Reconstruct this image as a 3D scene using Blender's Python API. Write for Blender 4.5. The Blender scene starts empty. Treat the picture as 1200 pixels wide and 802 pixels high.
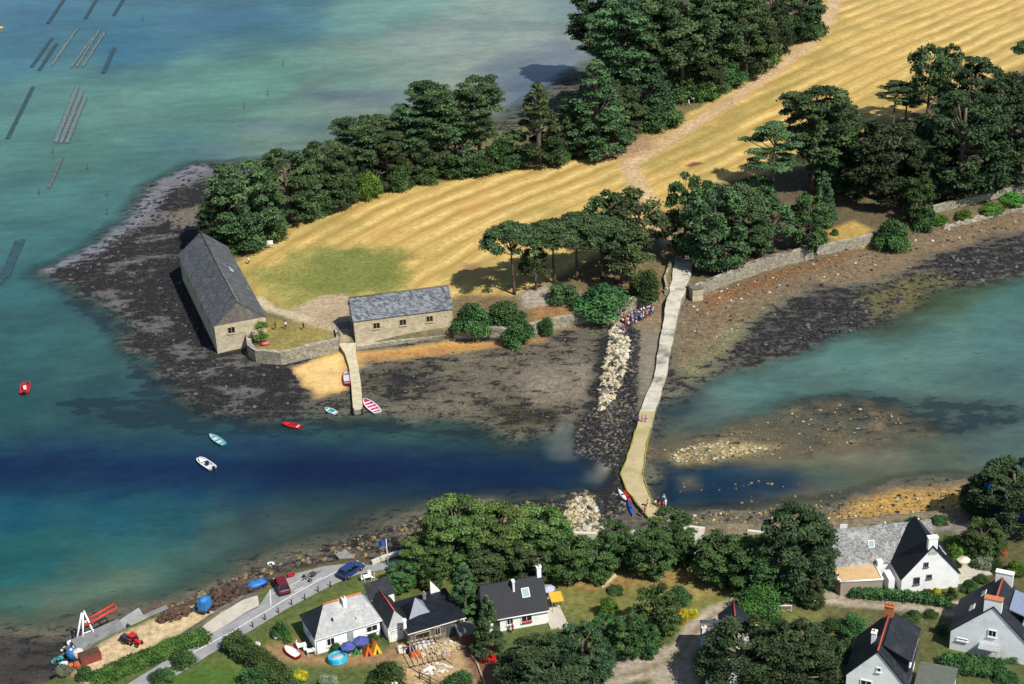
import bpy, bmesh, math, random
import numpy as np
from mathutils import Vector, Matrix
random.seed(7); RNG = np.random.default_rng(7)
C = bpy.context.scene.collection
SC = bpy.context.scene
# ------------------------------------------------------------------ camera
PITCH = math.radians(27.0); ROLL = math.radians(2.5); FPX = 2021.0; HC = 148.0
_F = np.array([0, math.cos(PITCH), -math.sin(PITCH)])
_R0 = np.array([1.0, 0, 0]); _U0 = np.array([0, math.sin(PITCH), math.cos(PITCH)])
_R = _R0*math.cos(ROLL) - _U0*math.sin(ROLL); _U = _U0*math.cos(ROLL) + _R0*math.sin(ROLL)
cam_d = bpy.data.cameras.new('camera'); cam = bpy.data.objects.new('camera', cam_d); C.objects.link(cam)
cam.matrix_world = Matrix(((_R[0], _U[0], -_F[0], 0), (_R[1], _U[1], -_F[1], 0), (_R[2], _U[2], -_F[2], HC), (0, 0, 0, 1)))
cam_d.sensor_width = 36; cam_d.sensor_fit = 'HORIZONTAL'; cam_d.lens = 36*FPX/1200
cam_d.clip_start = 1; cam_d.clip_end = 20000
SC.camera = cam
def G(px, py, z=0.0):
    """point of the level z seen at a place in the 1200x802 photograph"""
    d = _F + _R*(px-600)/FPX - _U*(py-401)/FPX
    t = (z-HC)/d[2]
    return (d[0]*t, d[1]*t)
def GP(pts, z=0.0): return [G(x, y, z) for x, y in pts]
# ------------------------------------------------------------------ light
w = bpy.data.worlds.new('World'); SC.world = w; w.use_nodes = True
SUN_AZ = math.atan2(-0.73, 0.68); SUN_EL = math.radians(50)
nt = w.node_tree; bg = nt.nodes['Background']
sky = nt.nodes.new('ShaderNodeTexSky'); sky.sky_type = 'NISHITA'; sky.sun_disc = False
sky.sun_elevation = SUN_EL; sky.sun_rotation = math.pi/2 - SUN_AZ
sky.air_density = 1.0; sky.dust_density = 0.6
nt.links.new(sky.outputs[0], bg.inputs[0]); bg.inputs[1].default_value = 0.105
sl = bpy.data.lights.new('sun', 'SUN'); sun = bpy.data.objects.new('sun', sl); C.objects.link(sun)
sl.energy = 4.8; sl.angle = math.radians(0.5); sl.color = (1.0, 0.95, 0.86)
sd = Vector((math.cos(SUN_EL)*math.cos(SUN_AZ), math.cos(SUN_EL)*math.sin(SUN_AZ), math.sin(SUN_EL)))
sun.rotation_euler = sd.to_track_quat('Z', 'Y').to_euler(); sun.location = sd*400
vs = SC.view_settings; vs.view_transform = 'Standard'; vs.look = 'None'; vs.gamma = 1; vs.use_curve_mapping = False; vs.exposure = 0.3
# ------------------------------------------------------------------ numeric helpers
def lin(c, k=0.72):
    o = []
    for v in c:
        v = v/255.0
        o.append((v/12.92 if v <= 0.04045 else ((v+0.055)/1.055)**2.4)*k)
    return o
def sdist(poly, X, Y):
    """signed distance to a closed polygon, positive inside"""
    X = np.asarray(X, float); Y = np.asarray(Y, float)
    best = np.full(X.shape, 1e18); ins = np.zeros(X.shape, bool)
    n = len(poly)
    for i in range(n):
        ax, ay = poly[i]; bx, by = poly[(i+1) % n]
        dx, dy = bx-ax, by-ay; L = dx*dx+dy*dy
        if L < 1e-12: continue
        t = np.clip(((X-ax)*dx+(Y-ay)*dy)/L, 0, 1)
        q = (X-ax-t*dx)**2+(Y-ay-t*dy)**2
        np.minimum(best, q, out=best)
        if abs(dy) > 1e-12:
            c = ((ay > Y) != (by > Y)) & (X < dx*(Y-ay)/dy+ax)
            ins ^= c
    d = np.sqrt(best)
    return np.where(ins, d, -d)
def pdist(line, X, Y):
    best = np.full(np.shape(X), 1e18)
    for i in range(len(line)-1):
        ax, ay = line[i]; bx, by = line[i+1]; dx, dy = bx-ax, by-ay; L = dx*dx+dy*dy
        t = np.clip(((X-ax)*dx+(Y-ay)*dy)/L, 0, 1)
        np.minimum(best, (X-ax-t*dx)**2+(Y-ay-t*dy)**2, out=best)
    return np.sqrt(best)
def sst(a, b, x):
    t = np.clip((x-a)/(b-a), 0, 1); return t*t*(3-2*t)
def vnoise(X, Y, seed=0):
    xi = np.floor(X).astype(np.int64); yi = np.floor(Y).astype(np.int64); fx = X-xi; fy = Y-yi
    fx = fx*fx*(3-2*fx); fy = fy*fy*(3-2*fy)
    def h(a, b):
        n = (a*374761393 + b*668265263 + seed*982451653) & 0x7fffffff
        n = ((n ^ (n >> 13))*1274126177) & 0x7fffffff
        return ((n ^ (n >> 16)) & 0xffff)/65535.0
    return (h(xi, yi)*(1-fx)+h(xi+1, yi)*fx)*(1-fy)+(h(xi, yi+1)*(1-fx)+h(xi+1, yi+1)*fx)*fy
def fbm(X, Y, sc, seed=0, octv=4):
    s = 0; a = 0.5; t = 0; X = np.asarray(X)/sc; Y = np.asarray(Y)/sc
    for i in range(octv):
        s = s+a*vnoise(X, Y, seed+i*17); t += a; a *= 0.55; X = X*2.03+5.1; Y = Y*2.03+1.7
    return s/t
# ------------------------------------------------------------------ the lie of the land
BIG = 2600
ISL = GP([(250,222),(330,205),(420,183),(500,172),(600,158),(655,135),(720,105),(790,60),(860,10),(930,-60)], 1.0) + [(200,820),(900,1300),(2600,1300)] + [(2600,470)] + \
      GP([(1300,213),(1200,240),(1100,256),(1020,284),(950,300),(880,318),(822,345)], 1.2) + GP([(783,350),(740,360),(700,374),(640,385),(600,396),(531,393)], 1.2) + \
      GP([(417,405),(396,408),(330,424),(302,421),(292,412)], 1.0) + GP([(300,404),(262,330),(252,286)], 0.6)
FLAT = GP([(50,316),(85,301),(115,288),(150,262),(172,235),(185,215),(215,200),(240,193),(300,190),(380,178),(450,160),(520,152),(590,140),(640,110),(690,75),(760,20),(830,-60)], 0) + \
       [(190,860),(900,1400),(2600,1400),(2600,430)] + GP([(1400,270),(1200,322),(1100,342),(1060,362),(1010,386),(975,393),(940,406),(900,417),(845,434),(800,460),(778,478),(768,500),(757,545),(762,580),(775,610),
        (735,640),(660,640),(650,600),(664,588),(706,580),(726,562),(722,548),(700,536),(672,530),(664,500),(648,512),(600,516),(580,500),(520,492),(450,486),(400,490),(330,486),(260,480),(215,462),(185,434),(160,412),(150,386),(120,352),(75,335)], 0)
MW = [(-BIG,215),] + GP([(-200,770),(0,733),(40,742),(75,738),(105,725),(140,712),(165,712),(200,702),(230,690),(250,678),(280,665),(320,652),(370,641),(395,632),(420,622),(450,608),(480,602),(520,593),(560,591),(600,590),(640,588),(690,596),(735,602),(790,600),(830,600),(880,598),(940,594),(975,592),(1010,578),(1060,567),(1120,560),(1200,556),(1400,540)], 0) + [(BIG,270),(BIG,-BIG),(-BIG,-BIG)]
ML = [(-BIG,190),] + GP([(-200,880),(60,800),(85,780),(110,758),(150,738),(195,717),(235,703),(262,697),(290,689),(330,671),(370,663),(400,658),(440,656),(490,641),(560,634),(640,632),(700,630),(740,625),(830,617),(960,614),(1060,605),(1110,600),(1200,592),(1400,580)], 1.6) + [(BIG,250),(BIG,-BIG),(-BIG,-BIG)]
BAR = GP([(762,530),(800,517),(870,503),(930,474),(1000,468),(1060,488),(1090,508),(1020,520),(950,528),(880,534),(800,540)], 0)
def coords(lo, hi, st, ext):
    a = list(np.arange(lo, hi+1e-6, st)); pre = []; v = lo; s = st
    while v > -ext: s *= 1.8; v -= s; pre.append(v)
    post = []; v = hi; s = st
    while v < ext: s *= 1.8; v += s; post.append(v)
    return np.array(pre[::-1]+a+post)
TX = coords(-185, 185, 0.5, 3500); TY = coords(168, 560, 0.5, 3500)
XX, YY = np.meshgrid(TX, TY)
def terrain_height(X, Y):
    n1 = fbm(X, Y, 9, 1)-0.5; n2 = fbm(X, Y, 2.2, 5, 3)-0.5
    dF = sdist(FLAT, X, Y)+n1*7+n2*1.6
    hf = np.clip(np.where(dF > 0, dF*0.035, dF*0.13), -2.5, 0.75)
    dB = sdist(BAR, X, Y)
    hb = np.where(dB > -12, np.clip(dB*0.11, -1.8, 0.05)+n1*0.4+n2*0.35-0.12, -2.5)
    dW = sdist(MW, X, Y)+n1*4+n2*1.5
    hw = np.clip(np.where(dW > 0, dW*0.07, dW*np.where(X > 15, 0.2, 0.11)), -2.5, 0.95)
    h = np.maximum(np.maximum(hf, hb), hw)
    h = h+np.where(h > -0.3, n2*0.16+n1*0.1, 0)
    dI = sdist(ISL, X, Y); dM = sdist(ML, X, Y)
    wi = sst(-0.9, 0.7, dI); h = h*(1-wi)+wi*(2.5+np.clip(dI*0.012, 0, 2.0)+n1*0.3*sst(0, 10, dI))
    wm = sst(-0.9, 0.7, dM); h = h*(1-wm)+wm*(2.5+n1*0.12)
    return h, dI, dM, dF, dW, dB
ZZ, D_I, D_M, D_F, D_W, D_B = terrain_height(XX, YY)
def hz(x, y):
    i = min(max(np.searchsorted(TX, x)-1, 0), len(TX)-2); j = min(max(np.searchsorted(TY, y)-1, 0), len(TY)-2)
    u = (x-TX[i])/(TX[i+1]-TX[i]); v = (y-TY[j])/(TY[j+1]-TY[j])
    return float((ZZ[j, i]*(1-u)+ZZ[j, i+1]*u)*(1-v)+(ZZ[j+1, i]*(1-u)+ZZ[j+1, i+1]*u)*v)
def GT(px, py, lo=0.0):
    """where the line of sight meets the ground (or the water at 0)"""
    z = 1.5
    for k in range(14):
        x, y = G(px, py, z); z = 0.5*z+0.5*max(hz(x, y), lo)
    x, y = G(px, py, z)
    return Vector((x, y, max(hz(x, y), lo)))
def scale_at(p):
    """photo pixels per metre at a world point"""
    return FPX/float(np.dot(np.array(p)-np.array([0, 0, HC]), _F))
# ------------------------------------------------------------------ materials
MATS = {}
def nmat(name):
    m = bpy.data.materials.new(name); m.use_nodes = True
    return m, m.node_tree, m.node_tree.nodes['Principled BSDF']
def N(nt, t, **kw):
    n = nt.nodes.new(t)
    for k, v in kw.items():
        if k in n.inputs: n.inputs[k].default_value = v
        else: setattr(n, k, v)
    return n
def mixc(nt, a, b, f, blend='MIX'):
    n = nt.nodes.new('ShaderNodeMix'); n.data_type = 'RGBA'; n.blend_type = blend; n.clamp_factor = True
    for idx, v in ((6, a), (7, b), (0, f)):
        if hasattr(v, 'is_linked') or hasattr(v, 'node'): nt.links.new(v, n.inputs[idx])
        elif idx == 0: n.inputs[0].default_value = v
        else: n.inputs[idx].default_value = (*v[:3], 1)
    return n.outputs[2]
def mth(nt, op, a, b=None, c=None):
    n = nt.nodes.new('ShaderNodeMath'); n.operation = op
    for i, v in enumerate((a, b, c)):
        if v is None: continue
        if hasattr(v, 'node'): nt.links.new(v, n.inputs[i])
        else: n.inputs[i].default_value = v
    return n.outputs[0]
def mrange(nt, v, a, b, c=0, d=1, smooth=True):
    n = nt.nodes.new('ShaderNodeMapRange'); n.interpolation_type = 'SMOOTHSTEP' if smooth else 'LINEAR'
    nt.links.new(v, n.inputs[0])
    for i, x in enumerate((a, b, c, d)): n.inputs[i+1].default_value = x
    return n.outputs[0]
def noise(nt, vec, scale, detail=3, rough=0.55):
    n = nt.nodes.new('ShaderNodeTexNoise'); n.inputs['Scale'].default_value = scale; n.inputs['Detail'].default_value = detail; n.inputs['Roughness'].default_value = rough
    if vec is not None: nt.links.new(vec, n.inputs['Vector'])
    return n.outputs[0]
def plain(name, c, rough=0.6, var=0.18, scale=1.5, metal=0, spec=0.4, bump=0.0, k=0.72, coord='Object', stain=None):
    """procedural paint/stone/cloth: base colour broken up by two noises"""
    key = name
    if key in MATS: return MATS[key]
    m, t, b = nmat(name)
    tc = N(t, 'ShaderNodeTexCoord'); v = tc.outputs[coord]
    n1 = noise(t, v, scale, 4); n2 = noise(t, v, scale*7, 2)
    f = mth(t, 'ADD', mth(t, 'MULTIPLY', n1, 0.65), mth(t, 'MULTIPLY', n2, 0.35))
    base = lin(c, k); lo = [x*(1-var*1.6) for x in base]; hi = [min(x*(1+var*1.3), 0.9) for x in base]
    col = mixc(t, lo, hi, mrange(t, f, 0.3, 0.7))
    if stain:
        sn = noise(t, v, stain[1], 5, 0.65)
        col = mixc(t, col, lin(stain[0], k), mth(t, 'MULTIPLY', mrange(t, sn, 0.5, 0.68), stain[2]))
    t.links.new(col, b.inputs['Base Color']); b.inputs['Roughness'].default_value = rough; b.inputs['Metallic'].default_value = metal
    b.inputs['Specular IOR Level'].default_value = spec
    if bump:
        bp = N(t, 'ShaderNodeBump'); bp.inputs['Strength'].default_value = 1; bp.inputs['Distance'].default_value = bump
        t.links.new(n2, bp.inputs['Height']); t.links.new(bp.outputs[0], b.inputs['Normal'])
    MATS[key] = m; return m
def setprops(o, label=None, cat=None, group=None, kind=None):
    if label: o['label'] = label
    if cat: o['category'] = cat
    if group: o['group'] = group
    if kind: o['kind'] = kind
    return o
# ------------------------------------------------------------------ ground colours
def attr_col(me, name, arr):
    a = me.color_attributes.new(name, 'FLOAT_COLOR', 'POINT')
    full = np.ones((len(me.vertices), 4), np.float32); full[:, :arr.shape[1]] = arr
    a.data.foreach_set('color', full.ravel())
def grid_mesh(name, X, Y, Z):
    ny, nx = X.shape
    me = bpy.data.meshes.new(name)
    co = np.stack([X, Y, Z], -1).reshape(-1, 3).astype(np.float32)
    me.vertices.add(len(co)); me.vertices.foreach_set('co', co.ravel())
    i = np.arange(nx*ny).reshape(ny, nx)
    q = np.stack([i[:-1, :-1], i[:-1, 1:], i[1:, 1:], i[1:, :-1]], -1).reshape(-1, 4)
    me.loops.add(q.size); me.loops.foreach_set('vertex_index', q.ravel().astype(np.int32))
    me.polygons.add(len(q)); me.polygons.foreach_set('loop_start', (np.arange(len(q))*4).astype(np.int32))
    me.polygons.foreach_set('use_smooth', np.ones(len(q), bool))
    me.update(calc_edges=True)
    return me
COL = np.zeros(XX.shape+(3,), np.float32); MSK = np.zeros(XX.shape+(3,), np.float32)   # msk: weed, straw, speckle
NA = fbm(XX, YY, 14, 31)-0.5; NB = fbm(XX, YY, 3.5, 47)-0.5
def paint(dist, col, feather=1.0, jag=0.0, jag2=0.0, msk=None, amt=1.0):
    ww = sst(-feather, feather, dist+NA*jag*2+NB*jag2*2)*amt
    c = np.array(lin(col), np.float32)
    COL[:] = COL*(1-ww[..., None])+c*ww[..., None]
    if msk is not None:
        for k, v in enumerate(msk):
            if v is not None: MSK[..., k] = MSK[..., k]*(1-ww)+v*ww
def pp(pts, z=2.5):
    if len(pts) < 3: raise ValueError
    P = GP(pts, z); x0 = min(p[0] for p in P)-25; x1 = max(p[0] for p in P)+25; y0 = min(p[1] for p in P)-25; y1 = max(p[1] for p in P)+25
    d = np.full(XX.shape, -50.0); s = (XX > x0) & (XX < x1) & (YY > y0) & (YY < y1)
    d[s] = sdist(P, XX[s], YY[s]); return d
def pl(pts, width, z=2.5): 
    return width/2-pdist(GP(pts, z), XX, YY)
# seabed + flats
COL[:] = lin((88, 92, 84)); MSK[..., 2] = 0.5
paint(D_F+10, (92, 98, 86), 5, 5, 3, (0.46, 0, 0.5))
paint(D_W+7, (104, 104, 86), 4, 4, 3, (0.34, 0, 0.5))
paint(D_F-1, (108, 104, 88), 5, 4, 2, (0.5, 0, 0.8))
# left reef: dense weed
paint(pp([(48,316),(120,285),(185,213),(245,190),(300,200),(262,280),(262,410),(290,425),(390,425),(345,450),(360,478),(330,490),(250,482),(180,432),(150,386),(110,350)], 0.3), (88, 88, 90), 3, 3, 2, (0.70, 0, 0.8))
paint(pp([(40,318),(115,281),(150,255),(185,208),(240,190),(250,200),(200,225),(165,265),(120,296),(60,322)], 0.1), (128, 130, 138), 2, 2, 1.5, (0.42, 0, 0.7))
paint(pp([(195,250),(240,240),(245,262),(205,268)], 0.4), (120, 105, 78), 2, 2, 1, (0.3, 0, 0.8))
paint(pp([(225,290),(262,420),(240,425),(200,320)], 0.4), (40, 38, 38), 2, 2, 1, (0.9, 0, 0.3))  # barn's cast shadow painted as a dark strip, with dense weed
_rf = pp([(48,316),(120,285),(185,213),(245,190),(300,200),(262,280),(262,410),(290,425),(390,425),(345,450),(360,478),(330,490),(250,482),(180,432),(150,386),(110,350)], 0.3)
_pt = 0.75*sst(0.56, 0.70, fbm(XX*0.55, YY, 5.5, 211))*sst(-1, 3, _rf)
COL[:] = COL*(1-_pt[..., None])+np.array(lin((110, 108, 104)), np.float32)*_pt[..., None]; MSK[..., 0] = MSK[..., 0]-0.42*_pt
# sand by the jetty and strips of ochre sand under the wall
paint(pp([(345,432),(395,414),(440,412),(530,400),(600,402),(560,412),(470,424),(415,432),(408,455),(372,462)], 0.7), (206, 164, 98), 1.2, 1.0, 1.2, (0.0, 0, 0.35))
paint(pp([(350,432),(400,415),(404,452),(375,460)], 0.7), (232, 196, 130), 1.5, .6, .8, (0.0, 0, 0.25))
paint(pp([(430,416),(560,402),(640,396),(640,402),(520,414),(440,424)], 0.7), (190, 140, 82), 1.0, 0.6, 1, (0.05, 0, 0.4))
# middle flats
paint(pp([(425,425),(560,412),(700,392),(725,400),(690,490),(640,500),(520,490),(430,485)], 0.5), (112, 105, 89), 3, 3, 2, (0.40, 0, 0.95))
paint(pp([(430,440),(520,425),(520,455),(450,470)], 0.4), (84, 82, 72), 4, 3, 2, (0.6, 0, 0.9))
paint(pp([(600,440),(700,425),(690,470),(620,480)], 0.4), (132, 122, 105), 3, 3, 2, (0.26, 0, 0.9))
paint(pp([(560,470),(660,478),(655,498),(590,500)], 0.2), (76, 74, 48), 3, 2, 1.5, (0.6, 0, 0.6))
# dark rocks and weed round the causeway
paint(pp([(740,378),(752,395),(744,480),(728,560),(735,602),(690,600),(690,565),(668,535),(668,505),(690,480),(705,400)], 0.4), (60, 58, 52), 2, 1.5, 1.5, (0.74, 0, 0.95))
paint(pp([(705,470),(735,470),(728,495),(705,495)], 0.4), (120, 114, 96), 2, 1, 1, (0.4, 0, 1))
paint(pp([(665,505),(705,512),(700,545),(672,540)], 0.4), (38, 38, 36), 1.5, 1, 1, (0.85, 0, 0.7))
paint(pp([(655,492),(668,500),(668,530),(655,538),(648,512)], 0.1), (112, 114, 106), 1.5, 2, 2, (0.05, 0, 0.5))
paint(pp([(700,540),(722,545),(700,565),(690,560)], 0.1), (160, 156, 140), 1, .6, .8, (0.1, 0, 0.5))
paint(pp([(750,385),(785,345),(775,400),(765,470),(752,480),(748,430)], 0.8), (134, 126, 110), 1.2, .5, .5, (0.05, 0, 0.5))
paint(pp([(735,362),(785,350),(780,385),(745,385)], 1.0), (140, 122, 96), 1.2, .5, .5, (0.05, 0, 0.9))
# right shore
paint(pp([(805,345),(880,318),(1000,285),(1100,255),(1300,205),(1300,250),(1150,285),(1020,330),(900,372),(830,420),(800,425),(790,380)], 0.8), (128, 110, 86), 3, 2, 1.5, (0.06, 0, 0.9))
paint(pp([(815,350),(900,320),(1000,290),(1000,300),(900,335),(830,362)], 0.8), (132, 98, 66), 1.5, 1, 1, (0.1, 0, 0.9))
paint(pp([(800,430),(850,385),(930,345),(1050,325),(1060,335),(960,372),(860,420),(810,440)], 0.5), (128, 124, 92), 3, 2, 1.5, (0.25, 0, 0.9))
paint(pp([(830,428),(860,405),(900,360),(960,335),(1040,330),(1100,300),(1200,270),(1300,245),(1300,300),(1180,322),(1100,345),(1000,395),(930,412),(860,428)], 0.3), (92, 90, 86), 3, 3, 2, (0.60, 0, 0.8))
paint(pp([(1000,345),(1090,318),(1130,330),(1090,360),(1020,375)], 0.1), (104, 100, 66), 3, 2, 1, (0.4, 0, 0.7))
paint(D_B+3, (112, 102, 80), 3, 3, 2, (0.34, 0, 0.95))
paint(pp([(790,530),(850,520),(910,523),(850,540),(790,545)], 0), (186, 166, 118), 1.5, 1, 1.5, (0.3, 0, 1))
# mainland beach
paint(D_W-0.5, (104, 98, 86), 3, 2, 1, (0.35, 0, 0.9))
paint(pp([(975,605),(1010,585),(1060,572),(1130,565),(1140,596),(1060,606),(985,618)], 0.8), (184, 146, 82), 2, 1.5, 1, (0.12, 0, 0.9))
paint(pp([(270,680),(330,655),(420,630),(500,600),(560,595),(560,630),(440,650),(330,672)], 0.6), (104, 96, 84), 2, 1.5, 1, (0.5, 0, 0.9))
paint(pp([(0,745),(40,745),(95,745),(110,760),(60,802),(-60,830),(-60,750)], 0.6), (70, 66, 62), 2, 1.5, 1, (0.45, 0, 0.6))
paint(pp([(170,712),(240,690),(280,672),(295,690),(245,705),(180,728)], 0.8), (120, 92, 72), 1.5, 1, 1, (0.3, 0, 0.9))
paint(pp([(540,595),(660,580),(690,585),(690,600),(650,605),(560,600)], 0.4), (64, 66, 60), 1.5, 1, 1, (0.65, 0, 0.9))
paint(pp([(770,598),(880,592),(960,592),(970,615),(800,620)], 0.6), (112, 106, 88), 2, 1.5, 1, (0.35, 0, 0.9))
# ---- island land
paint(D_I, (120, 112, 78), 0.8, 0, 0.4, (0, 0, 0.8))
FIELD = [(336,262),(420,232),(480,216),(560,202),(650,190),(700,182),(745,170),(790,140),(850,108),(905,72),(950,35),(975,-30),(1010,-200),(1500,-200),(1500,60),(1200,85),(1100,120),(1020,150),(960,195),(890,225),(800,235),(740,280),(640,330),(600,345),(530,345),(440,345),(350,360),(300,340),(275,305),(300,285)]
fp = GP(FIELD, 3.5)
dFi = sdist(fp, XX, YY)
paint(dFi, (204, 166, 92), 1.5, 1.0, 1.0, (0, 1.0, 0.35))
# stripe coordinate along the swaths (they bend near the left end)
a0 = np.array(G(560, 300, 3)); a1 = np.array(G(900, 150, 3)); sdv = (a1-a0)/np.linalg.norm(a1-a0); snv = np.array([-sdv[1], sdv[0]])
al = (XX-a0[0])*sdv[0]+(YY-a0[1])*sdv[1]; STR = (XX-a0[0])*snv[0]+(YY-a0[1])*snv[1]+np.where(al < 20, ((al-20)**2)*0.0035, 0)+np.sin(al*0.03)*1.0+NA*2.0
paint(pp([(280,315),(330,300),(380,275),(420,290),(470,310),(480,330),(430,345),(350,360),(300,345)], 3), (150, 146, 82), 5, 5, 2, (0, 0.15, 0.6))
paint(pp([(345,335),(385,292),(440,288),(490,318),(470,342),(400,350)], 3), (116, 126, 64), 5, 9, 6, (0, 0.0, 0.6), 0.85)
paint(pp([(735,170),(760,150),(800,140),(830,150),(790,195),(760,200)], 3), (166, 142, 88), 4, 3, 2, (0, 0.5, 0.5))
paint(pp([(760,185),(830,150),(900,110),(960,60),(965,75),(900,125),(830,170),(770,205)], 3), (160, 144, 78), 2.5, 2, 1.5, (0, 0.55, 0.5))
# tracks
TRACK = [(758,232),(745,210),(736,190),(765,172),(810,145),(860,113),(905,82),(945,52),(970,20),(985,-20)]
paint(pl(TRACK, 4.8, 3.5), (202, 172, 134), 1.2, .4, .5, (0, 0.1, 0.7))
paint(pp([(700,182),(725,165),(760,155),(770,168),(740,182),(715,188)], 3.2), (172, 142, 108), 2, 1, 1, (0, 0.0, 0.8))
paint(pl([(745,212),(760,235),(775,262),(790,292)], 3.4, 3), (208, 180, 134), 1.2, .4, .5, (0, 0.1, 0.7))
paint(pp([(205+190-0,0),(1,1),(2,2)], 3) if False else pp([(826,192),(810,198),(800,195),(812,190)], 3), (120, 82, 58), .8, .4, .5, (0, 0, .5))
paint(pp([(540,308),(565,306),(562,316),(540,318)], 3), (150, 112, 84), 1.2, .6, .5, (0, .3, .5))
# yard between the stone barns
paint(pp([(345,362),(380,346),(408,346),(415,380),(405,398),(380,386),(350,384),(338,372)], 2.7), (180, 160, 130), 1, .5, .5, (0, 0, 0.6))
paint(pl([(303,350),(318,362),(345,370),(360,375)], 2.2, 2.7), (196, 182, 150), .6, .2, .3, (0, 0, 0.6))
paint(pp([(305,372),(345,378),(395,392),(392,404),(320,414),(300,412)], 2.6), (142, 130, 76), 1, .5, .6, (0, 0.1, 0.7))
# under the pines, the lane side, the shaded grove
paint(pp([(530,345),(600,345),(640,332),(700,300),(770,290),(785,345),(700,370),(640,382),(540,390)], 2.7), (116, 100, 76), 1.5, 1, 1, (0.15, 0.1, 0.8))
paint(pp([(610,345),(650,330),(680,345),(640,362),(612,360)], 2.7), (168, 158, 142), 1, .6, .8, (0.1, 0, 0.9))
paint(pp([(620,362),(660,352),(670,372),(632,378)], 2.7), (160, 122, 80), 1, .6, .8, (0.1, 0, 0.9))
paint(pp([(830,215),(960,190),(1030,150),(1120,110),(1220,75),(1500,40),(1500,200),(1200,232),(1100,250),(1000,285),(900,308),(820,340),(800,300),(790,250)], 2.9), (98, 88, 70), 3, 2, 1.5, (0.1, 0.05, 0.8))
paint(pp([(968,270),(1000,258),(1022,268),(1010,280),(975,284)], 2.7), (180, 150, 84), 1, .5, .5, (0, 0.1, 0.6))
# ---- mainland land
paint(D_M, (92, 104, 58), 0.8, 0, 0.4, (0, 0, 0.7))
paint(pp([(100,802),(110,775),(160,742),(235,706),(262,716),(215,738),(160,765),(120,800)], 2.5), (216, 192, 150), .8, .3, .5, (0, 0, 0.5))
paint(pp([(195,716),(240,697),(290,684),(340,664),(400,652),(445,648),(500,634),(500,650),(440,662),(400,659),(345,671),(312,692),(300,698),(262,716),(235,708),(205,722)], 2.3), (100, 84, 68), .8, .5, .5, (0.45, 0, 0.9))
paint(pp([(250,775),(300,745),(370,712),(430,680),(490,668),(560,668),(560,700),(440,700),(350,745),(330,802),(200,830)], 2.5), (100, 112, 56), 1, .4, .5, (0, 0, 0.6))
paint(pp([(440,672),(490,668),(500,685),(455,690)], 2.5), (142, 128, 74), 1.5, .8, .8, (0, 0, 0.6))
paint(pp([(200,790),(240,780),(300,790),(320,830),(150,830)], 2.5), (84, 114, 50), .8, .8, .8, (0, 0, 0.6))
paint(pp([(300,760),(345,748),(372,770),(440,768),(480,750),(485,770),(440,778),(380,780),(320,775)], 2.5), (158, 128, 92), 1, .5, .6, (0, 0, 0.6))
paint(pp([(475,752),(545,735),(565,755),(575,802),(470,802)], 2.5), (186, 158, 118), 1, .5, .6, (0, 0, 0.8))
paint(pp([(540,755),(570,750),(585,802),(560,802)], 2.5), (128, 96, 74), .8, .4, .5, (0, 0, 0.7))
paint(pp([(560,670),(880,655),(870,700),(800,740),(690,760),(650,700)], 2.5), (122, 122, 68), 2, 1.5, 1, (0, 0, 0.6))
paint(pp([(655,680),(760,668),(830,662),(850,680),(760,690),(690,690)], 2.5), (156, 128, 78), 2, 1.5, 1.2, (0, 0, 0.7))
paint(pp([(780,690),(850,675),(860,690),(800,705)], 2.5), (148, 132, 80), 2, 1.5, 1.2, (0, 0, 0.7))
paint(pp([(870,700),(960,700),(1110,720),(1090,802),(900,830)], 2.5), (98, 98, 62), 1.5, 1, 1, (0, 0, 0.7))
paint(pp([(905,712),(965,715),(960,760),(905,740)], 2.5), (112, 114, 66), 1.5, 1, 1, (0, 0, 0.5))
DRIVE = [(690,800),(760,785),(795,768),(815,740),(840,718),(880,704),(940,699),(1000,703),(1060,707),(1125,714)]
paint(pl(DRIVE, 3.4, 2.5), (178, 164, 144), .6, .2, .3, (0, 0, 0.6))
paint(pl([(700,786),(735,778),(768,769)], 3.2, 2.5), (172, 160, 140), .8, .3, .4, (0, 0, 0.6)); paint(pl([(770,771),(788,785),(792,800),(790,840)], 6.0, 2.5), (170, 158, 138), .8, .3, .4, (0, 0, 0.6))
paint(pl(DRIVE, 0.7, 2.5), (138, 126, 100), .4, .2, .3, (0, 0, 0.7), 0.8)
paint(pp([(960,620),(1100,612),(1200,600),(1200,640),(1130,650),(1120,620),(990,640)], 2.5), (140, 130, 122), 1, .5, .6, (0, 0, 0.6))
paint(pp([(825,611),(960,611),(1060,600),(1145,594),(1145,612),(1060,616),(960,628),(825,632)], 2.3), (132, 120, 98), .8, .5, .6, (0.1, 0, 0.9))
paint(pp([(1120,640),(1200,630),(1200,700),(1130,690)], 2.5), (96, 92, 62), 1, .5, .6, (0, 0, 0.6))
paint(pp([(1105,665),(1140,664),(1150,680),(1125,690)], 2.5), (214, 206, 190), .6, .2, .3, (0, 0, 0.3))
paint(pp([(1110,770),(1200,775),(1200,802),(1100,802)], 2.5), (92, 96, 60), .6, .2, .3, (0, 0, 0.5))
paint(pp([(84,792),(100,768),(140,742),(175,730),(205,718),(238,706),(262,716),(215,738),(160,765),(120,800)], 2.5), (204, 180, 140), .8, .4, .6, (0, 0, 0.7))
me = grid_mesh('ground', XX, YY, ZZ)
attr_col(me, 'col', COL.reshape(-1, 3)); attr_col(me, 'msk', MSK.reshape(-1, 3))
aa = me.attributes.new('along', 'FLOAT', 'POINT'); aa.data.foreach_set('value', al.ravel().astype(np.float32))
sa = me.attributes.new('stripe', 'FLOAT', 'POINT'); sa.data.foreach_set('value', STR.ravel().astype(np.float32))
m, t, b = nmat('ground'); MATS['ground'] = m
tc = N(t, 'ShaderNodeTexCoord'); P = tc.outputs['Object']
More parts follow.
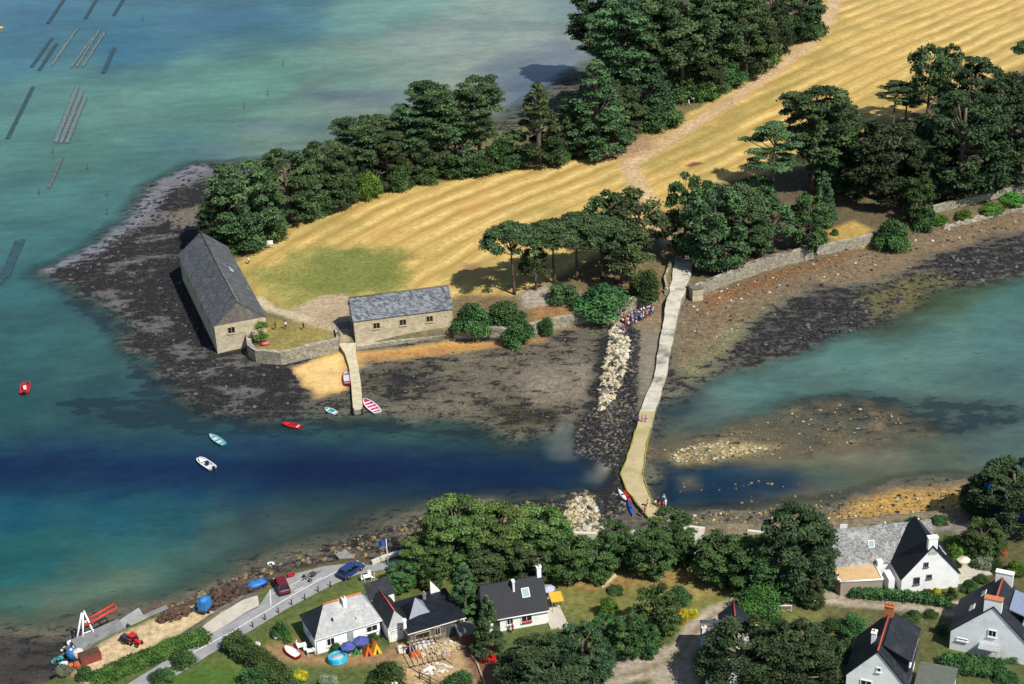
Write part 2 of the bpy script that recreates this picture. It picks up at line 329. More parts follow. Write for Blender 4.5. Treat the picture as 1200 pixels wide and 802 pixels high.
ac = N(t, 'ShaderNodeAttribute', attribute_name='col'); am = N(t, 'ShaderNodeAttribute', attribute_name='msk'); ast = N(t, 'ShaderNodeAttribute', attribute_name='stripe')
sp = N(t, 'ShaderNodeSeparateColor'); t.links.new(am.outputs[0], sp.inputs[0])
weed, straw, speck = sp.outputs[0], sp.outputs[1], sp.outputs[2]
nf = noise(t, P, 1.1, 5, 0.62); nm = noise(t, P, 0.16, 4, 0.6); ng = noise(t, P, 3.2, 3, 0.6)
# squashed coordinates give the weed its drawn-out patches
mp = N(t, 'ShaderNodeMapping'); mp.inputs['Scale'].default_value = (0.62, 1.25, 1.0); t.links.new(P, mp.inputs['Vector'])
nw = noise(t, mp.outputs[0], 0.42, 6, 0.68)
col = ac.outputs[0]
k1 = mth(t, 'ADD', mth(t, 'MULTIPLY', mth(t, 'SUBTRACT', nf, 0.5), mth(t, 'ADD', mth(t, 'MULTIPLY', speck, 1.9), 0.35)), 1.0)
k2 = mth(t, 'MULTIPLY', k1, mth(t, 'ADD', mth(t, 'MULTIPLY', nm, 0.7), 0.65))
k2 = mth(t, 'MULTIPLY', k2, mth(t, 'ADD', mth(t, 'MULTIPLY', mth(t, 'SUBTRACT', ng, 0.5), mth(t, 'MULTIPLY', speck, 1.6)), 1.0))
vmul = N(t, 'ShaderNodeVectorMath', operation='SCALE'); t.links.new(col, vmul.inputs[0]); t.links.new(mth(t, 'MAXIMUM', k2, 0.15), vmul.inputs[3])
col = vmul.outputs[0]
# straw swaths
ph = mth(t, 'ADD', mth(t, 'MULTIPLY', ast.outputs['Fac'], 2*math.pi/5.4), mth(t, 'MULTIPLY', nm, 2.6))
s1 = mth(t, 'SINE', ph); s2 = mth(t, 'SINE', mth(t, 'MULTIPLY', ast.outputs['Fac'], 2*math.pi/1.15))
aln = N(t, 'ShaderNodeAttribute', attribute_name='along'); cxy = N(t, 'ShaderNodeCombineXYZ'); t.links.new(mth(t, 'MULTIPLY', ast.outputs['Fac'], 1.5), cxy.inputs[0]); t.links.new(mth(t, 'MULTIPLY', aln.outputs['Fac'], 0.16), cxy.inputs[1])
nst = noise(t, cxy.outputs[0], 1.0, 5, 0.65); nbr = noise(t, P, 0.035, 4, 0.6)
sv = mth(t, 'ADD', mth(t, 'MULTIPLY', s1, mth(t, 'MULTIPLY', mrange(t, nbr, 0.4, 0.66), 0.7)), mth(t, 'MULTIPLY', s2, 0.06)); sv = mth(t, 'ADD', sv, mth(t, 'MULTIPLY', mth(t, 'SUBTRACT', nf, 0.5), 2.0)); sv = mth(t, 'ADD', sv, mth(t, 'MULTIPLY', mth(t, 'SUBTRACT', nst, 0.5), 2.0))
sc = mixc(t, lin((174, 142, 76)), lin((234, 203, 126)), mrange(t, sv, -1.2, 1.2))
ln = mrange(t, mth(t, 'ADD', s1, mth(t, 'MULTIPLY', mth(t, 'SUBTRACT', nf, 0.5), 1.6)), 0.62, 1.05)
sc = mixc(t, sc, lin((240, 216, 148)), mth(t, 'MULTIPLY', ln, mrange(t, nbr, 0.3, 0.6, 0.15, 0.7)))
s3 = mth(t, 'SINE', mth(t, 'ADD', ph, 2.6))
sc = mixc(t, sc, lin((146, 124, 70)), mth(t, 'MULTIPLY', mrange(t, mth(t, 'ADD', s3, mth(t, 'MULTIPLY', mth(t, 'SUBTRACT', nf, 0.5), 1.8)), 0.55, 1.05), 0.5))
sc = mixc(t, sc, lin((158, 144, 84)), mth(t, 'MULTIPLY', mrange(t, noise(t, P, 0.05, 5, 0.6), 0.47, 0.7), 0.75))
sc = mixc(t, sc, lin((200, 152, 98)), mth(t, 'MULTIPLY', mrange(t, noise(t, P, 0.09, 4, 0.6), 0.54, 0.72), 0.5))
col = mixc(t, col, sc, mth(t, 'MULTIPLY', straw, 0.85))
# seaweed
wv = mth(t, 'ADD', mth(t, 'MULTIPLY', mth(t, 'SUBTRACT', nw, 0.5), 1.7), mth(t, 'SUBTRACT', weed, 0.5)); wv = mth(t, 'ADD', wv, mth(t, 'MULTIPLY', mth(t, 'SUBTRACT', nf, 0.5), 1.1)); wv = mth(t, 'ADD', wv, mth(t, 'MULTIPLY', mth(t, 'SUBTRACT', ng, 0.5), 0.6))
wf = mth(t, 'MULTIPLY', mrange(t, wv, -0.10, 0.12), mrange(t, weed, 0.02, 0.12))
wc = mixc(t, lin((27, 28, 31)), lin((66, 65, 62)), mrange(t, ng, 0.35, 0.75))  # greyer weed tone stands for wet sheen, broken up by noise
col = mixc(t, col, wc, wf)
t.links.new(col, b.inputs['Base Color']); b.inputs['Roughness'].default_value = 0.9; b.inputs['Specular IOR Level'].default_value = 0.12
bp = N(t, 'ShaderNodeBump'); bp.inputs['Distance'].default_value = 0.25; bp.inputs['Strength'].default_value = 0.8
t.links.new(mth(t, 'MULTIPLY', nf, speck), bp.inputs['Height']); t.links.new(bp.outputs[0], b.inputs['Normal'])
me.materials.append(m)
ground = bpy.data.objects.new('ground', me); C.objects.link(ground); setprops(ground, kind='structure')
# ------------------------------------------------------------------ water
WP = [(-40,-20,(66,118,136)),(100,40,(58,110,130)),(0,60,(60,112,132)),(170,60,(52,104,124)),(250,20,(60,106,128)),(330,20,(62,112,126)),(450,10,(104,146,140)),(540,40,(128,152,146)),(600,20,(124,146,140)),(680,20,(108,130,132)),
 (90,110,(80,126,122)),(150,120,(92,136,128)),(230,90,(88,134,126)),(300,100,(88,136,122)),(400,90,(100,136,124)),(470,70,(112,136,126)),(560,80,(132,146,132)),(620,100,(104,118,128)),(640,60,(140,152,142)),(560,120,(124,138,124)),(420,130,(108,128,124)),(350,150,(98,126,118)),
 (30,170,(76,124,120)),(100,180,(80,126,118)),(160,190,(72,116,112)),(60,230,(66,114,114)),(120,240,(66,110,110)),(30,280,(58,106,112)),(80,280,(60,106,110)),(20,340,(50,98,106)),(60,360,(52,96,102)),(120,390,(56,98,100)),(170,420,(58,98,98)),
 (30,410,(50,96,102)),(100,440,(52,92,96)),(30,470,(42,84,94)),(130,470,(40,74,84)),(200,480,(38,70,80)),(300,500,(34,66,78)),(400,502,(44,78,80)),(500,505,(48,80,80)),(620,518,(44,72,72)),
 (20,610,(22,76,100)),(120,612,(28,84,104)),(200,605,(30,80,98)),(300,605,(28,66,84)),(380,600,(36,68,76)),(450,590,(34,60,74)),(560,584,(40,64,72)),(20,650,(36,98,106)),(120,650,(48,102,104)),(230,640,(56,94,94)),(330,625,(56,82,80)),(20,700,(66,104,98)),(120,690,(82,106,96)),(60,725,(84,96,86)),(200,670,(60,94,90)),
 (790,500,(96,112,104)),(770,490,(40,74,84)),(830,470,(86,112,106)),(900,445,(78,116,112)),(1000,420,(80,120,114)),(1100,400,(78,116,112)),(1190,400,(72,110,108)),(1150,360,(62,102,96)),(1100,365,(68,98,76)),(1190,330,(60,96,90)),(1050,380,(70,104,86)),(1000,450,(80,116,110)),(1100,440,(78,114,108)),(1190,450,(70,106,104)),
 (1100,520,(86,104,92)),(1190,500,(76,104,100)),(1020,535,(98,102,84)),(960,545,(80,90,78)),(1100,550,(80,94,84)),(1190,540,(72,96,92)),(900,520,(110,108,86)),(830,560,(22,56,78)),(780,560,(22,58,80)),(770,590,(24,56,76)),(850,580,(26,58,78)),(920,575,(34,66,78)),(970,578,(60,80,78)),(1000,570,(82,92,82)),(880,595,(88,92,78)),(800,596,(72,84,78)),(940,590,(94,92,76))]
WX = coords(-185, 185, 0.8, 3500); WY = coords(190, 560, 0.8, 3500); WXX, WYY = np.meshgrid(WX, WY)
num = np.zeros(WXX.shape+(3,)); den = np.zeros(WXX.shape)
nx_ = (fbm(WXX, WYY*1.7, 26, 91)-0.5)*14; ny_ = (fbm(WXX, WYY*1.7, 26, 97)-0.5)*22
for px, py, c in WP:
    if px > 790 and py < 545: c = (c[0]+4, c[1]+3, c[2]+8)
    gx, gy = G(px, py, 0); dy = 0.5*(WYY+ny_-gy); dx = 0.75*(WXX+nx_-gx)
    k = 1/((dx*dx+dy*dy)+9.0)**2.2
    num += k[..., None]*np.array(lin(c, 0.66))*np.array([1.16, 1.06, 0.90]); den += k
WC = num/den[..., None]; WM = np.zeros(WXX.shape+(3,), np.float32)
def wdist(pts):
    P_ = GP(pts, 0); x0 = min(p[0] for p in P_)-40; x1 = max(p[0] for p in P_)+40; y0 = min(p[1] for p in P_)-40; y1 = max(p[1] for p in P_)+40
    d = np.full(WXX.shape, -99.0); s = (WXX > x0) & (WXX < x1) & (WYY > y0) & (WYY < y1); d[s] = sdist(P_, WXX[s], WYY[s]); return d
WNA = fbm(WXX*0.5, WYY, 12, 131)-0.5; WNB = fbm(WXX*0.6, WYY, 4, 137)-0.5
def wpaint(pts, c, feather, jag, amt=1.0, weed=None):
    ww = sst(-feather, feather, wdist(pts)+WNA*2*jag+WNB*jag)*amt
    if c is not None: WC[:] = WC*(1-ww[..., None])+np.array(lin(c, 0.66))*ww[..., None]
    if weed is not None: WM[..., 0] = WM[..., 0]*(1-ww)+weed*ww
# the deep channel
wpaint([(-60,516),(60,518),(160,524),(300,524),(420,530),(560,532),(640,540),(690,540),(694,562),(650,584),(540,584),(420,576),(300,574),(150,582),(-60,592)], (20,46,80), 7, 5, 0.85)
wpaint([(-60,530),(60,530),(200,536),(330,534),(450,540),(600,542),(680,552),(640,572),(520,572),(380,562),(200,560),(-60,570)], (14,32,66), 8, 5, 0.8)
wpaint([(755,552),(800,548),(860,549),(920,556),(965,568),(940,584),(870,592),(780,598),(762,585)], (18,46,70), 4, 4, 0.85)
# weed under shallow water
wpaint([(44,320),(80,340),(125,356),(152,388),(180,430),(225,470),(275,486),(330,492),(330,500),(240,500),(180,480),(130,420),(80,360),(40,330)], (52,78,80), 3, 3, .5, .66)
wpaint([(60,300),(120,360),(190,440),(300,490),(450,494),(600,505),(650,520),(600,520),(420,510),(230,510),(100,500),(60,470),(160,465),(120,400),(70,350)], None, 4, 4, 1, 0.62)
wpaint([(270,610),(330,596),(420,590),(520,592),(500,605),(430,620),(360,640),(300,648),(240,660)], (70,82,76), 5, 4, .55, 0.55)
wpaint([(930,472),(1010,458),(1120,464),(1220,476),(1220,504),(1120,508),(1040,494),(950,490)], (56,74,70), 3, 4, 0.6, 0.98)
wpaint([(770,440),(820,450),(830,475),(790,490),(770,480)], (58,80,86), 3, 2, 0.7, 0.6)
wpaint([(1000,345),(1090,318),(1200,310),(1160,350),(1090,385),(1030,395)], (72,88,62), 4, 3, 0.75, 0.35)
wpaint([(955,380),(1060,390),(1200,380),(1200,470),(1000,455),(860,450),(880,430)], None, 5, 4, 1, 0.3)
wpaint([(755,520),(770,515),(1010,520),(1000,540),(900,540),(830,538),(770,536)], (128,120,92), 3, 3, 0.6, 0.3)
wpaint([(840,575),(870,570),(1000,580),(1150,560),(1150,575),(960,600),(860,600)], None, 3, 2, 1, 0.35)
wpaint([(795,560),(815,558),(818,572),(800,574)], (120,112,84), 2, 1.5, 0.7)
wpaint([(130,655),(200,640),(250,660),(230,690),(160,712),(60,735),(0,730),(0,700)], None, 4, 3, 1, 0.28)
wpaint([(657,497),(668,500),(670,526),(662,534),(654,512)], (132,140,136), 2.5, 5, 0.45)
wpaint([(703,540),(722,545),(703,568),(690,562)], (134,140,132), 2, 2, 0.65)
wpaint([(745,490),(768,500),(768,530),(750,540),(757,520)], (30,66,84), 2, 1, .8)
# far shallows: darker weed drifts, paler mud with sky reflection in its colour
for poly, cc, am_ in (([(200,20),(290,8),(330,25),(290,40),(230,38)], (44,88,112), .6), ([(230,55),(290,55),(300,68),(250,72)], (56,98,112), .5), ([(110,30),(165,22),(175,60),(135,80),(118,88)], (40,92,118), .55), ([(-10,-10),(110,-10),(90,25),(20,50),(-10,40)], (52,102,130), .4),
      ([(360,105),(480,108),(475,122),(370,122)], (90,108,116), .7), ([(560,70),(660,40),(690,60),(640,110),(600,130),(570,110)], (92,106,122), .7), ([(280,140),(390,145),(380,160),(290,155)], (78,106,112), .6), ([(160,155),(195,152),(230,162),(200,170)], (66,104,104), .6), ([(200,170),(290,170),(260,190),(210,188)], (74,96,112), .6),
      ([(470,40),(540,20),(640,20),(630,60),(540,80),(480,75)], (146,160,148), .5), ([(370,90),(420,80),(450,95),(400,105)], (116,146,128), .5), ([(300,150),(340,158),(400,158),(400,163),(320,165)], (132,152,142), .6), ([(440,85),(480,75),(560,95),(480,105)], (122,142,130), .6)):
    wpaint(poly, cc, 7, 5, am_)
me = grid_mesh('water', WXX, WYY, np.zeros_like(WXX))
_h = terrain_height(WXX, WYY)[0]; WM[..., 1] = np.clip(-_h, 0, 2)
attr_col(me, 'col', WC.reshape(-1, 3).astype(np.float32)); attr_col(me, 'msk', WM.reshape(-1, 3))
m, t, b = nmat('water')
tc = N(t, 'ShaderNodeTexCoord'); P = tc.outputs['Object']
ac = N(t, 'ShaderNodeAttribute', attribute_name='col'); am = N(t, 'ShaderNodeAttribute', attribute_name='msk'); sp = N(t, 'ShaderNodeSeparateColor'); t.links.new(am.outputs[0], sp.inputs[0])
mp = N(t, 'ShaderNodeMapping'); mp.inputs['Scale'].default_value = (0.5, 0.95, 1.0); t.links.new(P, mp.inputs['Vector'])
nw = noise(t, mp.outputs[0], 0.34, 6, 0.66); nl = noise(t, mp.outputs[0], 0.05, 5, 0.6)
wv = mth(t, 'ADD', mth(t, 'MULTIPLY', mth(t, 'SUBTRACT', nw, 0.5), 1.5), mth(t, 'SUBTRACT', sp.outputs[0], 0.5))
wf = mth(t, 'MULTIPLY', mth(t, 'MULTIPLY', mrange(t, wv, -0.06, 0.12), mrange(t, sp.outputs[0], 0.02, 0.15)), 0.72)
vm = N(t, 'ShaderNodeVectorMath', operation='SCALE'); t.links.new(ac.outputs[0], vm.inputs[0]); t.links.new(mth(t, 'MULTIPLY', mrange(t, nl, 0.36, 0.64, 0.80, 1.16), mth(t, 'MULTIPLY', mrange(t, nw, 0.3, 0.7, 0.88, 1.12), mrange(t, noise(t, mp.outputs[0], 1.3, 4, 0.7), 0.3, 0.7, 0.92, 1.08))), vm.inputs[3])
wcol = mixc(t, vm.outputs[0], lin((28, 42, 48)), wf)
t.links.new(wcol, b.inputs['Base Color']); t.links.new(mrange(t, sp.outputs[1], 0.0, 0.65, 0.12, 1.0, False), b.inputs['Alpha']); b.inputs['Roughness'].default_value = 0.16; b.inputs['IOR'].default_value = 1.33; b.inputs['Specular IOR Level'].default_value = 0.3
bp = N(t, 'ShaderNodeBump'); bp.inputs['Distance'].default_value = 0.05; bp.inputs['Strength'].default_value = 0.5
rn = noise(t, mp.outputs[0], 1.6, 4, 0.6); t.links.new(rn, bp.inputs['Height']); t.links.new(bp.outputs[0], b.inputs['Normal'])
me.materials.append(m)
water = bpy.data.objects.new('water', me); C.objects.link(water); setprops(water, kind='structure')
# ------------------------------------------------------------------ mesh helpers
class MB:
    """collects shapes with material slots; build() links them as ONE mesh object"""
    def __init__(s): s.v = []; s.f = []; s.m = []; s.mats = []; s.sm = []
    def slot(s, mat):
        if mat not in s.mats: s.mats.append(mat)
        return s.mats.index(mat)
    def add(s, vs, fs, mat, smooth=False):
        o = len(s.v); k = s.slot(mat); s.v += [tuple(v) for v in vs]
        for f in fs: s.f.append([i+o for i in f]); s.m.append(k); s.sm.append(smooth)
        return s
    def box(s, c, d, mat, rz=0.0, M=None):
        x, y, z = [q/2 for q in d]
        vs = [Vector((a, b_, e)) for e in (-z, z) for b_ in (-y, y) for a in (-x, x)]
        R = Matrix.Rotation(rz, 3, 'Z')
        vs = [R @ v + Vector(c) for v in vs]
        if M: vs = [M @ v for v in vs]
        return s.add(vs, [(0,2,3,1),(4,5,7,6),(0,1,5,4),(2,6,7,3),(0,4,6,2),(1,3,7,5)], mat)
    def prism(s, poly, z0, z1, mat):
        """polygon (ccw) extruded in z; z0/z1 number or per-point list"""
        n = len(poly); a = [z0]*n if not hasattr(z0, '__len__') else z0; b_ = [z1]*n if not hasattr(z1, '__len__') else z1
        vs = [(p[0], p[1], a[i]) for i, p in enumerate(poly)]+[(p[0], p[1], b_[i]) for i, p in enumerate(poly)]
        fs = [tuple(range(n-1, -1, -1)), tuple(range(n, 2*n))]+[(i, (i+1) % n, n+(i+1) % n, n+i) for i in range(n)]
        return s.add(vs, fs, mat)
    def slab(s, quad, th, mat):
        """thick plate: corner list (3-D), thickened downward along its normal"""
        q = [Vector(p) for p in quad]; nrm = (q[1]-q[0]).cross(q[2]-q[0]).normalized()
        if nrm.z < 0: q = q[::-1]; nrm = -nrm
        n = len(q); vs = q+[p-nrm*th for p in q]
        fs = [tuple(range(n)), tuple(range(2*n-1, n-1, -1))]+[(i, n+i, n+(i+1) % n, (i+1) % n) for i in range(n)]
        return s.add(vs, fs, mat)
    def tube(s, pts, rads, mat, n=6, cap=True):
        pts = [Vector(p) for p in pts]; rings = []
        if not hasattr(rads, '__len__'): rads = [rads]*len(pts)
        for i, p in enumerate(pts):
            d = (pts[min(i+1, len(pts)-1)]-pts[max(i-1, 0)]).normalized()
            u = d.cross(Vector((0, 0, 1)) if abs(d.z) < 0.9 else Vector((1, 0, 0))).normalized(); w_ = d.cross(u)
            rings.append([p+(u*math.cos(2*math.pi*k/n)+w_*math.sin(2*math.pi*k/n))*rads[i] for k in range(n)])
        vs = [v for r in rings for v in r]; fs = []
        for i in range(len(pts)-1):
            for k in range(n): fs.append((i*n+k, i*n+(k+1) % n, (i+1)*n+(k+1) % n, (i+1)*n+k))
        if cap: fs += [tuple(range(n-1, -1, -1)), tuple(range((len(pts)-1)*n, len(pts)*n))]
        return s.add(vs, fs, mat, True)
    def ball(s, c, r, mat, seg=10, rings=6, lump=0.0, half=False):
        r = r if hasattr(r, '__len__') else (r, r, r); vs = []; fs = []
        for i in range(rings+1):
            th = math.pi*i/rings*(0.5 if half else 1)
            for k in range(seg):
                ph = 2*math.pi*k/seg; q = 1+random.uniform(-lump, lump)
                vs.append((c[0]+r[0]*math.sin(th)*math.cos(ph)*q, c[1]+r[1]*math.sin(th)*math.sin(ph)*q, c[2]+r[2]*math.cos(th)*q))
        for i in range(rings):
            for k in range(seg): fs.append((i*seg+k, (i+1)*seg+k, (i+1)*seg+(k+1) % seg, i*seg+(k+1) % seg))
        return s.add(vs, fs, mat, True)
    def mesh(s, name):
        me = bpy.data.meshes.new(name); me.from_pydata(s.v, [], s.f)
        for m_ in s.mats: me.materials.append(m_)
        if len(s.f): me.polygons.foreach_set('material_index', s.m); me.polygons.foreach_set('use_smooth', s.sm)
        me.update(); return me
    def build(s, name, parent=None, loc=None, rz=0.0):
        o = bpy.data.objects.new(name, s.mesh(name)); C.objects.link(o)
        if parent: o.parent = parent
        if loc is not None: o.location = loc
        o.rotation_euler.z = rz
        return o
def empty(name, loc, rz=0.0, label=None, cat=None, group=None):
    o = bpy.data.objects.new(name, None); C.objects.link(o); o.location = loc; o.rotation_euler.z = rz; o.empty_display_size = 0.5
    return setprops(o, label, cat, group)
def copy_tree(o, parent=None):
    c = o.copy(); C.objects.link(c); c.parent = parent
    for ch in o.children: copy_tree(ch, c)
    return c
# ------------------------------------------------------------------ foliage
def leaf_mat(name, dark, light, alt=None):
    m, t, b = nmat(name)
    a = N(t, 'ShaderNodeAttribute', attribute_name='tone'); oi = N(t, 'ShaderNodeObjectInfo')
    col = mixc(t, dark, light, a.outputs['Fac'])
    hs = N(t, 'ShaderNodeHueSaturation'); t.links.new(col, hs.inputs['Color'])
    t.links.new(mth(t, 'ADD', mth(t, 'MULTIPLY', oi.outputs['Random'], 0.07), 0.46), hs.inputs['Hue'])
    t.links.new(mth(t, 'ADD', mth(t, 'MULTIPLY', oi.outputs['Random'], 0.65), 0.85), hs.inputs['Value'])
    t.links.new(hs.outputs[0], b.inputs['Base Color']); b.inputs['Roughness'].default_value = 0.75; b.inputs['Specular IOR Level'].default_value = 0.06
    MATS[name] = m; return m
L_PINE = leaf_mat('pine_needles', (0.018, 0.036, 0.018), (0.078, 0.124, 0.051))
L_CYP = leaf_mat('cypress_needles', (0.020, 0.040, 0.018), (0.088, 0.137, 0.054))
L_DARK = leaf_mat('dark_cypress_needles', (0.014, 0.028, 0.014), (0.054, 0.088, 0.037))  # darkened: cloud shade over the grove put into the needle colour
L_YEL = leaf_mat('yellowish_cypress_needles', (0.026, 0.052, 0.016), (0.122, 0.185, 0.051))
L_LEAF = leaf_mat('broad_leaves', (0.017, 0.042, 0.016), (0.068, 0.132, 0.041))
L_BRI = leaf_mat('bright_leaves', (0.030, 0.074, 0.016), (0.100, 0.205, 0.036))
L_SILV = leaf_mat('silvery_leaves', (0.075, 0.095, 0.060), (0.200, 0.230, 0.150))
L_YFL = leaf_mat('yellow_flowers', (0.160, 0.150, 0.016), (0.560, 0.460, 0.030))
L_RED = leaf_mat('red_flowers', (0.080, 0.020, 0.016), (0.420, 0.020, 0.040))
L_HEDGE = leaf_mat('hedge_leaves', (0.020, 0.050, 0.014), (0.072, 0.135, 0.030))
M_BARK = plain('bark', (112, 92, 78), 0.9, 0.3, 2.0, bump=0.05, k=0.6)
M_BARKG = plain('grey_bark', (128, 116, 102), 0.9, 0.3, 2.0, bump=0.05, k=0.6)
def leaves_mesh(name, puffs, per, size, mat, core=True, droop=0.0, seed=0):
    """puffs: (centre, (rx,ry,rz), tone).  Leaf-sized quads spread through every puff"""
    r = np.random.default_rng(seed+11); vs = []; tones = []
    for (c, rad, tn) in puffs:
        n = int(per*(rad[0]*rad[1])**0.8)+8
        d = r.normal(size=(n, 3)); d /= np.linalg.norm(d, axis=1)[:, None]
        d[:, 2] = np.where(d[:, 2] < -0.35, -d[:, 2]*0.8, d[:, 2])
        q = r.uniform(0.30, 1.0, n)**0.5*r.uniform(0.85, 1.35, n)
        p = np.array(c)+d*np.array(rad)*q[:, None]
        nn = d*np.array([1, 1, 1.4])+r.normal(size=(n, 3))*0.9+np.array([0, 0, 0.25]); nn /= np.linalg.norm(nn, axis=1)[:, None]
        a = np.cross(nn, r.normal(size=(n, 3))); a /= np.linalg.norm(a, axis=1)[:, None]; b = np.cross(nn, a)
        s = size*r.uniform(0.55, 1.25, n)[:, None]
        a = a*s; b = b*s*0.62
        quad = np.stack([p-a*0.9-b*0.15, p-b*0.9+a*0.1, p+a-np.array([0, 0, droop])*s, p+b*0.9], 1)
        vs.append(quad); tones.append(np.repeat(np.clip(tn+r.normal(size=n)*0.22, 0, 1), 4))
    V = np.concatenate(vs).reshape(-1, 3); T = np.concatenate(tones)
    nq = len(V)//4; F = np.arange(nq*4).reshape(-1, 4)
    me = bpy.data.meshes.new(name)
    cv = []; cf = []
    if core:                                                        # added inner core: unseen dark lump blocking light in each puff
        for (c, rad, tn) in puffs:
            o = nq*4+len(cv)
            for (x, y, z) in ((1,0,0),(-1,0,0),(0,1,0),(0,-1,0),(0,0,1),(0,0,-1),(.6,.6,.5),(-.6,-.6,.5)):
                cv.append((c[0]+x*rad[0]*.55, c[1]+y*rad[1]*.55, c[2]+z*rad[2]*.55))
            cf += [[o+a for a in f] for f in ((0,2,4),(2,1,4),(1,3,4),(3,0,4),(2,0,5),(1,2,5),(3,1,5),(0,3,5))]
    allv = V.astype(np.float32) if not cv else np.concatenate([V, np.array(cv)]).astype(np.float32)
    me.vertices.add(len(allv)); me.vertices.foreach_set('co', allv.ravel())
    ls = [4]*nq+[3]*len(cf); idx = np.concatenate([F.ravel(), np.array(cf).ravel()]) if cf else F.ravel()
    me.loops.add(len(idx)); me.loops.foreach_set('vertex_index', idx.astype(np.int32))
    st = np.concatenate([[0], np.cumsum(ls)[:-1]]).astype(np.int32)
    me.polygons.add(len(ls)); me.polygons.foreach_set('loop_start', st)
    me.update(calc_edges=True)
    at = me.attributes.new('tone', 'FLOAT', 'POINT'); at.data.foreach_set('value', np.concatenate([T, np.full(len(cv), 0.05)]).astype(np.float32))
    me.materials.append(mat); return me
def trunk_mesh(h, r0, lean, tips, mat, start=0.35, seed=0):
    rr = random.Random(seed); b = MB(); pts = []; n = 6
    for i in range(n+1):
        f = i/n; pts.append((lean[0]*f+rr.uniform(-.12, .12)*f, lean[1]*f+rr.uniform(-.12, .12)*f, h*f-0.25*(i == 0)))
    b.tube(pts, [r0*(1.25-0.95*i/n) if i else r0*1.5 for i in range(n+1)], mat, 7)
    for tp in tips:
        f = min(max(start+(tp[2]/h-start)*0.6, 0.1), 0.95)
        a = Vector((lean[0]*f, lean[1]*f, h*f)); e = Vector(tp); mid = a.lerp(e, 0.5)+Vector((rr.uniform(-.3, .3), rr.uniform(-.3, .3), -0.06*(e-a).length))
        b.tube([a, mid, e], [r0*0.5*(1-f*0.5), r0*0.3, r0*0.1], mat, 5)
    return b.mesh('trunk')
TREE = {}
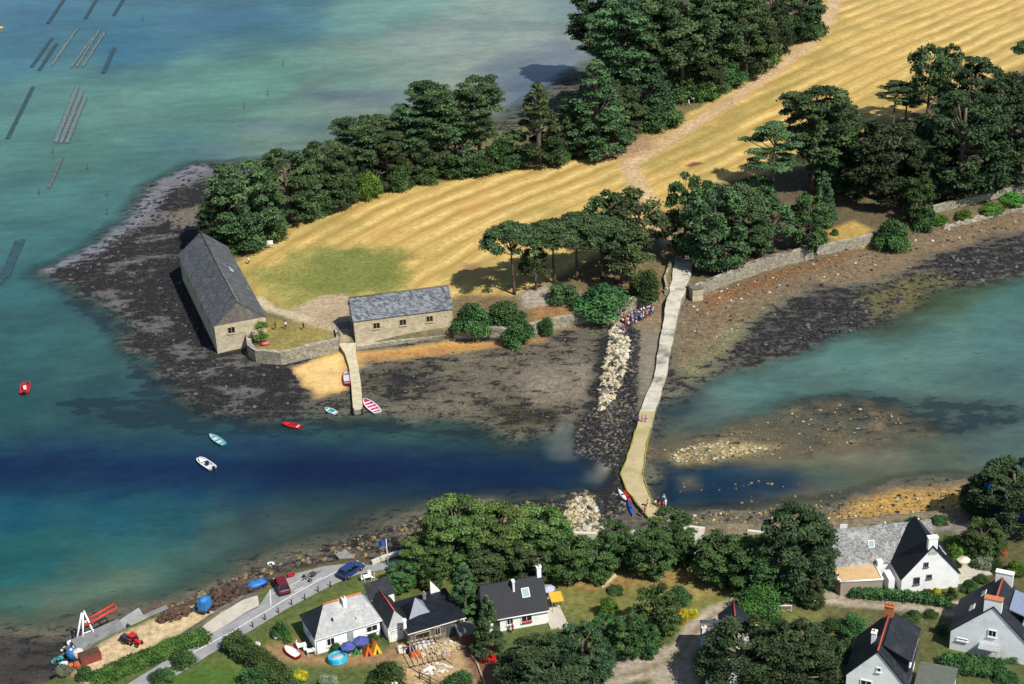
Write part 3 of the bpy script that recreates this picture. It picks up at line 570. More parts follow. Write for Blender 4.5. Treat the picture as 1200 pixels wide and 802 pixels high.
def make_kind(kind, i):
    """one crown + trunk pair, nominal size (w, h)"""
    rr = random.Random(hash((len(kind), ord(kind[0]), ord(kind[-1]), i)) & 0xffff); P = []; U = rr.uniform
    seed = rr.randint(0, 9999)
    if kind in ('cypress', 'darkcypress'):            # broad, layered, foliage low; the dark kind has shade in its colour
        w_, h = 12, 13
        for k in range(112):
            z = U(0.14, 1.0); prof = math.sqrt(max(0.05, 1-((z-0.42)/0.62)**2)); a = U(0, 6.283); rad = prof*U(0.55, 1.0)**0.5*5.0
            rs = U(0.7, 1.45)*(1.12-0.35*z)
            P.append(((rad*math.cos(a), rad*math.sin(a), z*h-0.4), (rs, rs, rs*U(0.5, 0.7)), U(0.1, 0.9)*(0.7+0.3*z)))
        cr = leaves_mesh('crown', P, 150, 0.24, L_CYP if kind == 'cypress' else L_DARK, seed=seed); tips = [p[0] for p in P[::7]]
        tr = trunk_mesh(h*0.85, 0.45, (U(-.5, .5), U(-.5, .5)), tips, M_BARKG, 0.15, i)
    elif kind == 'spreading':        # wide flat sprays, yellow-green tops
        w_, h = 12, 11
        for k in range(96):
            z = U(0.2, 1.0); prof = math.sqrt(max(0.08, 1-((z-0.5)/0.62)**2)); a = U(0, 6.283); rad = prof*U(0.4, 1.0)**0.5*5.2
            rs = U(0.7, 1.4)
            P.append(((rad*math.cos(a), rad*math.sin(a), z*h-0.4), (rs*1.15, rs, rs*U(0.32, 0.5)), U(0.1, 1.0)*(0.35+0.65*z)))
        cr = leaves_mesh('crown', P, 175, 0.24, L_YEL, seed=seed); tips = [p[0] for p in P[::4]]
        tr = trunk_mesh(h*0.8, 0.42, (U(-.8, .8), U(-.5, .5)), tips, M_BARKG, 0.1, i)
    elif kind == 'pine':             # tall stem, crown in the upper half, airy
        w_, h = 10, 18
        for k in range(112):
            z = U(0.40, 1.0); prof = math.sqrt(max(0.05, 1-((z-0.72)/0.36)**2)); a = U(0, 6.283); rad = prof*U(0.2, 1.0)**0.6*4.3
            rs = U(0.65, 1.25)
            P.append(((rad*math.cos(a)+0.6*(z-.4), rad*math.sin(a), z*h-0.5), (rs*1.1, rs, rs*U(0.42, 0.6)), U(0.1, 0.9)))
        cr = leaves_mesh('crown', P, 175, 0.23, L_PINE, seed=seed); tips = [p[0] for p in P[::3]]
        tr = trunk_mesh(h*0.9, 0.29, (0.5, 0), tips, M_BARK, 0.4, i)
    elif kind == 'lonepine':         # slender straight stem, flat separate tiers
        w_, h = 9, 18
        for k in range(48):
            tier = rr.choice([0.56, 0.64, 0.72, 0.80, 0.88, 0.95, 0.98]); a = U(0, 6.283); mx = {0.56:3.4,0.64:4.2,0.72:4.4,0.80:4.0,0.88:3.2,0.95:2.0,0.98:.8}[tier]
            rad = mx*U(0.3, 1.0); rs = U(0.6, 1.1)
            P.append(((rad*math.cos(a), rad*math.sin(a), tier*h-0.10*rad), (rs*1.2, rs, rs*0.36), U(0.2, 0.95)))
        cr = leaves_mesh('crown', P, 175, 0.22, L_CYP, seed=seed); tips = [p[0] for p in P[::2]]
        tr = trunk_mesh(h*0.96, 0.26, (0.3, 0), tips, M_BARKG, 0.55, i)
    elif kind == 'umbrella':         # domed flat head over bare forking limbs
        w_, h = 11, 13
        for k in range(74):
            a = U(0, 6.283); rad = 4.7*math.sqrt(U(0, 1)); z = h*(0.95-0.20*(rad/4.7)**2)-U(0, 1.5)*U(0, 1); rs = U(0.65, 1.1)
            P.append(((rad*math.cos(a), rad*math.sin(a), z), (rs*1.1, rs, rs*0.55), U(0.15, 0.8)))
        cr = leaves_mesh('crown', P, 175, 0.23, L_PINE, seed=seed); tips = [p[0] for p in P[::3]]
        tr = trunk_mesh(h*0.72, 0.25, (U(-.6, .6), 0), tips, M_BARK, 0.45, i)
    elif kind == 'conifer':          # broad cone to the ground
        w_, h = 10, 16
        for k in range(112):
            z = U(0.05, 1.0)**1.1; prof = (1-z)**0.62; a = U(0, 6.283); rad = prof*4.3*U(0.5, 1.0)**0.5; rs = U(0.65, 1.25)*(0.55+0.55*(1-z))
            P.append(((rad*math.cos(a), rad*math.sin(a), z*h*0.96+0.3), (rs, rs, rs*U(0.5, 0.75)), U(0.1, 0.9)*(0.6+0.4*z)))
        cr = leaves_mesh('crown', P, 156, 0.24, L_CYP, seed=seed); tips = [p[0] for p in P[::6]]
        tr = trunk_mesh(h*0.92, 0.4, (0, 0), tips, M_BARKG, 0.1, i)
    elif kind in ('broadleaf', 'airy'):
        w_, h = 9, 10
        for k in range(84 if kind == 'broadleaf' else 56):
            z = U(0.12, 0.98) if kind == 'broadleaf' else U(0.35, 1.0); prof = math.sqrt(max(0.05, 1-((z-0.52)/0.55)**2)); a = U(0, 6.283); rad = prof*U(0.4, 1.0)**0.5*3.75; rs = U(0.55, 1.1)
            P.append(((rad*math.cos(a), rad*math.sin(a), z*h-0.3), (rs, rs, rs*U(0.65, 0.9)), U(0.05, 0.95)))
        cr = leaves_mesh('crown', P, 120 if kind == 'broadleaf' else 100, 0.26, L_LEAF if kind == 'broadleaf' else L_CYP, seed=seed); tips = [p[0] for p in P[::5]]
        tr = trunk_mesh(h*0.8, 0.26, (U(-.4, .4), 0), tips, M_BARKG, 0.2, i)
    TREE[(kind, i)] = (cr, tr, w_, h)
BUSH = {}
def make_bush(matname, mat, i):
    rr = random.Random(i*31+len(matname)); U = rr.uniform; P = []
    for k in range(26):
        a = U(0, 6.283); e = math.asin(U(0.0, 1.0)); q = U(0.6, 0.95)
        rs = U(0.45, 0.8)
        P.append(((1.65*q*math.cos(e)*math.cos(a), 1.65*q*math.cos(e)*math.sin(a), 0.25+2.0*q*math.sin(e)), (rs, rs, rs*0.85), U(0.05, 0.95)))
    P.append(((0, 0, 0.9), (1.2, 1.2, 0.9), 0.1))
    BUSH[(matname, i)] = leaves_mesh('foliage', P, 420, 0.125, mat, seed=i*7+3)
def ground_dims(px, by, ty, wpx):
    p = GT(px, by); s = scale_at(p)
    ang = math.atan2(HC-p.z, math.hypot(p.x, p.y))
    return p, s, max((by-ty)/(s*math.cos(ang)), 0.4), wpx/s
_cnt = {}
def tree(kind, px, by, ty, wpx, label, cat='tree', name=None, group=None):
    """a tree standing where the photograph shows its foot, as high and wide as it shows"""
    i = _cnt.get(kind, 0); _cnt[kind] = i+1; i %= 3
    if (kind, i) not in TREE: make_kind(kind, i)
    cr, tr, w_, h0 = TREE[(kind, i)]
    p, s, H, W = ground_dims(px, by, ty, wpx)
    nm = name or {'cypress': 'cypress_tree', 'darkcypress': 'cypress_tree', 'spreading': 'cypress_tree', 'pine': 'pine_tree', 'lonepine': 'pine_tree', 'umbrella': 'umbrella_pine', 'conifer': 'conifer_tree', 'broadleaf': 'broadleaf_tree', 'airy': 'airy_tree'}[kind]
    e = empty(nm, p-Vector((0, 0, 0.1)), random.uniform(0, 6.283) if kind not in ('lonepine',) else 0.0, label, cat, group)
    # part of the height seen from above is the depth of the crown: allow for it
    hh = max(H-0.18*W*math.tan(math.radians(27)), 0.75*H)
    e.scale = (W/w_*1.06, W/w_*1.06, hh/h0)
    for nme, me_ in (('crown', cr), ('trunk', tr)):
        o = bpy.data.objects.new(nme, me_); C.objects.link(o); o.parent = e
    return e
def bush(mat, px, by, ty, wpx, label, cat='shrub', name='shrub', group=None):
    matname = mat.name; i = _cnt.get(matname, 0); _cnt[matname] = i+1; i %= 2
    if (matname, i) not in BUSH: make_bush(matname, mat, i)
    p, s, H, W = ground_dims(px, by, ty, wpx)
    hh = max(H-0.30*W*math.tan(math.radians(30)), 0.55*H)
    o = bpy.data.objects.new(name, BUSH[(matname, i)]); C.objects.link(o); o.location = p-Vector((0, 0, 0.08)); o.rotation_euler.z = random.uniform(0, 6.283)
    o.scale = (W/4.4, W/4.4, hh/2.9)
    return setprops(o, label, cat, group)
def hedge(mat, line, wid, hgt, label, name='hedge', cat='hedge', z=2.5, kind=None):
    """clipped or ragged hedge along a line of places"""
    pts = [GT(x, y) for x, y in line]; P = []; rr = random.Random(len(line)*13+int(line[0][0]))
    o0 = pts[0]
    for a, b_ in zip(pts[:-1], pts[1:]):
        L = (b_-a).length; n = max(int(L/0.7), 1); d = (b_-a).normalized(); nrm = Vector((-d.y, d.x, 0))
        for k in range(n):
            for q in (-0.32, 0.32):
                for zz in (0.3, 0.75):
                    c = a.lerp(b_, (k+rr.uniform(.2, .8))/n)+nrm*q*wid*rr.uniform(.7, 1.1)-o0
                    rs = wid*0.36*rr.uniform(.8, 1.15)
                    P.append(((c.x, c.y, c.z+hgt*zz*rr.uniform(.85, 1.05)), (rs, rs, min(rs, hgt*0.36)), rr.uniform(0.05, 0.95)))
    me_ = leaves_mesh(name, P, 240, 0.17, mat, seed=int(line[0][0]))
    o = bpy.data.objects.new(name, me_); C.objects.link(o); o.location = o0
    return setprops(o, label, cat, None, kind)
# ------------------------------------------------------------------ the island's trees
T = tree
T('cypress', 290, 284, 186, 100, 'broad rounded cypress at the western tip of the tree belt, behind the long stone barn')
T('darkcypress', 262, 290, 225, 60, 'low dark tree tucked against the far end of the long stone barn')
T('cypress', 340, 258, 172, 82, 'wide grey green cypress second from the western tip of the belt')
T('cypress', 386, 242, 162, 74, 'layered cypress third from the western tip of the belt, above a bright bush')
T('pine', 424, 220, 134, 62, 'pine with light needles and bare grey stems, fourth from the western tip')
T('pine', 452, 214, 132, 60, 'pine with light needles and bare stems, water showing between its limbs')
T('pine', 486, 208, 118, 62, 'dark pine leaning over the row of low bushes, left of the two tall ones')
T('pine', 516, 206, 92, 66, 'taller dark pine with a rounded head in the middle of the belt')
T('pine', 562, 200, 88, 62, 'tall dark pine beside the gap of open water in the belt')
T('pine', 536, 200, 108, 52, 'slim dark pine standing between the two tallest pines of the belt')
T('conifer', 632, 192, 92, 72, 'free standing cone shaped conifer with the water gap on its left')
T('conifer', 666, 176, 110, 54, 'very dark conifer squeezed between the cone shaped tree and the big pale one')
T('conifer', 700, 180, 66, 92, 'large blue green conifer where the field track forks')
T('pine', 728, 140, -6, 92, 'huge dark pine with a bare leaning trunk above the pale conifer')
T('pine', 766, 132, -14, 92, 'huge dark pine behind the two walkers in white')
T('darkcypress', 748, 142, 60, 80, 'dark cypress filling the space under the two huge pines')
T('pine', 800, 120, -18, 86, 'tall pine with pale clumps right of the huge pines at the top of the photo')
T('pine', 838, 106, -22, 80, 'tall pine half way along the belt beside the upper track')
T('cypress', 872, 90, -8, 76, 'grey green cypress leaning over the upper track')
T('pine', 856, 80, -40, 80, 'dark pine at the back of the belt, cut by the top edge of the photo')
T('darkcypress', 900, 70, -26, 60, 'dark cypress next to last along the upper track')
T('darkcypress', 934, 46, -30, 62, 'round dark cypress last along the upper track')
T('pine', 700, 100, -20, 70, 'pine on the outer shore at the left end of the huge group')
B = bush
for a in [(L_LEAF, 372, 250, 214, 52, 'dark round bush at the field edge below the third cypress'),
          (L_BRI, 432, 232, 190, 44, 'bright green bush at the field edge, the brightest of the belt'),
          (L_BRI, 408, 238, 200, 38, 'fresh green bush just left of the brightest bush'),
          (L_LEAF, 466, 222, 184, 40, 'dark bush right of the bright green bush at the field edge'),
          (L_LEAF, 500, 212, 178, 44, 'rounded bush below the dark leaning pine'),
          (L_LEAF, 530, 206, 172, 42, 'rounded bush below the slim pine of the belt'),
          (L_LEAF, 558, 204, 164, 56, 'large rounded bush below the tall pine by the water gap'),
          (L_LEAF, 588, 198, 150, 46, 'bushy growth filling the foot of the water gap'),
          (L_LEAF, 652, 190, 150, 40, 'bush at the right foot of the cone shaped conifer'),
          (L_LEAF, 716, 150, 108, 56, 'dark bush under the huge pine with the leaning trunk'),
          (L_LEAF, 768, 148, 98, 72, 'wide dark bush just left of the two walkers in white'),
          (L_BRI, 826, 116, 84, 46, 'green bush by the upper track right of the walkers'),
          (L_LEAF, 796, 116, 66, 60, 'dark bush behind the two walkers in white'),
          (L_LEAF, 852, 102, 58, 56, 'dark bush under the pine half way along the upper track'),
          (L_BRI, 894, 80, 34, 44, 'green bush at the track side below the next to last cypress'),
          (L_LEAF, 944, 44, -4, 54, 'dark bush below the last cypress of the upper track'),
          (L_LEAF, 288, 294, 250, 56, 'dark green bush with its foot on the grass behind the long stone barn'),
          (L_LEAF, 318, 282, 240, 46, 'round bush beside the small white notice at the field corner')]: B(*a)
for a in [(398,236,166,50,'cypress filling in behind the bright bushes of the belt'),(456,218,152,56,'dark cypress between the pale stemmed pines and the leaning pine'),(502,208,134,56,'dark cypress under the heads of the middle pines'),(544,204,128,56,'dark cypress under the tall pine by the water gap'),(602,194,150,44,'low cypress left of the cone shaped conifer'),(676,182,128,48,'dark cypress low against the pale blue green conifer'),(726,160,92,60,'dark cypress right of the blue green conifer'),(366,250,178,56,'low cypress between the second and third of the western tip'),(310,276,204,60,'dark cypress just right of the westernmost one'),(824,112,44,60,'dark cypress behind the green bush by the upper track')]: T('cypress', *a)
# pines between the barns and the causeway
T('umbrella', 603, 345, 256, 72, 'lone umbrella pine with bare trunk standing on the field edge above the small stone barn')
T('umbrella', 650, 332, 252, 76, 'umbrella pine with two leaning bare stems, next right of the lone one')
T('umbrella', 676, 328, 246, 84, 'umbrella pine with an ivy clad stem in the middle of the clump')
T('umbrella', 706, 326, 250, 84, 'umbrella pine with grey limbs at the right of the clump')
T('airy', 714, 292, 224, 70, 'airy pale green pine standing behind the umbrella pines')
T('airy', 747, 308, 224, 84, 'light green open tree left of the top of the causeway lane')
T('airy', 730, 332, 262, 70, 'light green low tree under the open one by the lane')
B(L_LEAF, 704, 364, 318, 84, 'broad dark shrub behind the sea wall by the groyne'); B(L_LEAF, 757, 352, 306, 46, 'dense dark round shrub left of the causeway gate')
B(L_LEAF, 553, 388, 342, 56, 'dark shrub against the right gable of the small stone barn'); B(L_LEAF, 590, 376, 344, 54, 'dark shrub growing over the sea wall below the lone pine')
B(L_LEAF, 607, 402, 358, 46, 'dark shrub hanging down the sea wall onto the foreshore'); B(L_CYP, 660, 352, 322, 46, 'straggly shrub under the umbrella pines')
B(L_LEAF, 640, 392, 366, 24, 'small green plant at the foot of the sea wall')
T('airy', 628, 340, 288, 40, 'thin pale young pine between the lone pine and the clump')
# the grove right of the lane
T('broadleaf', 803, 292, 204, 50, 'leafy tree at the left end of the grove, on the edge of the straw field')
T('cypress', 836, 312, 212, 84, 'large leafy tree overhanging the gate of the causeway')
T('cypress', 868, 300, 214, 72, 'leafy tree behind the pale sea wall, right of the gate')
T('airy', 905, 296, 236, 62, 'feathery pale green tree below the tall thin pine')
T('broadleaf', 884, 250, 206, 54, 'dark tree behind the foot of the tall thin pine')
T('lonepine', 903, 246, 140, 72, 'tall thin pine with flat tiers standing alone against the straw')
T('pine', 952, 226, 96, 84, 'big dark ragged pine rising over the grove beside the tall thin pine')
T('pine', 976, 205, 114, 66, 'pine with a light green side branch reaching right over the straw')
T('broadleaf', 980, 222, 150, 76, 'dark leafy tree right of the big ragged pine')
T('conifer', 964, 264, 198, 36, 'small pointed conifer in front of the dark grove')
T('broadleaf', 948, 292, 226, 50, 'dark tree leaning out over the end of the pale sea wall')
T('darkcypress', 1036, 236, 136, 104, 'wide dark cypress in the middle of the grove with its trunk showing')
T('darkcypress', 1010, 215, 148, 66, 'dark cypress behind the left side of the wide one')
T('lonepine', 1046, 150, 92, 44, 'thin leaning pine on the field side of the grove, left of a pair')
T('lonepine', 1060, 148, 96, 40, 'thin straight pine on the field side of the grove, right of a pair')
T('airy', 1086, 148, 54, 62, 'blue green pine with a spiky top on the field side of the grove')
T('airy', 1112, 120, 52, 40, 'small pale pine behind the blue green one')
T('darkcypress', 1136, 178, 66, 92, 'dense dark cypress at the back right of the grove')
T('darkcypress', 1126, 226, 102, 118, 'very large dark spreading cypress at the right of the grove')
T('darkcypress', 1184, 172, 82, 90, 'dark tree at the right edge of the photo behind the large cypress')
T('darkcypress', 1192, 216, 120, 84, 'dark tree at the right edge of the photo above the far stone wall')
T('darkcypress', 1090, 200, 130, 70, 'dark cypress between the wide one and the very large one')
T('umbrella', 1212, 105, 40, 60, 'dark pine branch head showing at the right edge above the straw')
T('broadleaf', 1075, 262, 206, 40, 'slim dark tree at the break in the stone wall')
B(L_LEAF, 1044, 290, 244, 52, 'dark bush on the shore bank below the grove'); B(L_LEAF, 1080, 268, 232, 36, 'dark bush left of the far stone wall')
for k, (x, y, w_) in enumerate([(1100,262,30),(1128,256,26),(1160,246,40),(1186,240,36)]):
    B(L_BRI, x, y, y-18, w_, ['low green bush under the near end of the far stone wall','low green bush in front of the far stone wall','broad bright bush in front of the far stone wall','green bush in front of the far stone wall at the photo edge'][k])
B(L_LEAF, 978, 275, 265, 12, 'tiny round bush on the dry grass plot by the grove')
# ------------------------------------------------------------------ the mainland's trees
T('spreading', 540, 662, 586, 92, 'yellow green spreading cypress at the left end of the shore group, the tallest')
T('spreading', 588, 662, 593, 82, 'yellow green spreading cypress second in the shore group')
T('spreading', 634, 664, 597, 78, 'yellow green spreading cypress third in the shore group')
T('spreading', 500, 672, 626, 60, 'low spreading cypress overhanging the shore road where it enters the trees')
T('cypress', 566, 672, 626, 72, 'grey green cypress in front of the shore group by the lawn')
T('cypress', 618, 674, 626, 74, 'dark cypress in front of the shore group behind the black roofed cottage')
T('broadleaf', 668, 676, 626, 66, 'dense green tree at the front of the shore group')
T('broadleaf', 700, 674, 636, 50, 'rounded green tree at the right end of the shore group')
T('broadleaf', 722, 660, 612, 50, 'round green tree between the stone heap and the causeway end')
T('broadleaf', 786, 648, 598, 60, 'green tree hiding the near end of the causeway')
T('broadleaf', 764, 670, 622, 62, 'fresh green round tree in front of the causeway end')
T('broadleaf', 803, 662, 626, 30, 'narrow dark young tree beside the pale stone slope')
T('broadleaf', 845, 680, 626, 72, 'dark leafy tree left of the great dark cypress')
T('broadleaf', 880, 690, 640, 66, 'dark leafy tree under the left side of the great dark cypress')
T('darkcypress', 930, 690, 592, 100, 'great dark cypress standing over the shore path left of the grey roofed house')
T('broadleaf', 905, 698, 650, 70, 'dark bushy tree at the foot of the great dark cypress')
T('conifer', 952, 708, 662, 34, 'small dark conifer where the drive meets the great cypress')
T('conifer', 546, 722, 658, 44, 'blue green conifer between the timber house and the black roofed cottage')
T('conifer', 574, 768, 696, 44, 'dark green conifer at the left corner of the black roofed cottage')
T('darkcypress', 632, 812, 748, 96, 'big dark tree filling the garden below the black roofed cottage')
T('darkcypress', 682, 804, 732, 82, 'spreading dark tree right of the big one below the black roofed cottage')
T('darkcypress', 650, 830, 764, 100, 'dark tree at the bottom edge, below the big garden tree')
T('broadleaf', 770, 744, 688, 58, 'large round clipped looking tree left of the curving drive')
T('broadleaf', 738, 768, 721, 46, 'domed dark evergreen beside the drive entrance')
T('broadleaf', 760, 768, 732, 32, 'small dark tree between the dome and the drive')
T('broadleaf', 708, 748, 720, 30, 'dark shrubby tree behind the domed evergreen')
T('darkcypress', 872, 806, 728, 108, 'dark spreading tree in front of the small grey roofed house, left one')
T('darkcypress', 932, 808, 730, 104, 'dark spreading tree in front of the small grey roofed house, right one')
T('darkcypress', 1184, 612, 536, 104, 'dark cypress on the right edge above the blue garden wall')
T('darkcypress', 1150, 600, 556, 56, 'feathery dark cypress beside the right hand flag pole')
T('broadleaf', 1150, 652, 610, 54, 'round dark green tree in front of the parking area on the right')
T('broadleaf', 452, 702, 678, 26, 'yellowish sapling on the lawn behind the white cottage')
T('broadleaf', 508, 690, 656, 30, 'dark small tree behind the white pyramid peak of the timber house')
T('broadleaf', 470, 690, 660, 40, 'dark tree at the end of the lawn near the timber house')
shr = [(L_LEAF, 795, 706, 682, 36, 'rounded shrub behind the large round tree by the drive'), (L_BRI, 712, 722, 694, 28, 'bright lime shrub on the lawn right of the black roofed cottage'),
 (L_LEAF, 702, 684, 670, 20, 'small dark shrub at the left end of the edged flower bed'), (L_LEAF, 720, 694, 682, 24, 'grey shrub at the right end of the edged flower bed'), (L_SILV, 712, 672, 662, 14, 'pale shrub at the top of the edged flower bed'),
 (L_YFL, 800, 728, 704, 22, 'yellow flowering shrub right of the large round tree'), (L_YFL, 812, 722, 710, 16, 'small yellow flowering shrub beside the drive'),
 (L_LEAF, 455, 802, 768, 58, 'dark green shrub in front of the garage wing of the white cottage'), (L_LEAF, 540, 806, 782, 44, 'dark shrub below the timber pergola frame'),
 (L_YFL, 353, 798, 780, 24, 'yellow bush at the bottom of the white cottage garden'), (L_LEAF, 330, 745, 722, 26, 'dark shrub at the left corner of the white cottage'), (L_BRI, 338, 752, 740, 14, 'small bright shrub beside the white garden tables'),
 (L_LEAF, 394, 764, 750, 18, 'dark shrub against the front wall of the white cottage'), (L_LEAF, 436, 749, 738, 18, 'dark shrub in the corner by the garage wing'),
 (L_LEAF, 345, 802, 788, 30, 'dark shrub at the bottom edge below the white cottage'), (L_SILV, 385, 804, 786, 30, 'grey shrub at the bottom edge right of the yellow bush'),
 (L_LEAF, 300, 802, 772, 44, 'dark shrub at the corner of the lower garden hedge'), (L_LEAF, 215, 778, 758, 38, 'dark shrub on the road verge above the lower lawn'), (L_LEAF, 190, 798, 778, 36, 'dark shrub on the road verge near the bottom edge'),
 (L_SILV, 1012, 629, 617, 18, 'silver grey shrub in front of the shore behind the grey roofed house'), (L_LEAF, 1024, 626, 611, 24, 'dark green shrub behind the grey roof, right of the silver one'),
 (L_BRI, 1056, 620, 608, 20, 'lime green shrub behind the grey roof ridge'), (L_LEAF, 1072, 617, 602, 34, 'wide dark shrub behind the peak of the white gabled house'), (L_LEAF, 1100, 612, 600, 24, 'dark shrub at the end of the shore path bed'),
 (L_LEAF, 1042, 622, 610, 18, 'dark shrub beside the orange flowers'), (L_YFL, 1034, 625, 616, 9, 'orange yellow flower clump on the shore bed'),
 (L_BRI, 1118, 640, 622, 26, 'bright green shrub left of the round dark tree on the right'), (L_BRI, 1118, 662, 632, 28, 'yellow green shrub beside the white gabled house'), (L_SILV, 1152, 665, 640, 34, 'pale olive shrub left of the red flowering shrub'),
 (L_RED, 1172, 650, 636, 18, 'red flowering shrub at the edge of the parking area'), (L_LEAF, 1166, 668, 650, 26, 'dark shrub below the red flowering shrub'), (L_BRI, 1192, 672, 650, 30, 'green shrub at the right edge below the parking area'),
 (L_LEAF, 1136, 692, 674, 26, 'dark rounded bush right of the white gable wall'), (L_LEAF, 1150, 682, 670, 22, 'brownish green bush on the white terrace edge'), (L_LEAF, 1115, 700, 684, 16, 'small dark bush at the right foot of the white gable wall'),
 (L_YFL, 1098, 697, 684, 13, 'yellow flowering plant against the white gable wall'), (L_LEAF, 1086, 698, 687, 18, 'green plant left of the yellow one against the white gable wall'),
 (L_LEAF, 1185, 772, 758, 28, 'dark bush at the right front corner of the red ridged house'), (L_LEAF, 1103, 742, 728, 18, 'small bush beside the track above the lower right house'), (L_LEAF, 1070, 724, 712, 26, 'dark bush along the track above the lower right house'),
 (L_LEAF, 1090, 722, 712, 22, 'dark bush at the end of the track by the red ridged house'), (L_LEAF, 1000, 740, 715, 44, 'dark rough shrub left of the lower right house'), (L_LEAF, 975, 738, 720, 30, 'dark rough shrub at the end of the small lawn'),
 (L_LEAF, 965, 770, 742, 34, 'dark shrub right of the two spreading trees'), (L_CYP, 990, 770, 745, 34, 'brownish shrub behind the chimney of the lower right house'), (L_BRI, 975, 800, 776, 30, 'green shrub at the bottom edge left of the lower right house'),
 (L_BRI, 927, 684, 666, 14, 'yellowish shrub under the right side of the great cypress'), (L_BRI, 958, 690, 664, 22, 'light green shrub beside the flat roofed annex'),
 (L_LEAF, 836, 735, 722, 14, 'small bush beside the drive near the small grey roofed house'), (L_LEAF, 1180, 798, 780, 34, 'dark bush at the bottom right edge'), (L_LEAF, 100, 795, 776, 26, 'dark scrub at the end of the sand yard'), (L_SILV, 75, 792, 774, 24, 'grey scrub at the shore corner bottom left')]
for a in shr: B(*a)
HB = hedge
HB(L_HEDGE, [(112,802),(142,787),(176,773),(210,759),(242,748)], 2.6, 1.1, 'ragged bright green hedge between the sand yard and the road')
HB(L_LEAF, [(270,756),(285,768),(305,782),(335,806)], 2.6, 2.0, 'dark trimmed hedge running down from the road at the left of the white cottage garden')
HB(L_HEDGE, [(874,727),(890,727),(906,727)], 5.0, 4.0, 'tall square clipped hedge block beside the small goal')
HB(L_LEAF, [(996,699),(1030,701),(1070,704),(1112,710)], 1.4, 1.3, 'long low dark hedge in front of the white gabled house')
HB(L_LEAF, [(1105,782),(1140,786),(1175,790)], 2.6, 1.6, 'dark hedge along the bottom of the red ridged house garden')
HB(L_LEAF, [(840,652),(870,650),(900,648)], 3.0, 2.4, 'dark hedge hiding the shore path behind the great cypress')
# ------------------------------------------------------------------ building materials
def brickish(name, c1, c2, mortar, sx, sy, rough=0.7, k=0.72, stain=None, spec=0.3, msize=0.012):
    m, t, b = nmat(name); tc = N(t, 'ShaderNodeTexCoord'); s = N(t, 'ShaderNodeSeparateXYZ'); t.links.new(tc.outputs['Object'], s.inputs[0])
    cv = N(t, 'ShaderNodeCombineXYZ'); t.links.new(mth(t, 'ADD', s.outputs[0], mth(t, 'MULTIPLY', s.outputs[1], 1.0)), cv.inputs[0]); t.links.new(mth(t, 'MULTIPLY', s.outputs[2], 1.4), cv.inputs[1])
    br = N(t, 'ShaderNodeTexBrick'); t.links.new(cv.outputs[0], br.inputs['Vector'])
    for n_, v in (('Color1', (*lin(c1, k), 1)), ('Color2', (*lin(c2, k), 1)), ('Mortar', (*lin(mortar, k), 1)), ('Scale', 1.0), ('Mortar Size', msize), ('Brick Width', sx), ('Row Height', sy), ('Bias', 0.0)): br.inputs[n_].default_value = v
    n1 = noise(t, tc.outputs['Object'], 0.5, 4, 0.6); n2 = noise(t, tc.outputs['Object'], 4, 3, 0.6)
    v = N(t, 'ShaderNodeVectorMath', operation='SCALE'); t.links.new(br.outputs[0], v.inputs[0]); t.links.new(mth(t, 'ADD', mth(t, 'MULTIPLY', mth(t, 'ADD', n1, n2), 0.6), 0.4), v.inputs[3])
    col = v.outputs[0]
    if stain: col = mixc(t, col, lin(stain[0], k), mth(t, 'MULTIPLY', mrange(t, noise(t, tc.outputs['Object'], stain[1], 5, 0.7), 0.5, 0.66), stain[2]))
    t.links.new(col, b.inputs['Base Color']); b.inputs['Roughness'].default_value = rough; b.inputs['Specular IOR Level'].default_value = spec
    MATS[name] = m; return m
SLATE_D = brickish('dark_slate', (50, 54, 61), (40, 43, 49), (28, 30, 33), 0.35, 0.22, 0.6, spec=0.2, stain=((74, 76, 78), 0.6, 0.4))
SLATE_B = brickish('black_slate', (38, 42, 51), (32, 35, 43), (22, 24, 29), 0.4, 0.25, 0.6, spec=0.2)
SLATE_G = brickish('lichen_grey_slate', (168, 168, 164), (110, 114, 116), (80, 82, 84), 0.35, 0.22, 0.7, stain=((196, 194, 186), 0.8, 0.6))
SLATE_P = brickish('pale_slate', (190, 192, 190), (172, 174, 172), (140, 142, 142), 0.35, 0.22, 0.7, stain=((206, 204, 196), 0.5, 0.6))
SLATE_M = brickish('mottled_slate', (132, 138, 146), (60, 65, 74), (44, 46, 52), 0.55, 0.4, 0.6, stain=((170, 172, 172), 1.6, 0.55))
SLATE_L = brickish('weathered_slate', (108, 109, 112), (76, 78, 83), (52, 54, 56), 0.5, 0.35, 0.7, stain=((138, 138, 136), 0.7, 0.5))
STONE = brickish('pale_stone', (190, 178, 150), (166, 154, 128), (134, 124, 106), 0.7, 0.4, 0.9, k=0.95, stain=((204, 194, 168), 0.7, 0.5), msize=0.03)
STONE_G = brickish('grey_stone', (132, 126, 114), (108, 104, 96), (84, 80, 74), 0.6, 0.35, 0.9, stain=((160, 152, 134), 0.8, 0.5), msize=0.03)
STONE_W = brickish('rough_wall_stone', (186, 178, 156), (134, 128, 112), (90, 86, 76), 0.55, 0.35, 0.95, k=0.85, stain=((200, 192, 170), 1.2, 0.5), msize=0.05)
RENDER_W = plain('white_render', (240, 240, 238), 0.8, 0.04, 0.8, k=0.9, stain=((214, 214, 210), 0.5, 0.4))
RENDER_C = plain('cool_white_render', (236, 238, 238), 0.8, 0.05, 0.8, k=0.92, stain=((196, 200, 202), 0.5, 0.45))
RENDER_B = plain('beige_render', (176, 164, 144), 0.85, 0.08, 0.8)
CLAD = brickish('timber_cladding', (136, 126, 116), (108, 100, 92), (62, 56, 52), 0.22, 40, 0.8, msize=0.03)
GLASS = plain('window_glass', (38, 44, 52), 0.12, 0.1, 1.0, spec=0.6)
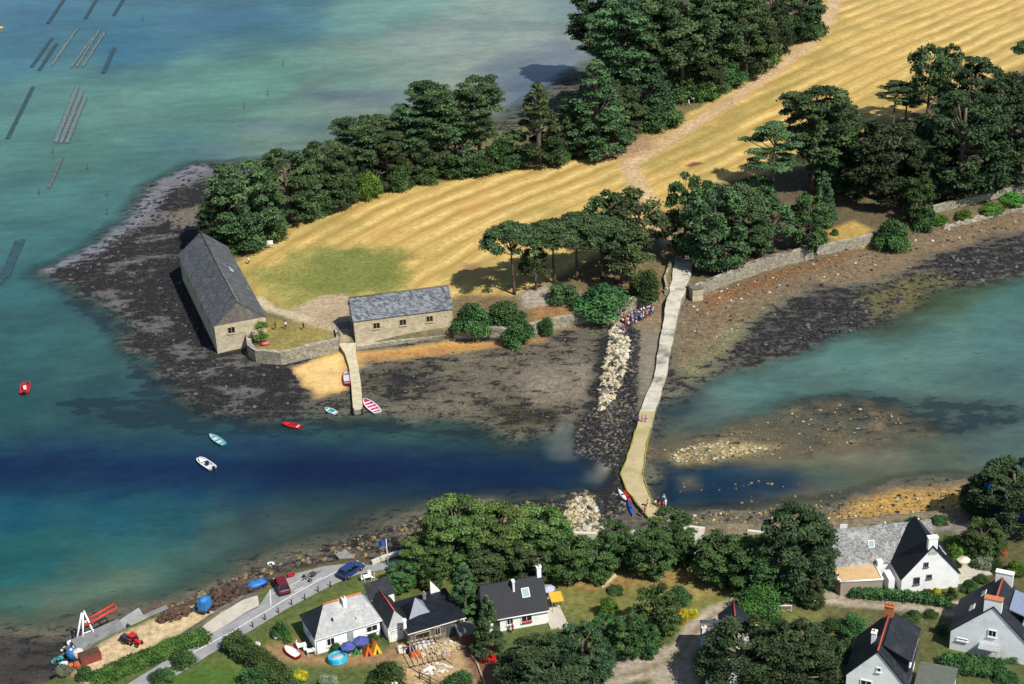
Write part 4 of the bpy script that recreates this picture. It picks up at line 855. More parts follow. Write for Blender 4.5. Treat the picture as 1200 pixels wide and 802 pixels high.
GLASS_SKY = plain('skylight_glass', (150, 180, 186), 0.1, 0.05, 1.0, spec=0.8)
FRAME_W = plain('white_paint', (236, 236, 232), 0.5, 0.03, 2, k=0.85)
FRAME_S = plain('dressed_stone', (206, 186, 140), 0.8, 0.08, 3)
TILE_R = plain('red_ridge_tile', (196, 84, 66), 0.8, 0.15, 3)
TILE_O = plain('orange_ridge_tile', (214, 128, 84), 0.8, 0.15, 3)
ZINC = plain('zinc', (150, 156, 160), 0.4, 0.08, 2, metal=0.3)
ROOF_TAN = brickish('tan_flat_roof', (222, 188, 140), (214, 178, 128), (196, 160, 112), 0.9, 40, 0.8)
ROOF_BLUE = plain('blue_grey_slate', (136, 150, 172), 0.45, 0.08, 2)
DARKGAP = plain('dark_opening', (26, 26, 28), 0.9, 0.1, 1)
WOOD = plain('weathered_timber', (190, 170, 140), 0.8, 0.15, 2)
WOOD_D = plain('dark_timber', (84, 66, 52), 0.8, 0.2, 2)
SHEDW = plain('red_brown_boards', (118, 76, 64), 0.8, 0.15, 2)
FELT = plain('roofing_felt', (104, 108, 100), 0.9, 0.1, 2)
CONC = plain('concrete', (170, 166, 156), 0.85, 0.12, 0.8, stain=((120, 116, 106), 0.7, 0.5))
# ------------------------------------------------------------------ building helpers (x along the front, y away from it)
def pent(mb, x0, x1, y0, y1, z0, ze, zr, axis, mat):
    if axis == 'x':
        ym = (y0+y1)/2; prof = [(y0, z0), (y1, z0), (y1, ze), (ym, zr), (y0, ze)]
        vs = [(x0, p[0], p[1]) for p in prof]+[(x1, p[0], p[1]) for p in prof]
        fs = [(4,3,2,1,0), (5,6,7,8,9)]+[(i, (i+1) % 5, 5+(i+1) % 5, 5+i) for i in range(5)]
    else:
        xm = (x0+x1)/2; prof = [(x0, z0), (x1, z0), (x1, ze), (xm, zr), (x0, ze)]
        vs = [(p[0], y0, p[1]) for p in prof]+[(p[0], y1, p[1]) for p in prof]
        fs = [(0,1,2,3,4), (9,8,7,6,5)]+[(i, 5+i, 5+(i+1) % 5, (i+1) % 5) for i in range(5)]
    return mb.add(vs, fs, mat)
def roof_gable(mb, x0, x1, y0, y1, ze, zr, axis, ov, og, th, mat, which=(1, 1)):
    if axis == 'x':
        ym = (y0+y1)/2; sl = (zr-ze)/(ym-y0); a, b_ = x0-og, x1+og; e = ze-sl*ov; lift = th*1.05
        if which[0]: mb.slab([(a, y0-ov, e+lift), (b_, y0-ov, e+lift), (b_, ym, zr+lift), (a, ym, zr+lift)], th, mat)
        if which[1]: mb.slab([(b_, y1+ov, e+lift), (a, y1+ov, e+lift), (a, ym, zr+lift), (b_, ym, zr+lift)], th, mat)
    else:
        xm = (x0+x1)/2; sl = (zr-ze)/(xm-x0); a, b_ = y0-og, y1+og; e = ze-sl*ov; lift = th*1.05
        if which[0]: mb.slab([(x0-ov, b_, e+lift), (x0-ov, a, e+lift), (xm, a, zr+lift), (xm, b_, zr+lift)], th, mat)
        if which[1]: mb.slab([(x1+ov, a, e+lift), (x1+ov, b_, e+lift), (xm, b_, zr+lift), (xm, a, zr+lift)], th, mat)
    return mb
def roof_hip(mb, x0, x1, y0, y1, ze, zr, aL, aR, ov, mats, th=0.18):
    """ridge along x set in by aL / aR; mats: front, left, right, back"""
    X0, X1, Y0, Y1 = x0-ov, x1+ov, y0-ov, y1+ov; ym = (y0+y1)/2; rl = (x0+aL, ym, zr); rr = (x1-aR, ym, zr); z = ze
    A, B_, C_, D = (X0, Y0, z), (X1, Y0, z), (X1, Y1, z), (X0, Y1, z)
    mb.add([A, B_, rr, rl], [(0,1,2,3)], mats[0]); mb.add([D, A, rl], [(0,1,2)], mats[1]); mb.add([B_, C_, rr], [(0,1,2)], mats[2]); mb.add([C_, D, rl, rr], [(0,1,2,3)], mats[3])
    lo = [(p[0], p[1], z-th) for p in (A, B_, C_, D)]
    mb.add([A, B_, C_, D]+lo, [(0,4,5,1), (1,5,6,2), (2,6,7,3), (3,7,4,0), (7,6,5,4)], FRAME_W)
    return mb
NRM = {'f': (0, -1), 'b': (0, 1), 'l': (-1, 0), 'r': (1, 0)}
def window(par, side, at, z, w_, h, plane, frame=None, name='window', glass=None, bars=1, sill=True):
    """side f/b/l/r; 'at' along the wall, 'plane' the wall's own coordinate"""
    frame = frame or FRAME_W; glass = glass or GLASS; nx, ny = NRM[side]; f = MB(); t_ = 0.10
    def put(mb, u, zz, du, dz, off, dep, mat):
        if nx == 0: mb.box((at+u, plane+ny*off, z+zz), (du, dep, dz), mat)
        else: mb.box((plane+nx*off, at+u, z+zz), (dep, du, dz), mat)
    put(f, 0, h/2, w_+2*t_, t_, 0.05, 0.14, frame); put(f, 0, -h/2, w_+2*t_, t_, 0.05, 0.14, frame)
    for s in (-1, 1): put(f, s*(w_/2+t_/2), 0, t_, h-t_, 0.045, 0.12, frame)
    for k in range(bars): put(f, (k+1)*w_/(bars+1)-w_/2, 0, 0.06, h-t_, 0.03, 0.09, frame)
    if sill: put(f, 0, -h/2-t_, w_+0.35, 0.09, 0.09, 0.24, frame)
    fo = f.build(name, par); g = MB(); put(g, 0, 0, w_, h-t_*0.9, 0.012, 0.05, glass); g.build('pane', fo)
    return fo
def door(par, side, at, w_, h, plane, mat, z0=0.0):
    nx, ny = NRM[side]; g = MB(); c = (at, plane+ny*0.03, z0+h/2) if nx == 0 else (plane+nx*0.03, at, z0+h/2)
    g.box(c, (w_, 0.08, h) if nx == 0 else (0.08, w_, h), mat)
    for q in (0.28, 0.72): g.box((c[0]+nx*0.05, c[1]+ny*0.05, z0+h*q), (w_*0.66, 0.03, h*0.3) if nx == 0 else (0.03, w_*0.66, h*0.3), mat)
    d = g.build('door', par); k = MB(); k.ball((c[0]+(w_*0.38 if nx == 0 else nx*0.09), c[1]+(ny*0.09 if nx == 0 else w_*0.38), z0+h*0.48), 0.06, ZINC, 6, 4); k.build('handle', d); return d
def chimney(par, x, y, z0, z1, dx, dy, mat, pots=2, cap=None):
    b = MB(); b.box((x, y, (z0+z1)/2), (dx, dy, z1-z0), mat); b.box((x, y, z1+0.06), (dx+0.16, dy+0.16, 0.12), cap or mat)
    for k in range(pots): 
        o = (k-(pots-1)/2)*0.45; b.tube([(x+(o if dx >= dy else 0), y+(0 if dx >= dy else o), z1+0.1), (x+(o if dx >= dy else 0), y+(0 if dx >= dy else o), z1+0.5)], [0.14, 0.11], TILE_O, 7)
    return b.build('chimney', par)
def skylight(par, x, y, z, dx, dy, tilt_axis, tilt, glass=None):
    R = Matrix.Translation((x, y, z)) @ Matrix.Rotation(tilt, 4, tilt_axis); f = MB(); f.box((0, 0, 0), (dx+.16, dy+.16, 0.10), FRAME_W, M=R); fo = f.build('skylight', par)
    g = MB(); g.box((0, 0, 0.045), (dx, dy, 0.05), glass or GLASS_SKY, M=R); g.build('pane', fo); return fo
def site(px, py, yaw, name, label, cat, dz=0.0, group=None):
    p = GT(px, py); p.z += dz; return empty(name, p, math.radians(yaw), label, cat, group)
# ------------------------------------------------------------------ stone barns on the island
h = site(255.2, 414.7, 19, 'stone_barn', 'long stone barn with steep dark slate roof standing alone at the reef edge', 'barn')
W_, L_, ZE, ZR = 9.8, 36.0, 5.6, 9.6
h.location.z = 0.6
w_ = pent(MB(), 0, W_, 0, L_, -0.8, ZE, ZR, 'y', STONE).build('wall', h)
g = MB(); g.add([(0, -0.02, ZE), (W_, -0.02, ZE), (W_/2, -0.02, ZR-0.05), (0, 0, ZE), (W_, 0, ZE), (W_/2, 0, ZR-0.05)], [(0,1,2), (0,3,4,1), (1,4,5,2), (2,5,3,0)], STONE_G); g.build('gable', h)
r = roof_gable(MB(), 0, W_, 0, L_, ZE, ZR, 'y', 0.25, 0.12, 0.16, SLATE_L).build('roof', h)
b = MB(); b.tube([(W_/2, -0.12, ZR+0.22), (W_/2, L_+.12, ZR+0.22)], 0.13, STONE_G, 6); b.build('ridge', r)
window(h, 'f', 3.1, 4.2, 1.25, 1.3, -0.0, FRAME_S); window(h, 'f', 8.6, 4.0, 1.0, 1.3, 0, FRAME_S)
for y_ in (8, 16, 24): window(h, 'r', y_, 3.4, 1.2, 1.5, W_, FRAME_S)
for y_ in (6, 13, 20, 27): window(h, 'l', y_, 4.1, 0.9, 1.1, 0, FRAME_S)
skylight(r, W_*0.78, 20, ZE+(ZR-ZE)*0.44+0.24, 0.5, 1.6, 'Y', math.radians(39.8))
h = site(417, 404.5, 11, 'stone_barn', 'small stone barn with mottled blue grey roof and three windows above the ochre sand', 'barn')
h.location.z = 1.1
W2, D2, ZE2, ZR2 = 18.7, 7.2, 5.3, 8.2
pent(MB(), 0, W2, 0, D2, -1.2, ZE2, ZR2, 'x', STONE).build('wall', h)
r = roof_gable(MB(), 0, W2, 0, D2, ZE2, ZR2, 'x', 0.28, 0.2, 0.16, SLATE_M).build('roof', h)
b = MB(); b.tube([(-0.2, D2/2, ZR2+0.2), (W2+.2, D2/2, ZR2+0.2)], 0.13, STONE_G, 6); b.build('ridge', r)
for x_ in (4.2, 9.2, 14.3): window(h, 'f', x_, 3.7, 1.2, 1.25, 0, FRAME_S)
door(h, 'l', 3.4, 1.6, 2.4, 0, WOOD_D, 1.6)
b = MB(); b.box((W2/2-0.2, -0.55, -0.6), (W2+0.2, 1.1, 2.0), STONE_W); b.build('plinth', h)
# ------------------------------------------------------------------ walls along the shore
def wall(name, line, th, hgt, mat, label, cat='wall', base_drop=0.6, jit=0.08, topz=None, group=None, cap=None, level=None):
    pts = [GT(x, y) for x, y in line]; out = []
    for a, b_ in zip(pts[:-1], pts[1:]):
        n = max(int((b_-a).length/1.0), 1)
        for k in range(n): out.append(a.lerp(b_, k/n))
    out.append(pts[-1]); mb = MB(); V = []; o0 = out[0].copy(); rr = random.Random(int(line[0][0]*7))
    for i, p in enumerate(out):
        d = (out[min(i+1, len(out)-1)]-out[max(i-1, 0)]); d.z = 0; d.normalize(); nr = Vector((-d.y, d.x, 0))
        gz = level if level is not None else max(hz(p.x, p.y), 0.0); j = [rr.uniform(-jit, jit) for _ in range(6)]
        zt = (topz if topz is not None else gz+hgt)
        for s, zz, q in ((-1, gz-base_drop, 0), (-1, zt, 1), (1, zt, 2), (1, gz-base_drop, 3)):
            v = p+nr*s*(th/2+j[q]*0.5); V.append((v.x-o0.x, v.y-o0.y, zz-o0.z+(j[q] if q in (1, 2) else 0)))
    n = len(out); F = []
    for i in range(n-1):
        for k in range(4): F.append((i*4+k, (i+1)*4+k, (i+1)*4+(k+1) % 4, i*4+(k+1) % 4))
    F += [(3,2,1,0), ((n-1)*4, (n-1)*4+1, (n-1)*4+2, (n-1)*4+3)]
    mb.add(V, F, mat); o = mb.build(name, None, o0); return setprops(o, label, cat, group)
wall('sea_wall', [(292,404),(294,416),(302,423),(330,424),(365,417),(396,409)], 0.9, 2.4, STONE_W, 'curved grey rubble wall round the yard corner between the two stone barns', topz=3.3, level=0.4)
wall('sea_wall', [(396,409),(397,398),(394,388)], 0.7, 1.0, STONE_W, 'short return of rubble wall at the head of the jetty', topz=3.3)
wall('sea_wall', [(532,394),(570,393),(600,393),(632,386),(660,380),(700,372),(716,368)], 0.8, 1.6, STONE_W, 'rubble sea wall half hidden by bushes right of the small stone barn', topz=3.2, level=0.8)
wall('sea_wall', [(716,368),(735,360),(755,355),(770,352)], 1.0, 1.6, STONE_W, 'pale sea wall directly behind the crowd on the stones', topz=3.2, level=1.0)
wall('sea_wall', [(814,345),(830,338),(860,327),(890,317),(920,308),(952,300)], 0.8, 2.2, STONE_W, 'long pale stone sea wall running right from the causeway gate', topz=3.6, level=1.2)
wall('sea_wall', [(956,297),(985,291),(1005,287),(1022,280)], 0.8, 1.6, STONE_W, 'grey stone sea wall below the dry grass plot', topz=3.1, level=1.0)
wall('stone_wall', [(1092,250),(1120,243),(1150,236),(1176,230),(1215,222)], 0.6, 1.7, STONE_W, 'far stone wall behind low green bushes at the right edge of the photo')
wall('rock_bank', [(1105,268),(1140,260),(1180,250),(1215,240)], 1.0, 0.6, STONE_W, 'low bank of loose boulders below the far stone wall', jit=0.35)
b = MB(); b.box((0, 0, 1.1), (2.2, 2.6, 3.4), STONE); b.box((0, 0, 2.87), (2.5, 2.9, 0.16), STONE_G); p = GT(815, 349); o = b.build('gate_pillar', None, Vector((p.x, p.y, 0.6)), math.radians(15)); setprops(o, 'square stone gate block at the right top of the causeway', 'pillar')
b = MB(); b.box((0, 0, 0.7), (0.5, 0.5, 1.4), STONE_W); b.ball((0, 0, 1.45), 0.28, STONE_W, 8, 5); p = GT(780, 346); o = b.build('gate_post', None, p); setprops(o, 'slim pale stone post at the left top of the causeway', 'post')
b = MB(); b.box((0, 0, 0.6), (0.35, 0.35, 1.2), STONE_W); b.ball((0, 0, 1.25), 0.2, STONE_W, 8, 5); p = GT(819, 316); o = b.build('gate_post', None, p); setprops(o, 'small grey post in the shade at the lane side above the gate', 'post')
# ------------------------------------------------------------------ causeway, jetty, slip, roads
def ribbon(name, L, R, mat, off=0.06, nc=4, step=1.0, zfix=None, depth=0.0, label=None, cat=None, kind='structure', edge=None, m2=None, split=None):
    l = [GT(*p) if zfix is None else Vector((*G(p[0], p[1], zfix[i]), zfix[i])) for i, p in enumerate(L)]
    r = [GT(*p) if zfix is None else Vector((*G(p[0], p[1], zfix[i]), zfix[i])) for i, p in enumerate(R)]
    rows = []; tt = []
    for i in range(len(l)-1):
        n = max(int((l[i+1]-l[i]).length/step), 1)
        for k in range(n):
            f = k/n; rows.append((l[i].lerp(l[i+1], f), r[i].lerp(r[i+1], f))); tt.append(i+f)
    rows.append((l[-1], r[-1])); tt.append(len(l)-1)
    if name == 'causeway':
        rows = [(a+Vector((fbm(a.x, a.y, 5, 3)*.9-.45, 0, 0)), b_+Vector((fbm(b_.x, b_.y, 5, 9)*.9-.45, 0, 0))) for a, b_ in rows]
    V = []; o0 = rows[0][0].copy(); F = []; mb = MB()
    for a, b_ in rows:
        for k in range(nc+1):
            p = a.lerp(b_, k/nc); z = max(hz(p.x, p.y)+off, off) if zfix is None else p.z
            V.append((p.x-o0.x, p.y-o0.y, z-o0.z))
    w1 = nc+1
    for i in range(len(rows)-1):
        for k in range(nc):
            F.append((i*w1+k, i*w1+k+1, (i+1)*w1+k+1, (i+1)*w1+k))
    Fa = F
    if m2 is not None:
        cut = sum(1 for q in tt[:-1] if q < split)*nc; mb.add(V, F[:cut], mat); mb.add(V, F[cut:], m2)
    else: mb.add(V, F, mat)
    if edge is not None:
        for s in (0, 1):
            pts = [(rows[i][s]-o0)+Vector((0, 0, 0.03)) for i in range(len(rows)) if edge[1] <= tt[i] <= edge[2]]
            if len(pts) > 1: mb.tube(pts, [edge[3]*random.uniform(0.6, 1.3) for _ in pts], edge[0], 5)
    if depth:
        n = len(rows); SV = []; SF = []
        ring = [rows[i][0]-o0 for i in range(n)]+[rows[i][1]-o0 for i in range(n-1, -1, -1)]; q = len(ring)
        SV = [tuple(v) for v in ring]+[(v.x*1.0, v.y, v.z-depth) for v in ring]; SF = [(i, q+i, q+(i+1) % q, (i+1) % q) for i in range(q)]
        mb.add(SV, SF, STONE_W)
    o = mb.build(name, None, o0); return setprops(o, label, cat, None, kind)
ASPH = plain('asphalt', (168, 168, 168), 0.9, 0.12, 0.5, stain=((136, 136, 138), 0.3, 0.5), k=0.66)
CAUS = plain('worn_causeway_concrete', (208, 202, 182), 0.9, 0.16, 0.6, stain=((118, 112, 98), 0.22, 0.9))
CAUS2 = plain('tidal_causeway_concrete', (200, 182, 138), 0.85, 0.12, 0.5, stain=((158, 152, 96), 0.25, 0.75))
GWEED = plain('green_weed', (146, 150, 56), 0.9, 0.25, 1.5)
cz = [3.15, 3.0, 2.75, 1.8, 1.25, 0.95, 0.75, 0.62, 0.55, 0.5, 0.5, 0.5, 0.55, 0.6, 0.7]
ribbon('causeway', [(792,300),(788,318),(784,340),(780,362),(775,388),(770,418),(766,443),(757,465),(751,482),(745,503),(736,530),(728,556),(734,575),(748,592),(760,606)],
       [(812,300),(810,318),(803,340),(797,362),(791,388),(785,418),(780,443),(773,465),(767,482),(763,503),(756,530),(753,556),(758,575),(768,592),(778,606)], CAUS, zfix=cz, depth=1.4, nc=5, m2=CAUS2, split=8.0, edge=(GWEED, 9, 14, 0.15))
jet = ribbon('jetty', [(396,402),(404,414),(409,430),(411.5,450),(413,470),(414,481)], [(417,402),(417,414),(420,430),(423,450),(424.5,470),(425,480)], plain('jetty_stone', (214, 202, 166), 0.85, 0.12, 1.0, stain=((170, 160, 134), 0.8, 0.5)), zfix=[1.9, 1.5, 1.2, 1.05, .95, .95], depth=1.5, kind=None, label='narrow curved pale stone jetty below the small stone barn', cat='jetty')
b = MB()
for k, (x, y) in enumerate(((414.5, 482), (425, 481))): 
    q = Vector((*G(x, y, .9), .9)); b.tube([q-jet.location-Vector((0, 0, 1.6)), q-jet.location+Vector((0, 0, .5))], 0.14, WOOD_D, 6)
b.build('mooring_post', jet)
RAMP = plain('shaded_ramp_stone', (112, 110, 104), 0.9, 0.12, 0.8)  # the small barn's cast shadow is put into this stone colour
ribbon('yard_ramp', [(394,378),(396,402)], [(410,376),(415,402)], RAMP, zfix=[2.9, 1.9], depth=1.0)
road = ribbon('road', [(150,802),(205,768),(240,746),(270,728),(303,712),(316,692),(345,673),(380,664),(410,661),(435,663),(470,655),(492,648),(545,641),(600,640)],
              [(170,814),(222,783),(245,768),(280,748),(312,729),(338,713),(365,699),(392,685),(418,674),(440,670),(475,663),(496,657),(548,650),(602,649)], ASPH, off=0.07, nc=8)
WHITE = plain('white_road_paint', (225, 225, 220), 0.8, 0.06, 3, stain=((150, 150, 148), 2, 0.5))
def stripe(L, wpx, name='road_marking', dash=None):
    P_ = [GT(*p) for p in L]; mb = MB(); o0 = P_[0].copy(); out = []
    for a, b_ in zip(P_[:-1], P_[1:]):
        n = max(int((b_-a).length/0.8), 1); out += [a.lerp(b_, k/n) for k in range(n)]
    out.append(P_[-1])
    for i in range(len(out)-1):
        if dash and (i % dash[0]) >= dash[1]: continue
        a, b_ = out[i], out[i+1]; d = (b_-a); d.z = 0; d.normalize(); nr = Vector((-d.y, d.x, 0))*wpx/2
        mb.add([Vector((v.x, v.y, hz(v.x, v.y)+0.10))-o0 for v in (a-nr, a+nr, b_+nr, b_-nr)], [(0,3,2,1)], WHITE)
    return setprops(mb.build(name, None, o0), kind='structure')
stripe([(185,790),(229,764),(270,742),(312,717),(330,706),(345,697),(372,682),(392,672),(412,665)], 0.22)
stripe([(316.5,692),(317.5,711)], 0.2); stripe([(334,690),(352,681)], 0.16); stripe([(345,694),(372,680),(388,672)], 0.18, dash=(4, 2)); stripe([(318,697),(345,688)], 0.16)
PAVE = plain('pale_pavement', (206, 198, 182), 0.9, 0.08, 0.6, stain=((176, 166, 148), 0.5, 0.5))
ribbon('pavement', [(222,748),(243,731),(262,718),(285,704),(302,699)], [(232,753),(250,743),(268,732),(288,719),(304,711)], PAVE, off=0.17, nc=5, depth=0.2)
wall('kerb', [(200,755),(228,737),(258,717),(284,702),(300,697)], 0.35, 0.5, STONE_G, 'low dark kerb wall between the sand yard and the pavement', 'kerb', jit=0.03)
ribbon('slipway', [(393,650),(400,657),(408,664)], [(405,644),(415,653),(426,661)], CONC, zfix=[0.5, 1.4, 2.5], depth=1.6, nc=3)
PALEW = plain('pale_wall_cap', (226, 220, 204), 0.8, 0.06, 1)
wall('promenade_wall', [(436,662),(450,656),(470,650),(492,644),(520,640)], 0.4, 0.9, PALEW, 'low pale wall edging the shore road where it enters the trees', jit=0.02, level=2.2, topz=3.2)
wall('promenade_wall', [(655,628),(672,631),(700,632)], 0.5, 1.1, PALEW, 'low white wall in front of the stone heap', jit=0.02)
wall('promenade_wall', [(735,629),(755,628)], 0.5, 1.1, PALEW, 'short white wall between two round trees by the causeway', jit=0.02)
wall('promenade_wall', [(796,625),(810,622),(826,624)], 0.5, 0.8, PALEW, 'short white wall above the pale stone slope', jit=0.02)
wall('promenade_wall', [(876,628),(895,630),(910,630)], 0.5, 1.0, PALEW, 'white wall glimpsed left of the great dark cypress', jit=0.02)
b = MB(); P_ = [GT(797, 628), GT(825, 627), GT(822, 650), GT(800, 652)]; o0 = P_[0].copy()
b.slab([v-o0+Vector((0, 0, dz)) for v, dz in zip(P_, (1.2, 1.2, .3, .3))], 0.8, PAVE); o = b.build('stone_ramp', None, o0); setprops(o, 'pale sloping stone apron between the trees at the causeway end', 'ramp')
wall('path_wall', [(556,648),(600,652),(640,654)], 0.4, 1.2, PALEW, 'pale wall seen through the stems of the shore cypresses', jit=0.02)
wall('garden_wall', [(1158,602),(1172,607),(1188,613),(1210,620)], 0.5, 1.5, plain('blue_paint', (60, 92, 168), 0.6, 0.1, 1), 'blue painted garden wall at the right edge below the dark cypress', jit=0.02)
wall('garden_wall', [(1036,701),(1070,705),(1108,712)], 0.35, 1.0, plain('brown_garden_wall', (92, 84, 70), 0.9, 0.15, 1), 'low brown garden wall in front of the white gabled house', jit=0.03)
# ------------------------------------------------------------------ houses of the village
# white cottage with hipped roof and garage wing
h = site(372.5, 767, 24, 'cottage', 'white cottage with pale hipped roof and orange ridge by the shore road', 'house')
W_, D_, ZE, ZR = 9.3, 6.0, 2.7, 5.7
MB().box((W_/2, D_/2, ZE/2-0.2), (W_, D_, ZE+0.4), RENDER_W).build('wall', h)
r = roof_hip(MB(), 0, W_, 0, D_, ZE, ZR, 2.4, 1.4, 0.35, (SLATE_P, SLATE_D, SLATE_P, SLATE_P)).build('roof', h)  # left hip dark, other faces pale: sun and shade put into the slates
b = MB(); b.tube([(2.35, D_/2, ZR+0.05), (W_-1.35, D_/2, ZR+0.05)], 0.16, TILE_O, 6); b.build('ridge', r)
chimney(r, 5.2, 2.35, 4.2, 6.1, 0.5, 0.7, RENDER_W, 1)
b = MB(); b.tube([(2.9, 1.1, 3.9), (2.9, 1.1, 4.35)], 0.14, DARKGAP, 6); b.tube([(6.1, 0.6, 3.2), (6.1, 0.6, 3.6)], 0.09, DARKGAP, 6); b.build('vent_pipe', r)
window(h, 'f', 2.0, 1.5, 1.0, 1.2, 0); door(h, 'f', 4.9, 0.9, 2.1, 0, plain('grey_door', (170, 176, 184), .5, .05)); window(h, 'f', 8.1, 1.6, 1.5, 1.0, 0); window(h, 'l', 3, 1.6, 1.2, 1.1, 0)
b = MB(); b.box((9.9+1.3, 0.9, 1.15), (2.7, 6.2, 2.7), RENDER_W); b.build('garage', h)
wr = MB(); X0, X1, Y0, Y1, z0_, z1_ = 9.65, 12.75, -2.5, 4.4, 2.5, 4.3; xm = (X0+X1)/2
wr.add([(X0, Y0, z0_), (X1, Y0, z0_), (xm, Y0+1.3, z1_)], [(0,1,2)], SLATE_P); wr.add([(X1, Y0, z0_), (X1, Y1, z0_), (xm, Y1, z1_), (xm, Y0+1.3, z1_)], [(0,1,2,3)], SLATE_D); wr.add([(X0, Y1, z0_), (X0, Y0, z0_), (xm, Y0+1.3, z1_), (xm, Y1, z1_)], [(0,1,2,3)], SLATE_D); wr.add([(X1, Y1, z0_), (X0, Y1, z0_), (xm, Y1, z1_)], [(0,1,2)], RENDER_W)  # wing roof likewise: lit front painted pale, shaded sides painted dark
wr.add([(X0, Y0, z0_-.16), (X1, Y0, z0_-.16), (X1, Y1, z0_-.16), (X0, Y1, z0_-.16), (X0, Y0, z0_), (X1, Y0, z0_), (X1, Y1, z0_), (X0, Y1, z0_)], [(0,1,5,4), (1,2,6,5), (2,3,7,6), (3,0,4,7), (3,2,1,0)], FRAME_W)
gr = wr.build('garage_roof', h); b = MB(); b.tube([(xm, Y0+1.3, z1_+.03), (xm, Y1, z1_+.03)], 0.12, TILE_R, 6); b.build('ridge', gr)
d = door(h, 'f', 11.2, 2.2, 2.0, -2.2, FRAME_W); 
for k in range(4): window(d, 'f', 10.4+k*0.53, 1.72, 0.34, 0.3, -2.27, FRAME_W, bars=0, sill=False)
b = MB(); b.tube([(9.62, -2.55, 0), (9.62, -2.55, 2.4)], 0.06, FRAME_W, 6); b.tube([(-.3, -.38, 0.0), (-.3, -.38, 2.5)], 0.06, FRAME_W, 6); b.build('drainpipe', h)
b = MB(); b.box((11.6, 5.6, 1.4), (3.4, 2.4, 2.8), RENDER_W); b.build('rear_wing', h); b = MB(); b.slab([(9.7, 4.5, 2.9), (13.5, 4.5, 2.9), (13.5, 7.0, 4.2), (9.7, 7.0, 4.2)], 0.15, SLATE_D); b.build('rear_roof', h)
# timber house under works, black hipped roof with a slate pyramid
h = site(481.1, 759.8, 22.5, 'timber_house', 'low house clad in grey boards under a black roof with a pyramid, builders at work', 'house')
W_, D_, ZE = 8.0, 7.3, 2.7
MB().box((W_/2, D_/2, ZE/2-.2), (W_, D_, ZE+.4), CLAD).build('wall', h)
r = roof_hip(MB(), 0, W_, 0, D_, ZE, 3.15, 3.4, 3.4, 0.35, (SLATE_B,)*4).build('roof', h)
PYR = plain('grey_pyramid_slate', (138, 146, 154), .6, .06, 1); py = MB(); cx, cy = 2.6, 4.2; hw = 1.75; zb = 2.75; ap = (cx, cy, 5.0); A = [(cx-hw, cy-hw, zb), (cx+hw, cy-hw, zb), (cx+hw, cy+hw, zb), (cx-hw, cy+hw, zb)]
for k in range(4): py.add([A[k], A[(k+1) % 4], ap], [(0,1,2)], PYR if k in (0, 1) else SLATE_B)  # front and right faces pale, others black: sunlight put into the colour
py.build('roof_pyramid', r)
b = MB(); b.add([(5.9, 7.0, 2.8), (7.4, 7.0, 2.8), (6.0, 7.2, 4.9), (5.9, 7.5, 2.8), (7.4, 7.5, 2.8)], [(0,1,2), (1,4,2), (4,3,2), (3,0,2)], FRAME_W); b.build('white_peak', r)
chimney(r, 4.6, 6.2, 2.8, 3.7, 0.45, 0.45, ZINC, 1); chimney(r, -.2, 1.2, 2.4, 4.0, 0.4, 0.4, RENDER_W, 0)
window(h, 'f', 1.9, 1.1, 2.0, 1.9, 0, WOOD, glass=DARKGAP, bars=0, sill=False); window(h, 'f', 4.1, 1.5, 0.7, 1.2, 0, WOOD); door(h, 'f', 5.9, 0.8, 2.0, 0, plain('grey_green_door', (84, 92, 92), .5, .05)); window(h, 'f', 7.2, 1.8, 0.75, 0.9, 0, WOOD)
b = MB(); b.tube([(W_-.05, -.42, 0), (W_-.05, -.42, 2.6)], 0.06, FRAME_W, 6); b.build('drainpipe', h)
# black roofed white cottage
h = site(572, 742.8, 12.3, 'cottage', 'white cottage with plain black roof, skylight and a tall chimney at the lawn', 'house')
W_, D_, ZE, ZR = 8.7, 6.6, 2.6, 5.9
pent(MB(), 0, W_, 0, D_, -.3, ZE, ZR, 'x', RENDER_W).build('wall', h)
r = roof_gable(MB(), 0, W_, 0, D_, ZE, ZR, 'x', 0.3, 0.15, 0.14, SLATE_B).build('roof', h)
b = MB(); b.tube([(-.3, -.36, 2.28), (W_+.2, -.36, 2.28)], 0.09, FRAME_W, 6); b.build('gutter', r)
chimney(r, W_-0.35, D_/2, 5.2, 7.4, 0.6, 0.55, RENDER_C, 1); chimney(r, 4.4, 2.35, 4.7, 6.4, 0.28, 0.6, RENDER_C, 0)
b = MB(); b.tube([(W_-.35, D_/2, 7.4), (W_-.35, D_/2, 9.0)], 0.03, ZINC, 5)
for k in range(4): b.tube([(W_-.35-.7+.2*k, D_/2-.25, 8.5+.12*k), (W_-.35-.7+.2*k, D_/2+.25, 8.5+.12*k)], 0.02, ZINC, 4)
b.tube([(W_-1.1, D_/2, 8.5), (W_+.3, D_/2, 8.9)], 0.025, ZINC, 4); b.build('aerial', r)
sl_ = math.atan2(ZR-ZE, D_/2)
skylight(r, 6.0, 1.75, ZE+(ZR-ZE)*0.53+0.22, 0.95, 1.2, 'X', sl_)
door(h, 'f', 1.3, 0.9, 2.0, 0, plain('dark_door', (52, 50, 52), .5, .05)); window(h, 'f', 3.2, 1.5, 0.8, 1.1, 0); window(h, 'f', 5.6, 1.5, 1.4, 1.1, 0)
b = MB(); 
for k in range(9): b.ball((5.0+k*.16, -.24, .95), .14, plain('red_petals', (196, 40, 52), .7, .2), 6, 4, .2)
b.build('window_flowers', h)
b = MB(); b.box((9.9, 0.9, 0.12), (2.6, 5.0, 0.24), PAVE); b.box((10.6, -1.4, .1), (1.6, 1.0, .2), PAVE); b.build('terrace', h)
